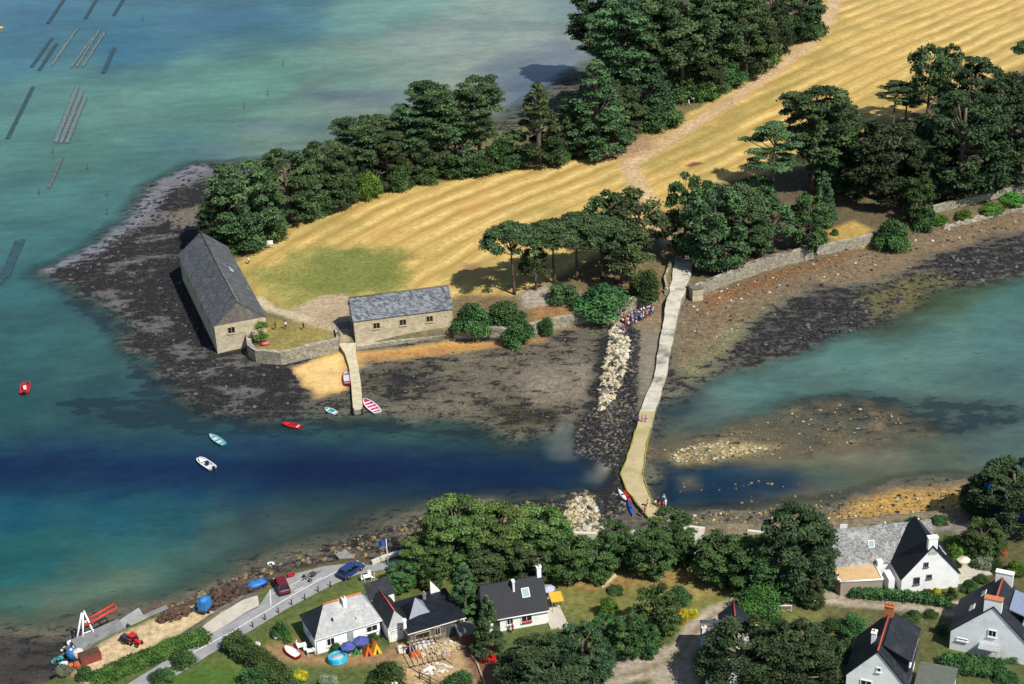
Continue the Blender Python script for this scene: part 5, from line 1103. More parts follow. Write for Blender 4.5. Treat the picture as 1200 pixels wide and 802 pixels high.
# small grey roofed house behind the spreading trees
h = site(822, 776, -4, 'small_house', 'small pale blue rendered house with grey slate roof behind two spreading trees', 'house')
BLUE_R = plain('pale_blue_render', (190, 214, 224), 0.8, 0.05, 0.8)
pent(MB(), 0, 4.6, 0, 3.4, -.3, 4.3, 5.1, 'x', BLUE_R).build('wall', h)
r = roof_gable(MB(), 0, 4.6, 0, 3.4, 4.3, 5.1, 'x', 0.2, 0.15, 0.14, SLATE_L).build('roof', h); chimney(r, 0.3, 0.5, 4.2, 5.4, 0.5, 0.5, RENDER_W, 1)
pent(MB(), 2.7, 6.6, 2.9, 6.4, -.3, 3.2, 4.9, 'y', RENDER_C).build('wing_wall', h); r2 = roof_gable(MB(), 2.7, 6.6, 2.9, 6.4, 3.2, 4.9, 'y', 0.2, 0.15, 0.14, SLATE_D).build('wing_roof', h)
b = MB(); b.tube([(4.65, 2.8, 5.1), (4.65, 6.5, 5.1)], 0.1, TILE_R, 6); b.build('ridge', r2)
window(h, 'f', 1.2, 3.2, 0.8, 1.1, 0); window(h, 'f', 3.4, 3.2, 0.8, 1.1, 0)
b = MB(); b.box((2.6, -4.2, 1.2), (4.6, 3.0, 2.4), RENDER_C); b.box((2.6, -4.2, 2.47), (4.9, 3.3, .14), SLATE_P); b.build('front_annex', h)
# large white house with lichen grey wing and tan flat roof
h = site(1055.5, 695.5, 6, 'gabled_house', 'large white gabled house with dark steep roof, long grey wing and tan flat annex', 'house')
W_, D_, ZE, ZR = 8.4, 7.6, 2.5, 7.5
pent(MB(), 0, W_, 0, D_, -.3, ZE, ZR, 'y', RENDER_W).build('wall', h)
r = roof_gable(MB(), 0, W_, 0, D_, ZE, ZR, 'y', 0.25, 0.12, 0.16, SLATE_B).build('roof', h)
chimney(r, W_/2, 0.35, 6.0, 8.8, 1.35, 0.7, RENDER_W, 0)
window(h, 'f', 3.4, 4.5, 0.5, 0.7, 0, plain('mid_grey_frame', (110, 112, 114), .6, .05)); window(h, 'f', 2.2, 1.9, 0.7, 1.1, 0, MATS['mid_grey_frame']); window(h, 'f', 4.0, 2.4, 0.6, 0.6, 0, MATS['mid_grey_frame'])
skylight(r, W_*0.83, 3.2, ZE+(ZR-ZE)*0.34+.25, 0.8, 1.3, 'Y', math.radians(50), plain('blue_glass', (80, 110, 170), .15, .05))
pent(MB(), -8.2, 6.6, 4.6, 11.2, -.3, 2.5, 6.5, 'x', RENDER_C).build('wing_wall', h); r2 = roof_gable(MB(), -8.2, 6.6, 4.6, 11.2, 2.5, 6.5, 'x', 0.25, 0.15, 0.16, SLATE_G).build('wing_roof', h)
skylight(r2, -2.6, 6.2, 2.5+4*0.485+.22, 0.75, 0.9, 'X', math.atan2(4, 3.3))
an = MB(); q = [(-8.9, 1.2), (-2.8, 0.6), (-2.4, 4.5), (-8.0, 4.5), (-10.3, 7.5), (-11.2, 7.5)]; q = [(-8.6, 0.9), (-2.6, 0.5), (-2.6, 4.6), (-8.25, 4.6), (-8.25, 8.3), (-10.6, 8.3)]
an.prism(q, -.3, 2.3, RENDER_B); an.build('annex_wall', h)
fr = MB(); fr.prism(q, 2.304, 2.42, ROOF_TAN); ar = fr.build('annex_roof', h)
e_ = MB()
for i in range(6): e_.tube([(*q[i], 2.42), (*q[(i+1) % 6], 2.42)], 0.16, FRAME_W, 5)
e_.build('roof_edge', ar)
b = MB(); b.box((-1.3, 1.6, 1.0), (0.9, 2.4, 2.6), RENDER_W); b.box((-2.0, 3.9, 2.6), (.8, .8, 1.4), RENDER_W); b.build('white_pier', h)
b = MB(); b.box((11.6, 4.6, 0.12), (5.4, 5.2, 0.24), PAVE); b.build('terrace', h)
# red ridged house on the right edge
h = site(1112.3, 760.5, -25, 'gabled_house', 'white house with bright red ridge line and wide gable chimneys at the right edge', 'house')
W_, D_, ZE, ZR = 10.4, 7.6, 3.1, 8.2
pent(MB(), 0, W_, 0, D_, -.3, ZE, ZR, 'y', RENDER_C).build('wall', h)
r = roof_gable(MB(), 0, W_, 0, D_, ZE, ZR, 'y', 0.3, 0.12, 0.16, SLATE_D).build('roof', h)
b = MB(); b.tube([(W_/2, 0.8, ZR+.22), (W_/2, D_-.5, ZR+.22)], 0.13, TILE_R, 6); b.build('ridge', r)
chimney(r, W_/2-.1, 0.42, 6.0, 9.3, 2.3, 0.85, RENDER_C, 0, TILE_O); chimney(r, W_/2+.2, D_-.35, 6.6, 9.1, 2.3, 0.7, RENDER_W, 0)
window(h, 'f', 5.4, 4.0, 0.9, 1.0, 0); window(h, 'f', 1.6, 2.0, 1.3, 0.3, 0, bars=0); b = MB(); b.box((5.2, -.7, 2.1), (2.6, 1.4, .12), SLATE_P); b.build('porch_roof', h); door(h, 'f', 5.6, 1.8, 1.9, 0, FRAME_W)
skylight(r, W_*0.2, 3.0, ZE+(ZR-ZE)*0.4+.24, 0.7, 1.0, 'Y', -math.radians(44)); skylight(r, W_*0.3, 5.4, ZE+(ZR-ZE)*0.6+.24, 0.6, 0.9, 'Y', -math.radians(44))
b = MB(); b.box((10.4, 4.4, 3.1), (3.0, 4.2, 4.6), RENDER_W); b.build('dormer_wall', h); b = MB(); b.slab([(7.0, 2.0, 7.0), (12.4, 2.0, 5.5), (12.4, 6.8, 5.5), (7.0, 6.8, 7.0)], 0.18, ROOF_BLUE); b.build('dormer_roof', h)
window(h, 'f', 10.6, 4.4, 1.2, 1.1, 2.3)
# lower right house with long dormer and garage
h = site(990.6, 813, -22, 'gabled_house', 'white house with long slate dormer, orange chimney and flat garage at the bottom edge', 'house')
W_, D_, ZE, ZR = 7.6, 8.6, 3.2, 7.7
pent(MB(), 0, W_, 0, D_, -.3, ZE, ZR, 'y', RENDER_C).build('wall', h)
r = roof_gable(MB(), 0, W_, 0, D_, ZE, ZR, 'y', 0.3, 0.12, 0.16, SLATE_D).build('roof', h)
b = MB(); b.tube([(W_/2, -.1, ZR+.22), (W_/2, D_, ZR+.22)], 0.12, TILE_R, 6); b.build('ridge', r)
chimney(r, 2.7, 3.6, 5.6, 8.0, 0.6, 0.8, RENDER_C, 1); chimney(r, W_/2, D_-.4, 7.2, 9.2, 1.2, 0.7, plain('orange_brick', (196, 120, 78), .8, .2, 3), 3)
b = MB(); b.prism([(4.6, 1.9), (7.6, 1.9), (7.6, 8.9), (4.6, 8.9)], [5.0, 3.9, 3.9, 5.0], [7.35, 5.85, 5.85, 7.35], SLATE_B); b.build('dormer_wall', h); dr = MB(); dr.slab([(4.25, 1.6, 7.72), (8.0, 1.6, 5.85), (8.0, 9.2, 5.85), (4.25, 9.2, 7.72)], 0.14, SLATE_D); dr.build('dormer_roof', h)
for y_ in (2.9, 4.6, 6.3, 8.0): window(h, 'r', y_, 5.0, 1.1, 0.9, 7.6)
window(h, 'f', 2.6, 2.2, 1.3, 1.2, 0); window(h, 'f', 4.6, 2.0, 0.5, .9, 0, bars=0); window(h, 'f', 4.1, 4.9, 0.4, 0.6, 0, bars=0); window(h, 'f', 7.2, 2.4, .7, .6, 0, bars=0)
for y_ in (2.2, 4.4): window(h, 'r', y_, 1.7, 1.2, 1.2, W_)
b = MB(); b.box((11.0, 3.3, 1.15), (4.6, 5.6, 2.9), RENDER_W); b.build('garage', h); b = MB(); b.box((11.0, 3.3, 2.69), (4.9, 5.9, .16), FELT); b.build('garage_roof', h)
# house cut by the bottom edge, and the small shed
h = site(466, 862, 8, 'low_house', 'grey roof with two stubby white chimneys just showing at the bottom edge', 'house')
pent(MB(), 0, 4.6, 0, 6.5, -.3, 2.4, 4.6, 'x', RENDER_W).build('wall', h); r = roof_gable(MB(), 0, 4.6, 0, 6.5, 2.4, 4.6, 'x', .25, .15, .15, SLATE_P).build('roof', h)
chimney(r, .35, 3.2, 3.9, 5.6, .55, .7, RENDER_W, 1); chimney(r, 3.5, 2.6, 3.6, 5.3, .5, .8, RENDER_W, 1)
h = site(541, 759, 20, 'garden_shed', 'small brown boarded shed with flat grey felt roof beside the timber house', 'shed')
MB().box((1.1, 1.1, 0.95), (2.2, 2.2, 2.1), SHEDW).build('wall', h); b = MB(); b.slab([(-.15, -.2, 2.05), (2.35, -.2, 2.05), (2.35, 2.4, 2.35), (-.15, 2.4, 2.35)], .12, FELT); b.build('roof', h); door(h, 'r', 1.0, .8, 1.7, 2.2, WOOD_D)
h = site(490, 789, 18, 'pergola', 'bare timber pergola frame with slanting rafters below the timber house', 'pergola')
for x_ in (0.1, 4.9):
    for y_ in (0, 4.0): b = MB(); b.box((x_, y_, 1.1), (.14, .14, 2.2), WOOD); b.build('post', h)
b = MB(); b.box((2.5, 0, 2.2), (5.4, .12, .18), WOOD); b.box((2.5, 4.0, 2.4), (5.4, .12, .18), WOOD); b.build('beam', h)
for k in range(8): b = MB(); b.tube([(0.1+k*.69, -.4, 2.35), (0.1+k*.69, 4.4, 2.6)], .075, WOOD, 4); b.build('rafter', h)
# fence and timber rails beside the pergola
h = site(492, 796, -40, 'timber_rail', 'low timber rail with three posts in front of the pergola', 'railing')
for k in range(3): b = MB(); b.box((k*1.9, 0, .6), (.14, .14, 1.3), WOOD_D); b.build('post', h)
b = MB(); b.box((1.9, 0.1, 1.1), (4.2, .06, .2), WOOD); b.box((1.9, 0.1, .5), (4.2, .06, .2), WOOD); b.build('rail', h)
# builders' heaps
def heap(name, px, py, rx, ry, hgt, cols, n, label, cat, size=(.5, .35, .12), kind=None, yaw=0, seed=3):
    rr = random.Random(seed+int(px)); b = MB(); p = GT(px, py); c_, s_ = math.cos(math.radians(yaw)), math.sin(math.radians(yaw))
    for k in range(n):
        a = rr.uniform(0, 6.283); q = math.sqrt(rr.random()); x, y = q*math.cos(a)*rx, q*math.sin(a)*ry; z = hgt*(1-q*q)*rr.uniform(.5, 1)+.05
        M_ = Matrix.Translation((x*c_-y*s_, x*s_+y*c_, z)) @ Matrix.Rotation(rr.uniform(0, 3.14), 4, 'Z') @ Matrix.Rotation(rr.uniform(-.5, .5), 4, 'X')
        f = rr.uniform(.6, 1.4); b.box((0, 0, 0), tuple(v*f for v in size), rr.choice(cols), M=M_)
    o = b.build(name, None, p); return setprops(o, label, cat, None, kind)
STRAWY = plain('yellow_rubble', (214, 190, 140), .9, .15, 2); WSACK = plain('white_sacks', (236, 230, 220), .8, .05, 2); ORG = plain('orange_plastic', (226, 110, 50), .5, .1, 2); NAVY = plain('navy_cloth', (38, 46, 92), .8, .1, 2)
heap('rubble_heap', 517, 762, 4.0, 1.3, .7, [STRAWY, STRAWY, WOOD, WSACK], 130, 'yellowish heap of builders rubble along the timber house front', 'heap', (.5, .35, .2), yaw=20)
heap('sack_pile', 494, 757, 1.6, .8, .7, [WSACK], 40, 'white heap of sacks at the garage opening of the timber house', 'heap', (.7, .45, .25), yaw=20)
heap('orange_barrier_pile', 473, 763, .8, .6, .7, [ORG, WSACK], 14, 'orange plastic pieces stacked near the white garage door', 'pile', (.7, .4, .3)); heap('orange_sheet_pile', 488, 768, .7, .6, .6, [ORG], 12, 'orange plastic sheets beside the pergola corner', 'pile', (.7, .5, .2))
heap('blue_tarp_pile', 482, 765, .5, .5, .8, [NAVY], 10, 'dark blue bundle between the two orange piles', 'pile', (.6, .5, .3)); heap('plank_pile', 508, 785, 2.0, 1.2, .3, [WSACK, WOOD], 40, 'pale planks and slabs lying under the pergola', 'pile', (1.2, .3, .1), yaw=20)
heap('red_crate_pile', 572, 773, .7, .9, 1.3, [plain('bright_red_plastic', (214, 30, 36), .5, .08, 2)], 16, 'bright red stacked plastic crates on the garden path', 'crates', (.7, .6, .3))
# ------------------------------------------------------------------ loose stones
OCTA = [Vector(v).normalized() for v in ((1,0,0),(.3,.95,0),(-.8,.6,.1),(-.8,-.6,0),(.3,-.95,.1),(.2,.1,1),(0,0,-1))]
OCTF = [(0,1,5),(1,2,5),(2,3,5),(3,4,5),(4,0,5),(1,0,6),(2,1,6),(3,2,6),(4,3,6),(0,4,6)]
def stones(name, poly, z, n, smin, smax, mats, label, cat='stones', sink=0.3, pile=0.0, flat=0.7):
    P_ = GP(poly, z); x0 = min(p[0] for p in P_); x1 = max(p[0] for p in P_); y0 = min(p[1] for p in P_); y1 = max(p[1] for p in P_)
    r = np.random.default_rng(int(poly[0][0])*3+n); xs = r.uniform(x0, x1, n*6); ys = r.uniform(y0, y1, n*6); d = sdist(P_, xs, ys); k = np.where(d > 0)[0][:n]
    b = MB(); o0 = Vector((P_[0][0], P_[0][1], 0)); rr = random.Random(n)
    for i in k:
        x, y = float(xs[i]), float(ys[i]); s = smin+(smax-smin)*rr.random()**3.2
        zz = max(hz(x, y), -0.1)+s*(0.5-sink)*flat+(min(d[i], 3.0)/3.0)*pile*rr.uniform(.4, 1)
        R_ = Matrix.Rotation(rr.uniform(0, 6.28), 3, 'Z') @ Matrix.Rotation(rr.uniform(-.4, .4), 3, 'X')
        vs = []
        for v in OCTA: q = R_ @ Vector((v.x*s*rr.uniform(.7, 1.2), v.y*s*rr.uniform(.5, .95), v.z*s*flat*rr.uniform(.7, 1.1))); vs.append((x-o0.x+q.x, y-o0.y+q.y, zz+q.z))
        b.add(vs, OCTF, mats[int(rr.random()**1.3*len(mats))])
    o = b.build(name, None, o0); return setprops(o, label, cat, None, 'stuff')
ST_P = plain('pale_stone_lump', (196, 182, 148), .9, .24, 2); ST_W = plain('white_stone_lump', (206, 202, 188), .9, .14, 2); ST_B = plain('brown_stone_lump', (132, 118, 96), .9, .2, 2); ST_D = plain('weedy_black_stone', (48, 48, 48), .85, .3, 2); ST_G = plain('grey_stone_lump', (104, 101, 96), .9, .2, 2); ST_Y = plain('weedy_ochre_stone', (150, 130, 76), .9, .25, 2)
stones('rubble', [(714,366),(726,364),(732,384),(738,400),(733,425),(727,450),(716,470),(700,480),(702,455),(708,430),(713,405),(716,385)], .8, 1300, .2, .95, [ST_P, ST_W, ST_P, ST_B, ST_P, ST_G, ST_D], 'pale rubble groyne leading down from the sea wall beside the causeway', pile=0.6)
stones('rubble', [(664,590),(676,580),(692,580),(702,596),(704,622),(656,622),(660,605)], .8, 1100, .2, .95, [ST_P, ST_P, ST_W, ST_B, ST_Y, ST_G, ST_D], 'pale stone heap at the village end of the old groyne', pile=0.8)
stones('dark_boulders', [(742,382),(752,396),(746,440),(744,480),(728,548),(733,600),(712,608),(712,582),(726,562),(716,546),(696,536),(674,532),(670,505),(692,480),(704,470),(722,450),(738,410)], .5, 1700, .2, .55, [ST_D, ST_D, ST_D, ST_D, ST_B, ST_G, ST_G], 'black weed covered boulders left of the causeway', sink=.25)
stones('rim_boulders', [(654,592),(668,574),(690,572),(706,585),(708,622),(702,622),(700,596),(690,583),(676,583),(662,596)], .6, 260, .3, .9, [ST_D, ST_B, ST_D], 'brown boulders round the rim of the pale stone heap', pile=.3)
stones('bar_stones', [(770,530),(800,519),(870,505),(930,478),(1000,472),(1056,490),(1080,506),(1020,520),(950,534),(880,546),(800,545)], -.05, 300, .1, .45, [ST_Y, ST_B, ST_D, ST_P, ST_G], 'scattered pale stones on the low sand bar right of the causeway', sink=.2)
stones('bar_stones', [(788,528),(815,520),(905,522),(905,527),(840,538),(792,542)], 0, 220, .15, .6, [ST_P, ST_Y, ST_P], 'dense pale stones at the causeway end of the sand bar', sink=.2)
stones('shore_stones', [(800,350),(880,322),(1000,288),(1100,262),(1200,245),(1200,262),(1020,318),(900,360),(830,410),(800,430)], .7, 900, .12, .5, [ST_B, ST_G, ST_B, ST_G, ST_D, ST_W], 'small stones over the brown foreshore right of the causeway', sink=.2)
stones('weed_stones', [(830,425),(870,400),(910,362),(1040,332),(1100,305),(1200,275),(1200,315),(1100,342),(1000,392),(930,410)], .3, 700, .2, .8, [ST_D, ST_D, ST_G, ST_D], 'black weedy boulders on the lower foreshore at the right', sink=.3)
stones('reef_stones', [(60,318),(125,288),(190,220),(240,200),(245,280),(262,420),(330,432),(350,478),(255,478),(180,430),(150,385),(110,345)], .4, 1900, .15, .6, [ST_D, ST_D, ST_D, ST_D, ST_D, ST_G], 'dark boulders of the weedy reef round the long stone barn', sink=.35)
stones('flat_stones', [(430,425),(560,410),(700,385),(715,410),(690,480),(640,495),(500,488),(430,482)], .4, 700, .1, .34, [ST_G, ST_B, ST_D, ST_G, ST_B], 'stones over the grey mud flat between jetty and causeway', sink=.25)
stones('beach_stones', [(180,715),(260,680),(330,655),(420,625),(520,596),(660,582),(690,590),(560,628),(440,652),(330,672),(250,700)], .5, 1100, .15, .6, [ST_B, ST_D, ST_G, ST_Y, ST_D], 'mixed brown stones along the village beach on the left', sink=.25)
stones('beach_stones', [(770,605),(880,594),(1000,585),(1130,570),(1140,592),(1000,610),(800,618)], .6, 700, .12, .5, [ST_Y, ST_B, ST_P, ST_D], 'ochre stones along the village beach on the right', sink=.25)
stones('channel_stones', [(790,560),(900,562),(1000,575),(960,596),(880,592),(800,585)], 0, 90, .15, .5, [ST_Y, ST_G, ST_B], 'stones awash in the dark channel right of the causeway', sink=.42)
heap('oyster_bag_heap', 266, 700, 4.6, 1.9, 1.5, [WOOD_D, plain('rusty_net', (104, 80, 62), .9, .25, 2), ST_D], 260, 'long dark heap of old oyster bags between the blue boat and the blue tarp', 'heap', (.9, .5, .18), yaw=38)
heap('oyster_bag_heap', 204, 722, 2.4, 1.0, 1.2, [WOOD_D, MATS['rusty_net']], 110, 'dark brown bag heap at the edge of the sand yard beside the water', 'heap', (.8, .5, .18), yaw=30)
# ------------------------------------------------------------------ boats
def loft_boat(L, Bm, hgt, hull, inner, thwart, nth=2, round_bow=False, transom=.72):
    """hull with inside, gunwale and thwarts; bow at +x, keel at z 0"""
    st = [0, .12, .3, .5, .7, .85, .95, 1.0]; wd = [transom, .86, .98, 1, .86, .58, .27, .03] if not round_bow else [.9, .97, 1, 1, .95, .82, .55, .2]
    nn = len(st); o_ = MB(); V = []; F = []
    for i, (s, w_) in enumerate(zip(st, wd)):
        x = (s-.5)*L; b_ = Bm/2*w_; sh = hgt*(1+.35*max(0, s-.45)**1.5)
        for y, z in ((-b_, sh), (-b_*.82, hgt*.3), (-b_*.35, .02), (b_*.35, .02), (b_*.82, hgt*.3), (b_, sh)): V.append((x, y, z))
    for i in range(nn-1):
        for k in range(5): F.append((i*6+k, i*6+k+1, (i+1)*6+k+1, (i+1)*6+k))
    F.append((5,4,3,2,1,0)); o_.add(V, F, hull, True)
    V2 = []
    for i, (s, w_) in enumerate(zip(st, wd)):
        x = (s-.5)*L*.95; b_ = Bm/2*w_*.84; sh = hgt*(1+.35*max(0, s-.45)**1.5)
        for y, z in ((-b_, sh), (-b_*.8, hgt*.38), (b_*.8, hgt*.38), (b_, sh)): V2.append((x, y, z))
    F2 = []
    for i in range(nn-1):
        for k in range(3): F2.append((i*4+k, (i+1)*4+k, (i+1)*4+k+1, i*4+k+1))
    F2.append((0,1,2,3)); i_ = MB().add(V2, F2, inner)
    g = MB(); VG = []; FG = []
    for i in range(nn): VG += [(*V[i*6][:2], V[i*6][2]+.015), (*V2[i*4][:2], V2[i*4][2]+.015), (*V2[i*4+3][:2], V2[i*4+3][2]+.015), (*V[i*6+5][:2], V[i*6+5][2]+.015)]
    for i in range(nn-1): FG += [(i*4, i*4+1, (i+1)*4+1, (i+1)*4), (i*4+2, i*4+3, (i+1)*4+3, (i+1)*4+2)]
    FG += [(0,3,2,1)]; g.add(VG, FG, hull if not isinstance(inner, tuple) else inner)
    t_ = []
    for k in range(nth):
        s = .16+.6*k/max(nth-1, 1); w_ = np.interp(s, st, wd)*Bm*.80; b = MB(); b.box(((s-.5)*L*.95, 0, hgt*.82), (.28, w_, .05), thwart); t_.append(b)
    return o_, i_, g, t_
def boat(name, stern, bow, Bm, hgt, hull, inner, thwart, label, cat='boat', nth=2, z=None, motor=False, round_bow=False, deck=None, cover=None, Lmin=None):
    a = GT(*stern); b_ = GT(*bow); d = b_-a; L = max(math.hypot(d.x, d.y), Lmin or 0); c = (a+b_)/2; zz = z if z is not None else max(a.z, b_.z)
    e = empty(name, (c.x, c.y, zz-(0.12 if zz < 0.1 else 0)), math.atan2(d.y, d.x), label, cat)
    o_, i_, g, t_ = loft_boat(L, Bm, hgt, hull, inner, thwart, nth, round_bow)
    o_.build('hull', e); i_.build('interior', e); g.build('gunwale', e)
    for t in t_: t.build('thwart', e)
    if deck:
        b = MB(); b.add([(L*.12, -Bm*.36, hgt*1.05), (L*.47, -.05, hgt*1.16), (L*.47, .05, hgt*1.16), (L*.12, Bm*.36, hgt*1.05)], [(0,1,2,3)], deck); b.build('foredeck', e)
    if motor:
        b = MB(); b.box((-L*.5-.14, 0, hgt*1.1), (.42, .34, .5), BLACKP); b.tube([(-L*.5-.12, 0, hgt), (-L*.5-.16, 0, -.3)], .07, BLACKP, 6); b.ball((-L*.5-.16, 0, hgt*1.1+.26), (.22, .18, .14), BLACKP, 8, 5); b.build('outboard_motor', e)
        b = MB(); b.box((-.1*L, 0, hgt*1.25), (.45, .5, .6), BLACKP if hull is not RED_P else WHITEP); b.build('console', e)
    if cover:
        b = MB(); b.ball((0, 0, hgt*.75), (L*.5, Bm*.5, hgt*.8), cover, 14, 6, .06); b.build('cover', e)
    return e
RED_P = plain('red_boat_paint', (214, 44, 44), .4, .08, 2); REDD = plain('dull_red_paint', (178, 40, 48), .5, .1, 2); TEAL = plain('teal_boat_paint', (66, 176, 176), .4, .08, 2); WHITEP = plain('white_boat_paint', (240, 240, 240), .35, .03, 2, k=.85); BLACKP = plain('black_plastic', (26, 28, 34), .4, .1, 2); PINKP = plain('pink_boat_paint', (222, 92, 140), .45, .08, 2); PALE_I = plain('pale_boat_inside', (206, 214, 218), .6, .06, 2); BLUE_T = plain('bright_blue_tarp', (52, 132, 200), .6, .22, 1.5); BLUEP = plain('blue_boat_paint', (50, 90, 190), .4, .08, 2); CREAM = plain('cream_paint', (232, 222, 196), .5, .05, 2)
boat('rowing_boat', (263,523), (245.5,510.5), 1.5, .5, TEAL, PALE_I, TEAL, 'teal rowing boat moored in the channel above the white motor boat', nth=3, z=0)
boat('motor_boat', (250,551), (232.5,539), 1.7, .55, WHITEP, PALE_I, WHITEP, 'white motor boat with black outboard in the dark channel', nth=1, z=0, motor=True, round_bow=True, deck=WHITEP)
boat('rowing_boat', (353,502.5), (330.5,497.5), 1.5, .5, RED_P, REDD, PALE_I, 'dark red rowing boat afloat left of the white dinghy', nth=2, z=0, deck=RED_P)
boat('dinghy', (394,486), (381,479.5), 1.3, .45, WHITEP, TEAL, WHITEP, 'small white dinghy at the water edge left of the jetty foot', nth=2, z=0)
boat('rowing_boat', (443,486), (426.5,469.5), 2.0, .6, WHITEP, PINKP, WHITEP, 'pink and white rowing boat with four seats beside the jetty foot', nth=4, z=.05, Lmin=4.4)
boat('dinghy', (407.5,453), (406,436.5), 1.5, .5, RED_P, PALE_I, RED_P, 'red dinghy pulled up on the sand left of the jetty', nth=2)
boat('inflatable_boat', (29,463), (31,450), 1.9, .6, RED_P, REDD, RED_P, 'red inflatable boat alone in the water at the far left', nth=1, z=0, motor=True, round_bow=True)
boat('dinghy', (314,663), (322,661), 1.1, .4, WHITEP, PALE_I, WHITEP, 'small white dinghy in the shallows off the shore road', nth=2, z=.05)
boat('covered_boat', (313,684), (289,691), 1.8, .6, BLUEP, BLUEP, BLUEP, 'boat under a bright blue cover on the bag heap by the road', nth=1, cover=BLUE_T)
boat('dinghy', (337.5,676.5), (346,674.5), .9, .35, RED_P, REDD, REDD, 'little red dinghy lying beside the parking bay wall', nth=1)
boat('rowing_boat', (350,772.5), (334,760), 1.5, .5, RED_P, WHITEP, WHITEP, 'red rowing boat with white inside lying on the cottage lawn', nth=3)
boat('dinghy', (306,405.5), (316,403.5), 1.0, .4, PINKP, PINKP, PINKP, 'upturned looking pink dinghy in the corner of the curved rubble wall', nth=1, cover=plain('salmon_hull', (226, 112, 110), .5, .06, 2))
def kayak(stern, bow, wid, mat, label, name='kayak'):
    a = GT(*stern); b_ = GT(*bow); d = b_-a; L = max(d.length, 2.4); c = (a+b_)/2; e = empty(name, (c.x, c.y, max(c.z, .1)+.15), math.atan2(d.y, d.x), label, 'kayak')
    b = MB(); b.tube([((s-.5)*L, 0, .1+.25*(abs(s-.5)*2)**3) for s in (0,.08,.22,.4,.6,.78,.92,1)], [wid*.5*q for q in (.06,.4,.75,1,1,.75,.4,.06)], mat, 9); b.build('hull', e)
    b = MB(); b.ball((-.05*L, 0, .1+wid*.36), (.4, wid*.34, .12), BLACKP, 10, 5); b.build('cockpit', e); return e
kayak((734,589), (724.5,576), .75, WHITEP, 'white kayak lying on the black stones at the causeway foot'); kayak((741,593), (731,577.5), .65, RED_P, 'red kayak lying beside the white kayak at the causeway foot'); kayak((741.5,607), (736,588), .65, BLUEP, 'blue kayak lying lowest of the three at the causeway foot')
kayak((758,599), (747,590), .55, CREAM, 'cream kayak lying along the left edge of the causeway foot')
# ------------------------------------------------------------------ cars and tractor
CARDARK = plain('car_glass', (22, 26, 32), .08, .05, 1, spec=.7); TYRE = plain('tyre_rubber', (24, 24, 24), .9, .1, 3); RIMM = plain('wheel_rim', (150, 150, 154), .35, .05, 3, metal=.5); LAMP = plain('lamp_lens', (226, 226, 214), .2, .03, 3, k=.85); TAIL = plain('tail_lamp', (150, 14, 18), .3, .05, 3)
def wheel(par, x, y, r_, wd, z=None):
    b = MB(); z = r_ if z is None else z; b.tube([(x, y-wd/2, z), (x, y+wd/2, z)], r_, TYRE, 14); o = b.build('wheel', par); s = 1 if y > 0 else -1
    g = MB(); g.tube([(x, y+s*wd*.42, z), (x, y+s*(wd*.5+.012), z)], r_*.58, RIMM, 10); g.build('rim', o)
def car(rear, front, paint, label, tall=1.5, L=4.2):
    a = GT(*rear); b_ = GT(*front); d = b_-a; c = (a+b_)/2; e = empty('parked_car', (c.x, c.y, c.z+.09), math.atan2(d.y, d.x), label, 'car'); W_ = 1.72
    van = tall > 1.6
    prof = [(-.5, .28), (-.5, .82), (-.46, .95), (.18 if not van else .30, .96), (.44, .80), (.5, .62), (.5, .28)]
    b = MB(); n = len(prof); V = [(p[0]*L, s*W_/2*(1 if p[1] < .7 else .96), p[1]) for s in (-1, 1) for p in prof]; b.add(V, [tuple(range(n-1, -1, -1)), tuple(range(n, 2*n))]+[(i, (i+1) % n, n+(i+1) % n, n+i) for i in range(n)], paint, False); bo = b.build('body', e)
    gx = (-.47, -.38, .08 if not van else .16, .25 if not van else .33); V = []
    for s in (-1, 1): V += [(gx[0]*L, s*.80, .955), (gx[1]*L, s*.64, tall-.06), (gx[2]*L, s*.64, tall-.05), (gx[3]*L, s*.80, .955)]
    g = MB(); g.add(V, [(3,2,1,0), (4,5,6,7), (0,1,5,4), (1,2,6,5), (2,3,7,6)], CARDARK); g.build('windows', e)
    rf = MB(); rf.prism([(gx[1]*L-.05, -.67), (gx[2]*L+.05, -.67), (gx[2]*L+.05, .67), (gx[1]*L-.05, .67)], tall-.055, tall, paint)
    for s in (-1, 1):
        for q, qq in ((0, 1), (3, 2)): rf.tube([(gx[q]*L, s*.80, .96), (gx[qq]*L, s*.65, tall-.03)], .045, paint, 5)
        rf.tube([((gx[1]+gx[2])/2*L, s*.655, tall-.03), ((gx[0]+gx[3])/2*L, s*.805, .96)], .04, paint, 5)
    rf.build('roof', e)
    for x in (-.31, .31):
        for y in (-1, 1): wheel(e, x*L, y*(W_/2-.08), .32, .22)
    for s in (-1, 1):
        b = MB(); b.box((.488*L, s*.6, .66), (.10, .34, .16), LAMP); b.build('headlight', e); b = MB(); b.box((-.495*L, s*.68, .80), (.07, .2, .26), TAIL); b.build('tail_light', e)
        b = MB(); b.box((gx[3]*L-.35, s*(W_/2+.08), 1.0), (.14, .18, .12), paint); b.build('mirror', e)
    b = MB(); b.box((-.505*L, 0, .36), (.1, W_*.95, .2), BLACKP); b.box((.505*L, 0, .36), (.1, W_*.95, .2), BLACKP); b.build('bumper', e)
    return e
MAROON = plain('maroon_car_paint', (120, 26, 40), .25, .04, 1, spec=.6); NAVYC = plain('blue_car_paint', (44, 66, 120), .25, .04, 1, spec=.6)
car((333.5,696.5), (327.5,684.5), MAROON, 'dark red family car seen from behind in the parking bay', 1.7, 4.0); car((400,680), (423,664.5), NAVYC, 'dark blue car parked along the shore road near the slipway', 1.5, 4.3)
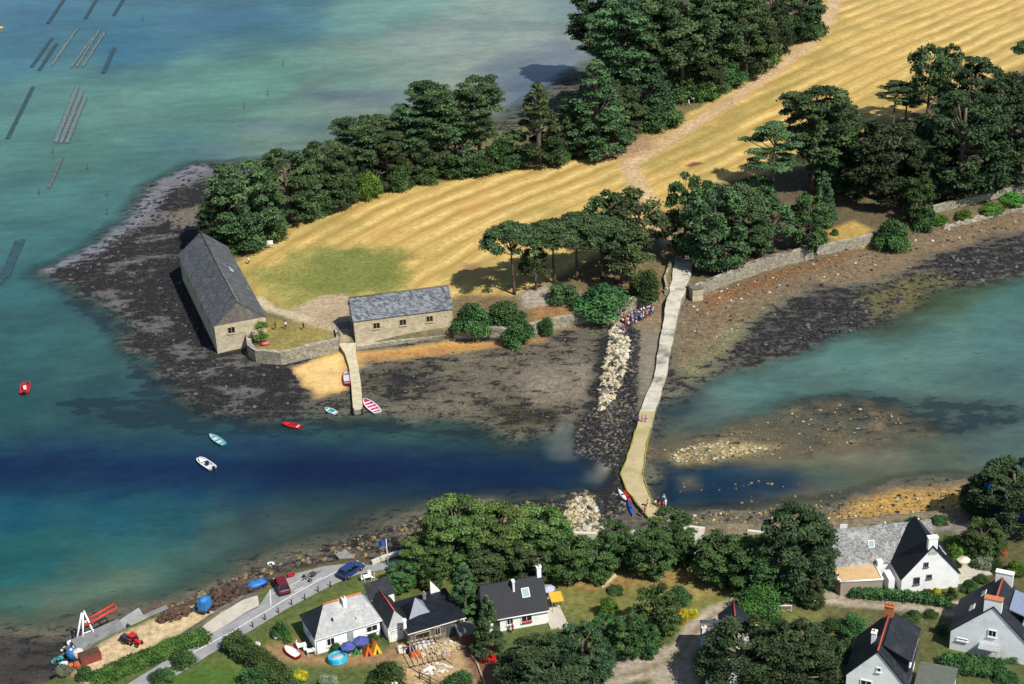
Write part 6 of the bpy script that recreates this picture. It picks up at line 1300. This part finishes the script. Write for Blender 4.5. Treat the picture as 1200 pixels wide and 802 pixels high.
def tractor(px, py, yaw, label):
    p = GT(px, py); e = empty('tractor', p, math.radians(yaw), label, 'tractor')
    b = MB(); b.box((.75, 0, 1.0), (1.5, .7, .65), RED_P); b.ball((1.5, 0, 1.0), (.2, .36, .33), RED_P, 8, 6); b.box((-.5, 0, .8), (1.2, .6, .4), BLACKP); b.build('bonnet', e)
    b = MB(); b.prism([(-1.15, -.72), (.15, -.66), (.15, .66), (-1.15, .72)], 1.25, 2.15, CARDARK); c_ = b.build('cab', e); b = MB(); b.prism([(-1.25, -.8), (.25, -.74), (.25, .74), (-1.25, .8)], 2.16, 2.3, RED_P); b.build('cab_roof', c_)
    for s in (-1, 1): wheel(e, -.6, s*.85, .75, .42); wheel(e, 1.15, s*.72, .45, .28); b = MB(); b.box((-.6, s*.82, 1.55), (1.3, .46, .08), RED_P); b.build('mudguard', e)
    b = MB(); b.tube([(.6, .25, 1.3), (.6, .25, 2.1)], .05, BLACKP, 6); b.build('exhaust', e); return e
t_ = tractor(158.5, 755, -35, 'red tractor on the sand yard with a dark trailer behind it'); t_.scale = (.68, .68, .68)
e = empty('trailer', GT(149, 753), math.radians(-35), 'dark low trailer behind the red tractor', 'trailer'); e.scale = (.7, .7, .7); b = MB(); b.box((0, 0, .9), (2.6, 1.6, .5), BLACKP); b.box((0, 0, 1.3), (2.3, 1.3, .5), plain('dark_nets', (62, 60, 70), .9, .3, 3)); b.build('bed', e); b = MB(); b.tube([(1.3, 0, .7), (2.0, 0, .6)], .07, ZINC, 5); b.build('drawbar', e)
for s in (-1, 1): wheel(e, -.2, s*.85, .4, .25)
e = empty('trailer', GT(364, 678), math.radians(40), 'empty dark boat trailer in the parking bay behind the red car', 'trailer'); b = MB(); b.box((0, 0, .6), (2.6, .12, .12), ZINC); b.box((-.6, 0, .6), (.12, 1.4, .12), ZINC); b.box((.5, 0, .62), (.8, 1.0, .1), WOOD_D); b.tube([(1.3, 0, .6), (2.0, 0, .45)], .06, ZINC, 5); b.build('frame', e)
for s in (-1, 1): wheel(e, -.6, s*.75, .3, .18)
# ------------------------------------------------------------------ oyster yard
e = empty('crane', GT(100, 752), math.radians(28), 'white lattice crane with slanting red jib on the quay of the oyster yard', 'crane')
b = MB(); top = (0.4, 0, 5.0)
for x, y in ((-1.6, -.5), (-.6, -1.0), (1.5, -.8), (1.7, .8)): b.tube([(x, y, 0), (top[0]+x*.12, y*.2, 5.0)], .13, WHITEP, 6)
for f in (.35, .7): b.tube([(-1.1*(1-f)+.3, -.75*(1-f), 5*f), (1.6*(1-f)+.4, -.5*(1-f), 5*f)], .09, WHITEP, 5)
b.tube([(-1.3*.3, 0, 3.6), (1.6, 0, 2.6)], .09, WHITEP, 5); b.build('gantry', e)
b = MB()
for s in (-.55, .55):
    b.tube([(.2, s, 3.0), (5.2, s+.5, 3.9)], .16, plain('orange_red_paint', (216, 64, 46), .5, .1, 2), 6)
for k in range(5): f = k/4; b.tube([(.2+5*f, -.55+.5*f, 3.0+.9*f), (.2+5*f, .55+.5*f, 3.0+.9*f)], .1, MATS['orange_red_paint'], 5)
b.build('jib', e); b = MB(); b.ball((-.7, -.3, .7), (.7, .6, .6), plain('faded_blue_drum', (96, 130, 160), .7, .2, 2), 10, 6, .1); b.box((0, 0, .25), (2.6, 1.8, .5), ZINC); b.build('winch', e)
QUAY = plain('grey_quay_concrete', (142, 144, 142), .9, .15, .8, stain=((96, 96, 92), .6, .6))
def block(name, quad, z0, z1, mat, label, cat, z=1.0, kind=None):
    P_ = [G(x, y, z) for x, y in quad]; o0 = Vector((*P_[0], 0)); b = MB(); pl_ = [(p[0]-o0.x, p[1]-o0.y) for p in P_]
    if sum(pl_[i][0]*pl_[(i+1) % len(pl_)][1]-pl_[(i+1) % len(pl_)][0]*pl_[i][1] for i in range(len(pl_))) < 0: pl_ = pl_[::-1]
    b.prism(pl_, z0, z1, mat); o = b.build(name, None, o0); return setprops(o, label, cat, None, kind)
block('quay', [(84,756),(140,731),(147,742),(92,768)], -.6, 1.9, QUAY, 'grey concrete quay under the white crane', 'quay'); block('pontoon', [(140,729),(163,714),(168,722),(146,738)], -.5, 1.3, plain('pale_pontoon', (170, 176, 176), .8, .1, 1), 'pale grey pontoon slab beside the sand yard', 'pontoon'); block('concrete_slab', [(150,738),(163,728),(176,730),(160,744)], 0, 2.2, CONC, 'cracked concrete slab between the pontoon and the tractor', 'slab')
block('quay', [(163,727),(195,713),(200,719),(170,735)], -.4, 1.6, QUAY, 'low grey quay edge running from the pontoon to the brown bag heap', 'quay')
p = GT(106, 774); b = MB(); b.box((0, 0, .65), (2.9, 1.5, 1.3), plain('rusty_red_skip', (138, 66, 58), .7, .2, 2)); b.box((0, 0, 1.32), (2.7, 1.3, .06), WOOD_D); b.box((0, 0.76, 1.25), (3.0, .1, .12), MATS['rusty_red_skip']); b.box((0, -.76, 1.25), (3.0, .1, .12), MATS['rusty_red_skip']); o = b.build('skip', None, p, math.radians(28)); setprops(o, 'rusty red skip at the seaward end of the sand yard', 'skip')
def tank(px, py, r_, hgt, mat, label):
    p = GT(px, py); b = MB(); b.tube([(0, 0, 0), (0, 0, hgt*.85), (0, 0, hgt)], [r_, r_, r_*.75], mat, 14); b.tube([(0, 0, hgt), (0, 0, hgt+.18)], r_*.3, WHITEP, 8); o = b.build('tank', None, p); setprops(o, label, 'tank')
tank(85, 772, .75, 1.5, plain('blue_tank_plastic', (44, 116, 180), .6, .15, 2), 'bright blue upright tank at the left end of the oyster yard'); tank(91, 764, .65, 1.2, CREAM, 'white tank behind the blue one in the oyster yard'); tank(83, 757, .5, .8, WHITEP, 'small white tank nearest the water in the oyster yard'); tank(93, 772, .75, 1.5, CREAM, 'cream tank between the blue tank and the rusty skip')
for x, y, m_, l_ in ((75, 782, WHITEP, 'white crates dumped in the scrub below the oyster yard'), (88, 783, ORG, 'orange crates beside the blue tank'), (97, 757, plain('pink_floats', (206, 70, 110), .6, .1, 2), 'pink floats stacked at the foot of the crane'), (78, 765, PALE_I, 'pale crates at the water side of the oyster yard'), (70, 776, TEAL, 'teal crates in the scrub at the shore corner')):
    heap('crate_stack', x, y, .9, .7, .9, [m_, m_, ST_G], 9, l_, 'crates', (.5, .4, .25))
e = empty('tarp_covered_trailer', GT(241, 718), math.radians(70), 'tall load under a bright blue tarp on a trailer at the bag heap', 'trailer'); e.scale = (.72, .72, .85); b = MB(); b.prism([(-1.2, -.9), (1.2, -.9), (1.2, .9), (-1.2, .9)], 1.0, 2.8, BLUE_T); b.ball((0, 0, 2.7), (1.25, .95, .45), BLUE_T, 10, 5, .05); b.build('tarp', e); b = MB(); b.box((0, 0, .85), (2.6, 1.6, .25), WOOD_D); b.build('bed', e)
for s in (-1, 1): wheel(e, 0, s*.8, .42, .25)
# racks of the oyster beds
BAGS = [plain('pale_oyster_bags', (104, 122, 124), .9, .15, 1), plain('dark_oyster_bags', (44, 78, 92), .8, .15, 1), plain('brown_oyster_bags', (92, 106, 108), .9, .15, 1)]
def rack(a, b_, wid, mat, label, zt=.22):
    A = Vector((*G(*a, 0), 0)); B_ = Vector((*G(*b_, 0), 0)); d = B_-A; L = d.length; e = empty('oyster_rack', A, math.atan2(d.y, d.x), label, 'oyster rack', 'oyster racks in the far shallows'); n = int(L/1.25); rr = random.Random(int(a[0]*9+a[1]))
    m = MB()
    for k in range(n):
        m.box((k*1.25+.6, rr.uniform(-.08, .08), zt-.06), (1.29, wid*.62*rr.uniform(.7, 1), .12+rr.uniform(-.02, .02)), mat, rr.uniform(-.08, .08))
    m.build('bags', e); f = MB()
    for s in (-1, 1): f.box((L/2, s*wid*.35, zt-.16), (L, .07, .07), WOOD_D)
    for k in range(0, n, 3):
        for s in (-1, 1): f.box((k*1.25+.6, s*wid*.35, zt-.45), (.07, .07, .6), WOOD_D)
    f.build('frame', e)
RK = [((61,77),(78,50),1.0,0,'thin pale oyster rack, left one of the far pair'), ((64,73),(91,34),1.0,0,'thin pale oyster rack, right one of the far pair'), ((84,79),(109,44),1.1,0,'pale oyster rack, left one of the far triple'), ((90,79),(117,35),1.1,0,'pale oyster rack, middle one of the far triple'), ((97,79),(124,37),1.1,0,'pale oyster rack, right one of the far triple'),
      ((65,167),(91,101),2.0,0,'broad pale oyster rack, left one of the near triple'), ((71,168),(96,107),2.0,0,'broad pale oyster rack, middle one of the near triple'), ((78,168),(100,114),2.0,0,'broad pale oyster rack, right one of the near triple'),
      ((9,163),(39,102),1.6,1,'long dark oyster rack alone left of the near triple'), ((57,221),(74,184),1.3,2,'short brownish rack below the near triple'), ((0,334),(22,282),2.2,1,'wide dark rack at the left edge, left one of two'), ((8,326),(28,280),1.6,1,'wide dark rack at the left edge, right one of two'),
      ((37,79),(62,44),1.6,1,'dark rack left of the far pale pair, outer one'), ((46,83),(66,52),1.6,1,'dark rack left of the far pale pair, inner one'), ((133,19),(147,-4),1.6,1,'dark rack cut by the top edge of the photo'), ((121,86),(135,55),1.8,1,'dark rack right of the far triple'), ((56,28),(75,0),1.6,1,'faint dark rack near the top left corner'), ((100,22),(113,0),1.6,1,'faint dark rack at the top between the two pale groups')]
for a, b_, w_, k, l_ in RK: rack(a, b_, w_, BAGS[k], l_)
def stake(px, py, hgt, label, mat=None):
    b = MB(); b.tube([(0, 0, -1.0), (.05, .02, hgt)], [.12, .09], mat or WOOD_D, 6); b.ball((.05, .02, hgt), .12, mat or WOOD_D, 6, 4); p = Vector((*G(px, py, 0), 0)); o = b.build('mooring_stake', None, p); setprops(o, label, 'stake')
for x, y, l_ in ((168,24,'stake standing alone in the water near the top left'),(332,77,'stake in the shallows above the tree belt, right one'),(286,127,'stake in the shallows above the tree belt, left one'),(103,199,'stake right of the short brownish rack'),(46,228,'stake left of the foot of the short brownish rack'),(126,230,'stake off the weedy reef, far one'),(126,252,'stake off the weedy reef, near one'),(314,112,'small stake between the two above the tree belt'),(62,180,'pale stake under the near triple of racks')): stake(x, y, 1.5, l_)
b = MB(); b.ball((0, 0, .3), (.9, .5, .5), plain('yellow_buoy', (206, 170, 96), .5, .08, 2), 10, 6); b.tube([(0, 0, .6), (0, 0, 1.6)], .06, BLACKP, 5); o = b.build('buoy', None, Vector((*G(1, 34, 0), 0)), .6); setprops(o, 'yellow orange buoy at the left edge near the top', 'buoy')
# ------------------------------------------------------------------ garden and street things
def flag(px, by, ty, label, lean=0):
    p, s, H, W_ = ground_dims(px, by, ty, 10); e = empty('flag_pole', p, 0, label, 'flag pole'); b = MB(); b.tube([(0, 0, 0), (0, 0, H)], [.09, .05], ZINC if lean == 0 else WHITEP, 7); b.ball((0, 0, H), .1, WHITEP, 6, 4); b.build('pole', e)
    f = MB(); V = []; n = 8
    for i in range(n+1):
        x = -i/n*1.3; V += [(x, .16*math.sin(i*1.1), H-.15-.12*i/n), (x, .16*math.sin(i*1.1+.4), H-1.0-.2*i/n)]
    F = [(i*2, i*2+1, i*2+3, i*2+2) for i in range(n)]; f.add(V, F, plain('blue_flag', (44, 96, 190), .7, .08, 2)); f.add([(v[0], v[1]+.02, v[2]) for v in V], [q[::-1] for q in F], MATS['blue_flag']); f.build('flag', e)
flag(455, 663.5, 633, 'white pole with a blue flag beside the shore road at the slipway', 1); flag(1159, 611, 565, 'grey pole with a dark blue flag in front of the dark cypress at the right')
for k, (x, y) in enumerate([(280,743),(296.5,735.6),(311,727),(326.5,719),(342,709.5),(357.6,703),(373,694),(387.5,688)]):
    b = MB(); b.tube([(0, 0, -.1), (0, 0, .95)], .1, WOOD_D, 7); b.ball((0, 0, .97), (.1, .1, .06), WOOD_D, 7, 4); o = b.build('bollard', None, GT(x, y)); setprops(o, 'dark wooden bollard along the lawn side of the shore road', 'bollard', 'bollards along the shore road')
def parasol(px, py, r_, hgt, mat, label, name='parasol'):
    e = empty(name, GT(px, py), random.random(), label, name); b = MB(); b.tube([(0, 0, 0), (0, 0, hgt)], .03, WHITEP, 6); b.box((0, 0, .06), (.5, .5, .12), CONC); b.build('pole', e)
    c = MB(); n = 8; V = [(0, 0, hgt)]; 
    for k in range(n): V.append((r_*math.cos(6.283*k/n), r_*math.sin(6.283*k/n), hgt-.38*r_))
    for k in range(n): V.append((r_*.99*math.cos(6.283*k/n), r_*.99*math.sin(6.283*k/n), hgt-.38*r_-.14))
    c.add(V, [(0, 1+k, 1+(k+1) % n) for k in range(n)]+[(1+k, 9+k, 9+(k+1) % n, 1+(k+1) % n) for k in range(n)], mat); c.build('canopy', e); return e
PURP = plain('blue_violet_cloth', (78, 84, 158), .7, .15, 4, stain=((150, 150, 220), 3, .4)); parasol(409, 768, 1.1, 2.0, PURP, 'blue violet parasol left of two at the white cottage wall'); parasol(424, 763, 1.15, 2.2, MATS['blue_violet_cloth'], 'blue violet parasol right of two at the white cottage wall')
parasol(1128, 668, 1.0, 2.2, CREAM, 'cream parasol on the white terrace beside the white gabled house'); parasol(643, 702, 1.0, 2.2, plain('lilac_cloth', (196, 196, 226), .7, .08, 2), 'pale lilac parasol at the gable of the black roofed cottage'); parasol(885, 741, .8, 2.0, plain('bright_yellow_cloth', (236, 226, 60), .7, .08, 2), 'bright yellow parasol beside the small grey roofed house')
e = empty('awning', GT(648, 716), math.radians(12), 'orange yellow square awning on the terrace of the black roofed cottage', 'awning'); b = MB(); b.slab([(-.3, -.7, 2.0), (1.5, -.7, 1.9), (1.5, 1.2, 2.3), (-.3, 1.2, 2.4)], .06, plain('orange_yellow_cloth', (236, 180, 56), .7, .08, 2)); b.build('canopy', e)
for x, y in ((-.2, -.6), (1.4, -.6), (1.4, 1.1), (-.2, 1.1)): b = MB(); b.tube([(x, y, 0), (x, y, 2.0)], .04, ZINC, 5); b.build('post', e)
def table(px, py, dx, dy, yaw, mat, label, name='garden_table', cat='table'):
    e = empty(name, GT(px, py), math.radians(yaw), label, cat); b = MB(); b.box((0, 0, .73), (dx, dy, .05), mat); b.build('tabletop', e)
    for sx in (-1, 1):
        for sy in (-1, 1): b = MB(); b.box((sx*(dx/2-.08), sy*(dy/2-.08), .35), (.06, .06, .7), mat); b.build('leg', e)
table(354, 761, 1.3, .9, 20, WHITEP, 'white garden table nearer the bushes at the left of the white cottage'); table(365, 767, 1.2, .8, 20, WHITEP, 'white garden table against the left wall of the white cottage'); table(431, 680, 1.2, .9, 15, WHITEP, 'white garden table out on the lawn beside the blue car')
def chair(px, py, yaw, mat, label, grp=None):
    e = empty('garden_chair', GT(px, py), math.radians(yaw), label, 'chair', grp); b = MB(); b.box((0, 0, .42), (.5, .5, .05), mat); b.build('seat', e); b = MB(); b.box((0, .25, .72), (.5, .05, .6), mat); b.build('backrest', e)
    for x in (-.2, .2):
        for y in (-.2, .2): b = MB(); b.box((x, y, .2), (.05, .05, .4), mat); b.build('leg', e)
for x, y, a, l_ in ((426,681,80,'white garden chair left of the lawn table'),(437,679,-80,'white garden chair right of the lawn table'),(433,676,0,'white garden chair behind the lawn table'),(359,764,60,'white garden chair between the two cottage side tables'),(350,758,80,'white garden chair left of the outer cottage side table')): chair(x, y, a, WHITEP, l_)
e = empty('inflatable_pool', GT(396, 775), .4, 'turquoise round inflatable pool in front of the white cottage', 'pool'); b = MB()
for z in (.2, .5, .8): b.tube([(1.2*math.cos(6.283*k/16), 1.0*math.sin(6.283*k/16), z) for k in range(17)], .2, plain('turquoise_vinyl', (52, 186, 220), .35, .08, 2), 6, False)
b.build('ring', e); b = MB(); b.tube([(0, 0, .6), (0, 0, .62)], 1.1, PALE_I, 14); b.build('pool_water', e)
def tent(px, py, s, mats, yaw, label):
    e = empty('play_tent', GT(px, py), math.radians(yaw), label, 'tent')
    for k, m_ in enumerate(mats):
        b = MB(); x = (k-(len(mats)-1)/2)*s*1.0; b.add([(x-s*.55, -s*.6, 0), (x+s*.55, -s*.6, 0), (x+s*.55, s*.6, 0), (x-s*.55, s*.6, 0), (x, -s*.35, s*1.35), (x, s*.35, s*1.35)], [(0,1,4), (1,2,5,4), (2,3,5), (3,0,4,5)], m_); o = b.build('tent_side', e)
        b = MB(); b.add([(x-s*.18, -s*.612, .05), (x+s*.18, -s*.612, .05), (x, -s*.49, s*.75)], [(0,1,2)], DARKGAP); b.build('opening', o)
tent(436, 765, 1.2, [ORG, plain('yellow_vinyl', (240, 200, 60), .5, .06, 2)], 20, 'red orange and yellow play tent by the garage wing of the white cottage'); tent(439, 757, .9, [RED_P], 20, 'red play tent just behind the yellow one'); tent(417.5, 765, .8, [plain('green_vinyl', (40, 150, 80), .5, .08, 2)], 10, 'small green play tent between the parasols and the pool')
e = empty('football_goal', GT(919, 719), math.radians(-2), 'small white goal on the little lawn beside the clipped hedge block', 'goal'); b = MB(); b.tube([(-1, 0, 0), (-1, 0, 1.3), (1, 0, 1.3), (1, 0, 0)], .06, WHITEP, 6); b.tube([(-1, 0, .02), (-1, .7, .02), (1, .7, .02), (1, 0, .02)], .05, WHITEP, 5); b.build('frame', e); b = MB()
for k in range(9): b.tube([(-1+.25*k, .03, 1.28), (-1+.25*k, .7, .05)], .012, PALE_I, 4)
for k in range(5): b.tube([(-1, .03+.67*k/4, 1.28-1.23*k/4), (1, .03+.67*k/4, 1.28-1.23*k/4)], .012, PALE_I, 4)
b.build('net', e)
b = MB(); b.box((0, 0, 1.6), (1.1, .08, .9), WHITEP); b.tube([(-.4, .02, 0), (-.4, .02, 1.3)], .04, ZINC, 5); b.tube([(.4, .02, 0), (.4, .02, 1.3)], .04, ZINC, 5); o = b.build('notice_board', None, GT(988, 628)); setprops(o, 'white notice board by the shore path right of the great cypress', 'sign')
b = MB(); b.box((0, 0, 1.5), (1.3, .08, .9), WHITEP); b.tube([(-.5, .02, 0), (-.5, .02, 1.2)], .05, WOOD, 5); b.tube([(.5, .02, 0), (.5, .02, 1.2)], .05, WOOD, 5); o = b.build('notice_board', None, GT(317, 292), .1); setprops(o, 'small white notice board at the field corner behind the long barn', 'sign')
for x, y, l_ in ((324.5,748,'white upturned tub on the cottage garden path'),(301,757,'white bag lying on the lower lawn edge'),(910,740,'white plastic chair cushion lying on the small lawn'),(747,665,'white box at the edge of the trees above the dry lawn')):
    b = MB(); b.ball((0, 0, .25), (.55, .4, .38), WHITEP, 10, 6, .08); b.box((0, 0, .1), (.7, .5, .2), WHITEP); o = b.build('garden_item', None, GT(x, y)); setprops(o, l_, 'garden item')
# edged flower bed, gravel heaps
for L_, l_ in (([(697,683),(706,671),(720,668)], 'stone edging along the top of the flower bed on the lawn'), ([(705,690),(714,683),(722,675)], 'stone edging along the bottom of the flower bed on the lawn')): wall('edging', L_, .3, .3, ST_P, l_, 'edging')
wall('rubble_edge', [(270,769),(284,763),(296,757)], .5, .5, ST_P, 'line of pale broken stones above the lower lawn', 'edging', jit=.15)
wall('path_edging', [(552,768),(560,780),(568,802)], .2, .25, WOOD, 'pale timber edging of the garden path below the shed', 'edging', jit=.02)
b = MB(); 
for k in range(3): b.ball((.5*k-.5, .1*k, .3), (.5, .4, .4), ST_Y, 8, 5, .2)
o = b.build('garden_mound', None, GT(822, 674)); setprops(o, 'small ringed mound of stones on the dry lawn', 'mound')
wall('field_edge_wall', [(782,345),(779,330),(784,316),(790,305)], .4, .9, STONE_W, 'low mossy wall along the left side of the lane above the causeway', jit=.06)
IV = hedge(L_BRI, [(304,405),(312,401)], 1.9, 5.2, 'bright green ivy mass climbing the right corner of the long stone barn', 'ivy', 'ivy')
# ------------------------------------------------------------------ people
SKIN = plain('skin', (206, 150, 120), .6, .05, 4); HAIRM = [plain('dark_hair', (52, 38, 30), .7, .1, 4), plain('fair_hair', (176, 140, 84), .7, .1, 4)]
def skin_body(pose):
    a_ = {'stand': (0, 0), 'walk': (.32, .22), 'turn': (.12, .1)}[pose]; st, sw = a_
    J = [(0,0,.95), (0,0,1.12), (0,.01,1.32), (0,0,1.44), (0,.0,1.53), (0,.03,1.63), (0,.02,1.73)]; E = [(i, i+1) for i in range(6)]; Rr = [.125, .12, .13, .06, .055, .10, .07]
    for s in (-1, 1):
        k = len(J); J += [(s*.10, 0, .90), (s*.11, s*st*.55, .49), (s*.11, s*st-.02*abs(st), .09), (s*.12, s*st+.16, .05)]; E += [(0, k), (k, k+1), (k+1, k+2), (k+2, k+3)]; Rr += [.095, .062, .042, .035]
        k = len(J); J += [(s*.19, 0, 1.39), (s*.25, -s*sw*.4, 1.13), (s*.27, -s*sw+.06, .90), (s*.27, -s*sw+.09, .82)]; E += [(2, k), (k, k+1), (k+1, k+2), (k+2, k+3)]; Rr += [.06, .045, .033, .03]
    me = bpy.data.meshes.new('body_base'); me.from_pydata(J, E, []); o = bpy.data.objects.new('body_base', me); C.objects.link(o); md = o.modifiers.new('skin', 'SKIN'); sv = me.skin_vertices[0].data
    for i, r_ in enumerate(Rr): sv[i].radius = (r_, r_)
    sv[0].use_root = True; o.modifiers.new('sub', 'SUBSURF').levels = 1
    dg = bpy.context.evaluated_depsgraph_get(); m2 = bpy.data.meshes.new_from_object(o.evaluated_get(dg)); m2.name = 'body'; m2.materials.clear(); m2.materials.append(SKIN)
    for p_ in m2.polygons: p_.use_smooth = True
    bpy.data.objects.remove(o); return m2, st, sw
BODY = {k: skin_body(k) for k in ('stand', 'walk', 'turn')}
def clothes(pose, top, bottom, hair):
    me, st, sw = BODY[pose]; t = MB(); t.tube([(0,0,.92), (0,0,1.05), (0,.005,1.25), (0,0,1.40), (0,0,1.47)], [.165, .15, .18, .17, .075], top, 9)
    for s in (-1, 1): t.tube([(s*.15, 0, 1.41), (s*.215, -s*sw*.18, 1.28), (s*.245, -s*sw*.36, 1.15)], [.085, .078, .07], top, 7)
    b = MB(); b.tube([(0,0,.82), (0,0,.99)], [.165, .16], bottom, 9)
    for s in (-1, 1): b.tube([(s*.095, 0, .92), (s*.105, s*st*.35, .66), (s*.11, s*st*.6, .47)], [.115, .095, .085], bottom, 7)
    h = MB(); h.ball((0, .005, 1.70), (.115, .125, .115), hair, 9, 6)
    return t.mesh('shirt'), b.mesh('shorts'), h.mesh('hair')
CL = {n: plain('cloth_'+n, c, .8, .08, 4) for n, c in dict(white=(240,240,240), navy=(34,40,84), blue=(60,130,220), red=(210,40,50), pink=(230,150,170), black=(30,30,34), sky=(150,190,240), purple=(90,50,130), yellow=(230,210,90), green=(50,130,90), lilac=(170,160,220), maroon=(120,40,60)).items()}
CM = {}
def person(px, py, top, bottom, label, pose='stand', group=None, yaw=None, k=1.0):
    key = (pose, top, bottom)
    if key not in CM: CM[key] = clothes(pose, CL[top], CL[bottom], random.choice(HAIRM))
    p = GT(px, py) if not isinstance(px, Vector) else px
    e = empty('person', p, random.uniform(0, 6.283) if yaw is None else math.radians(yaw), label, 'person', group); e.scale = (k, k, k)
    for nm, me_ in zip(('body', 'shirt', 'shorts', 'hair'), (BODY[pose][0],)+CM[key]): o = bpy.data.objects.new(nm, me_); C.objects.link(o); o.parent = e
    return e
rr = random.Random(5); TOPS = ['white','white','navy','blue','sky','white','pink','lilac','black','white','navy','sky']; BOT = ['navy','black','blue','white','navy']
for k in range(72):
    f = rr.random(); px = 729+f*36; py = 384-f*14+rr.uniform(-8, 6)*(1-.5*f)-2*math.sin(f*3.1)
    t_ = 'blue' if abs(px-747) < 4 and rr.random() < .7 else ('red' if (px < 734 or 757 < px < 759) and rr.random() < .5 else rr.choice(TOPS))
    person(px, py, t_, rr.choice(BOT), 'person in bright clothes in the crowd on the stones below the pale wall', rr.choice(['stand', 'turn', 'walk']), 'crowd on the stones below the pale sea wall', k=rr.uniform(.82, 1.0))
for k in range(16):
    f = k/15; px = 783+f*20+rr.uniform(-1, 1); py = 290+f*16+rr.uniform(-2, 2)
    person(px, py, rr.choice(['black','navy','maroon','pink','white','maroon','purple']), rr.choice(['navy','black']), 'person in the group waiting in the tree shade above the causeway', rr.choice(['stand', 'turn']), 'group in the shade above the causeway', k=rr.uniform(.85, 1.0))
person(807, 124, 'white', 'white', 'person all in white walking on the field track, nearer the track', 'walk'); person(812.5, 121, 'white', 'navy', 'person with white top and dark trousers on the field track, by the bushes', 'walk')
person(748, 496, 'purple', 'black', 'person in purple on the left edge of the causeway half way', 'stand'); person(753, 497, 'pink', 'white', 'person in pink and white on the causeway half way', 'turn'); person(757, 497, 'lilac', 'white', 'person in lilac on the right of three half way along the causeway', 'stand')
for x, y, t_, b_, l_ in ((768,596,'white','black','person in white top at the right edge of the causeway foot'),(773,598,'red','navy','person in red top at the right edge of the causeway foot'),(777,598,'maroon','black','person in maroon top at the right edge of the causeway foot'),(780,595,'white','white','person all in white furthest right at the causeway foot'),(771,592,'black','black','person in black behind the red top at the causeway foot'),(778,590,'sky','navy','person in pale blue at the back of the causeway foot group'),
    (756,603,'red','red','person all in red on the causeway foot beside the trees'),(759,597,'pink','white','person in pink in the middle of the causeway foot'),(753,606,'red','navy','person in red with navy shorts left at the causeway foot'),
    (990,637,'maroon','black','person in dark red below the white notice board'),(984,635,'black','navy','person in black left of the white notice board'),(1036,621,'white','white','person in white behind the shore bed with orange flowers'),(1075,617,'white','white','person in white behind the peak of the white gabled house'),(292,310,'white','navy','person in white top and navy on the grass beside the long stone barn'),
    (323,387,'black','black','person in black sitting height on the yard grass, left of three'),(335,386,'white','black','person in white and black on the yard grass, middle of three'),(356,387,'black','navy','person in black and navy on the yard grass, right of three'),(940,741,'white','white','person in white on the small lawn right of the goal'),(601,742,'maroon','black','person in maroon at the door of the black roofed cottage')): person(x, y, t_, b_, l_, rr.choice(['stand', 'turn']))
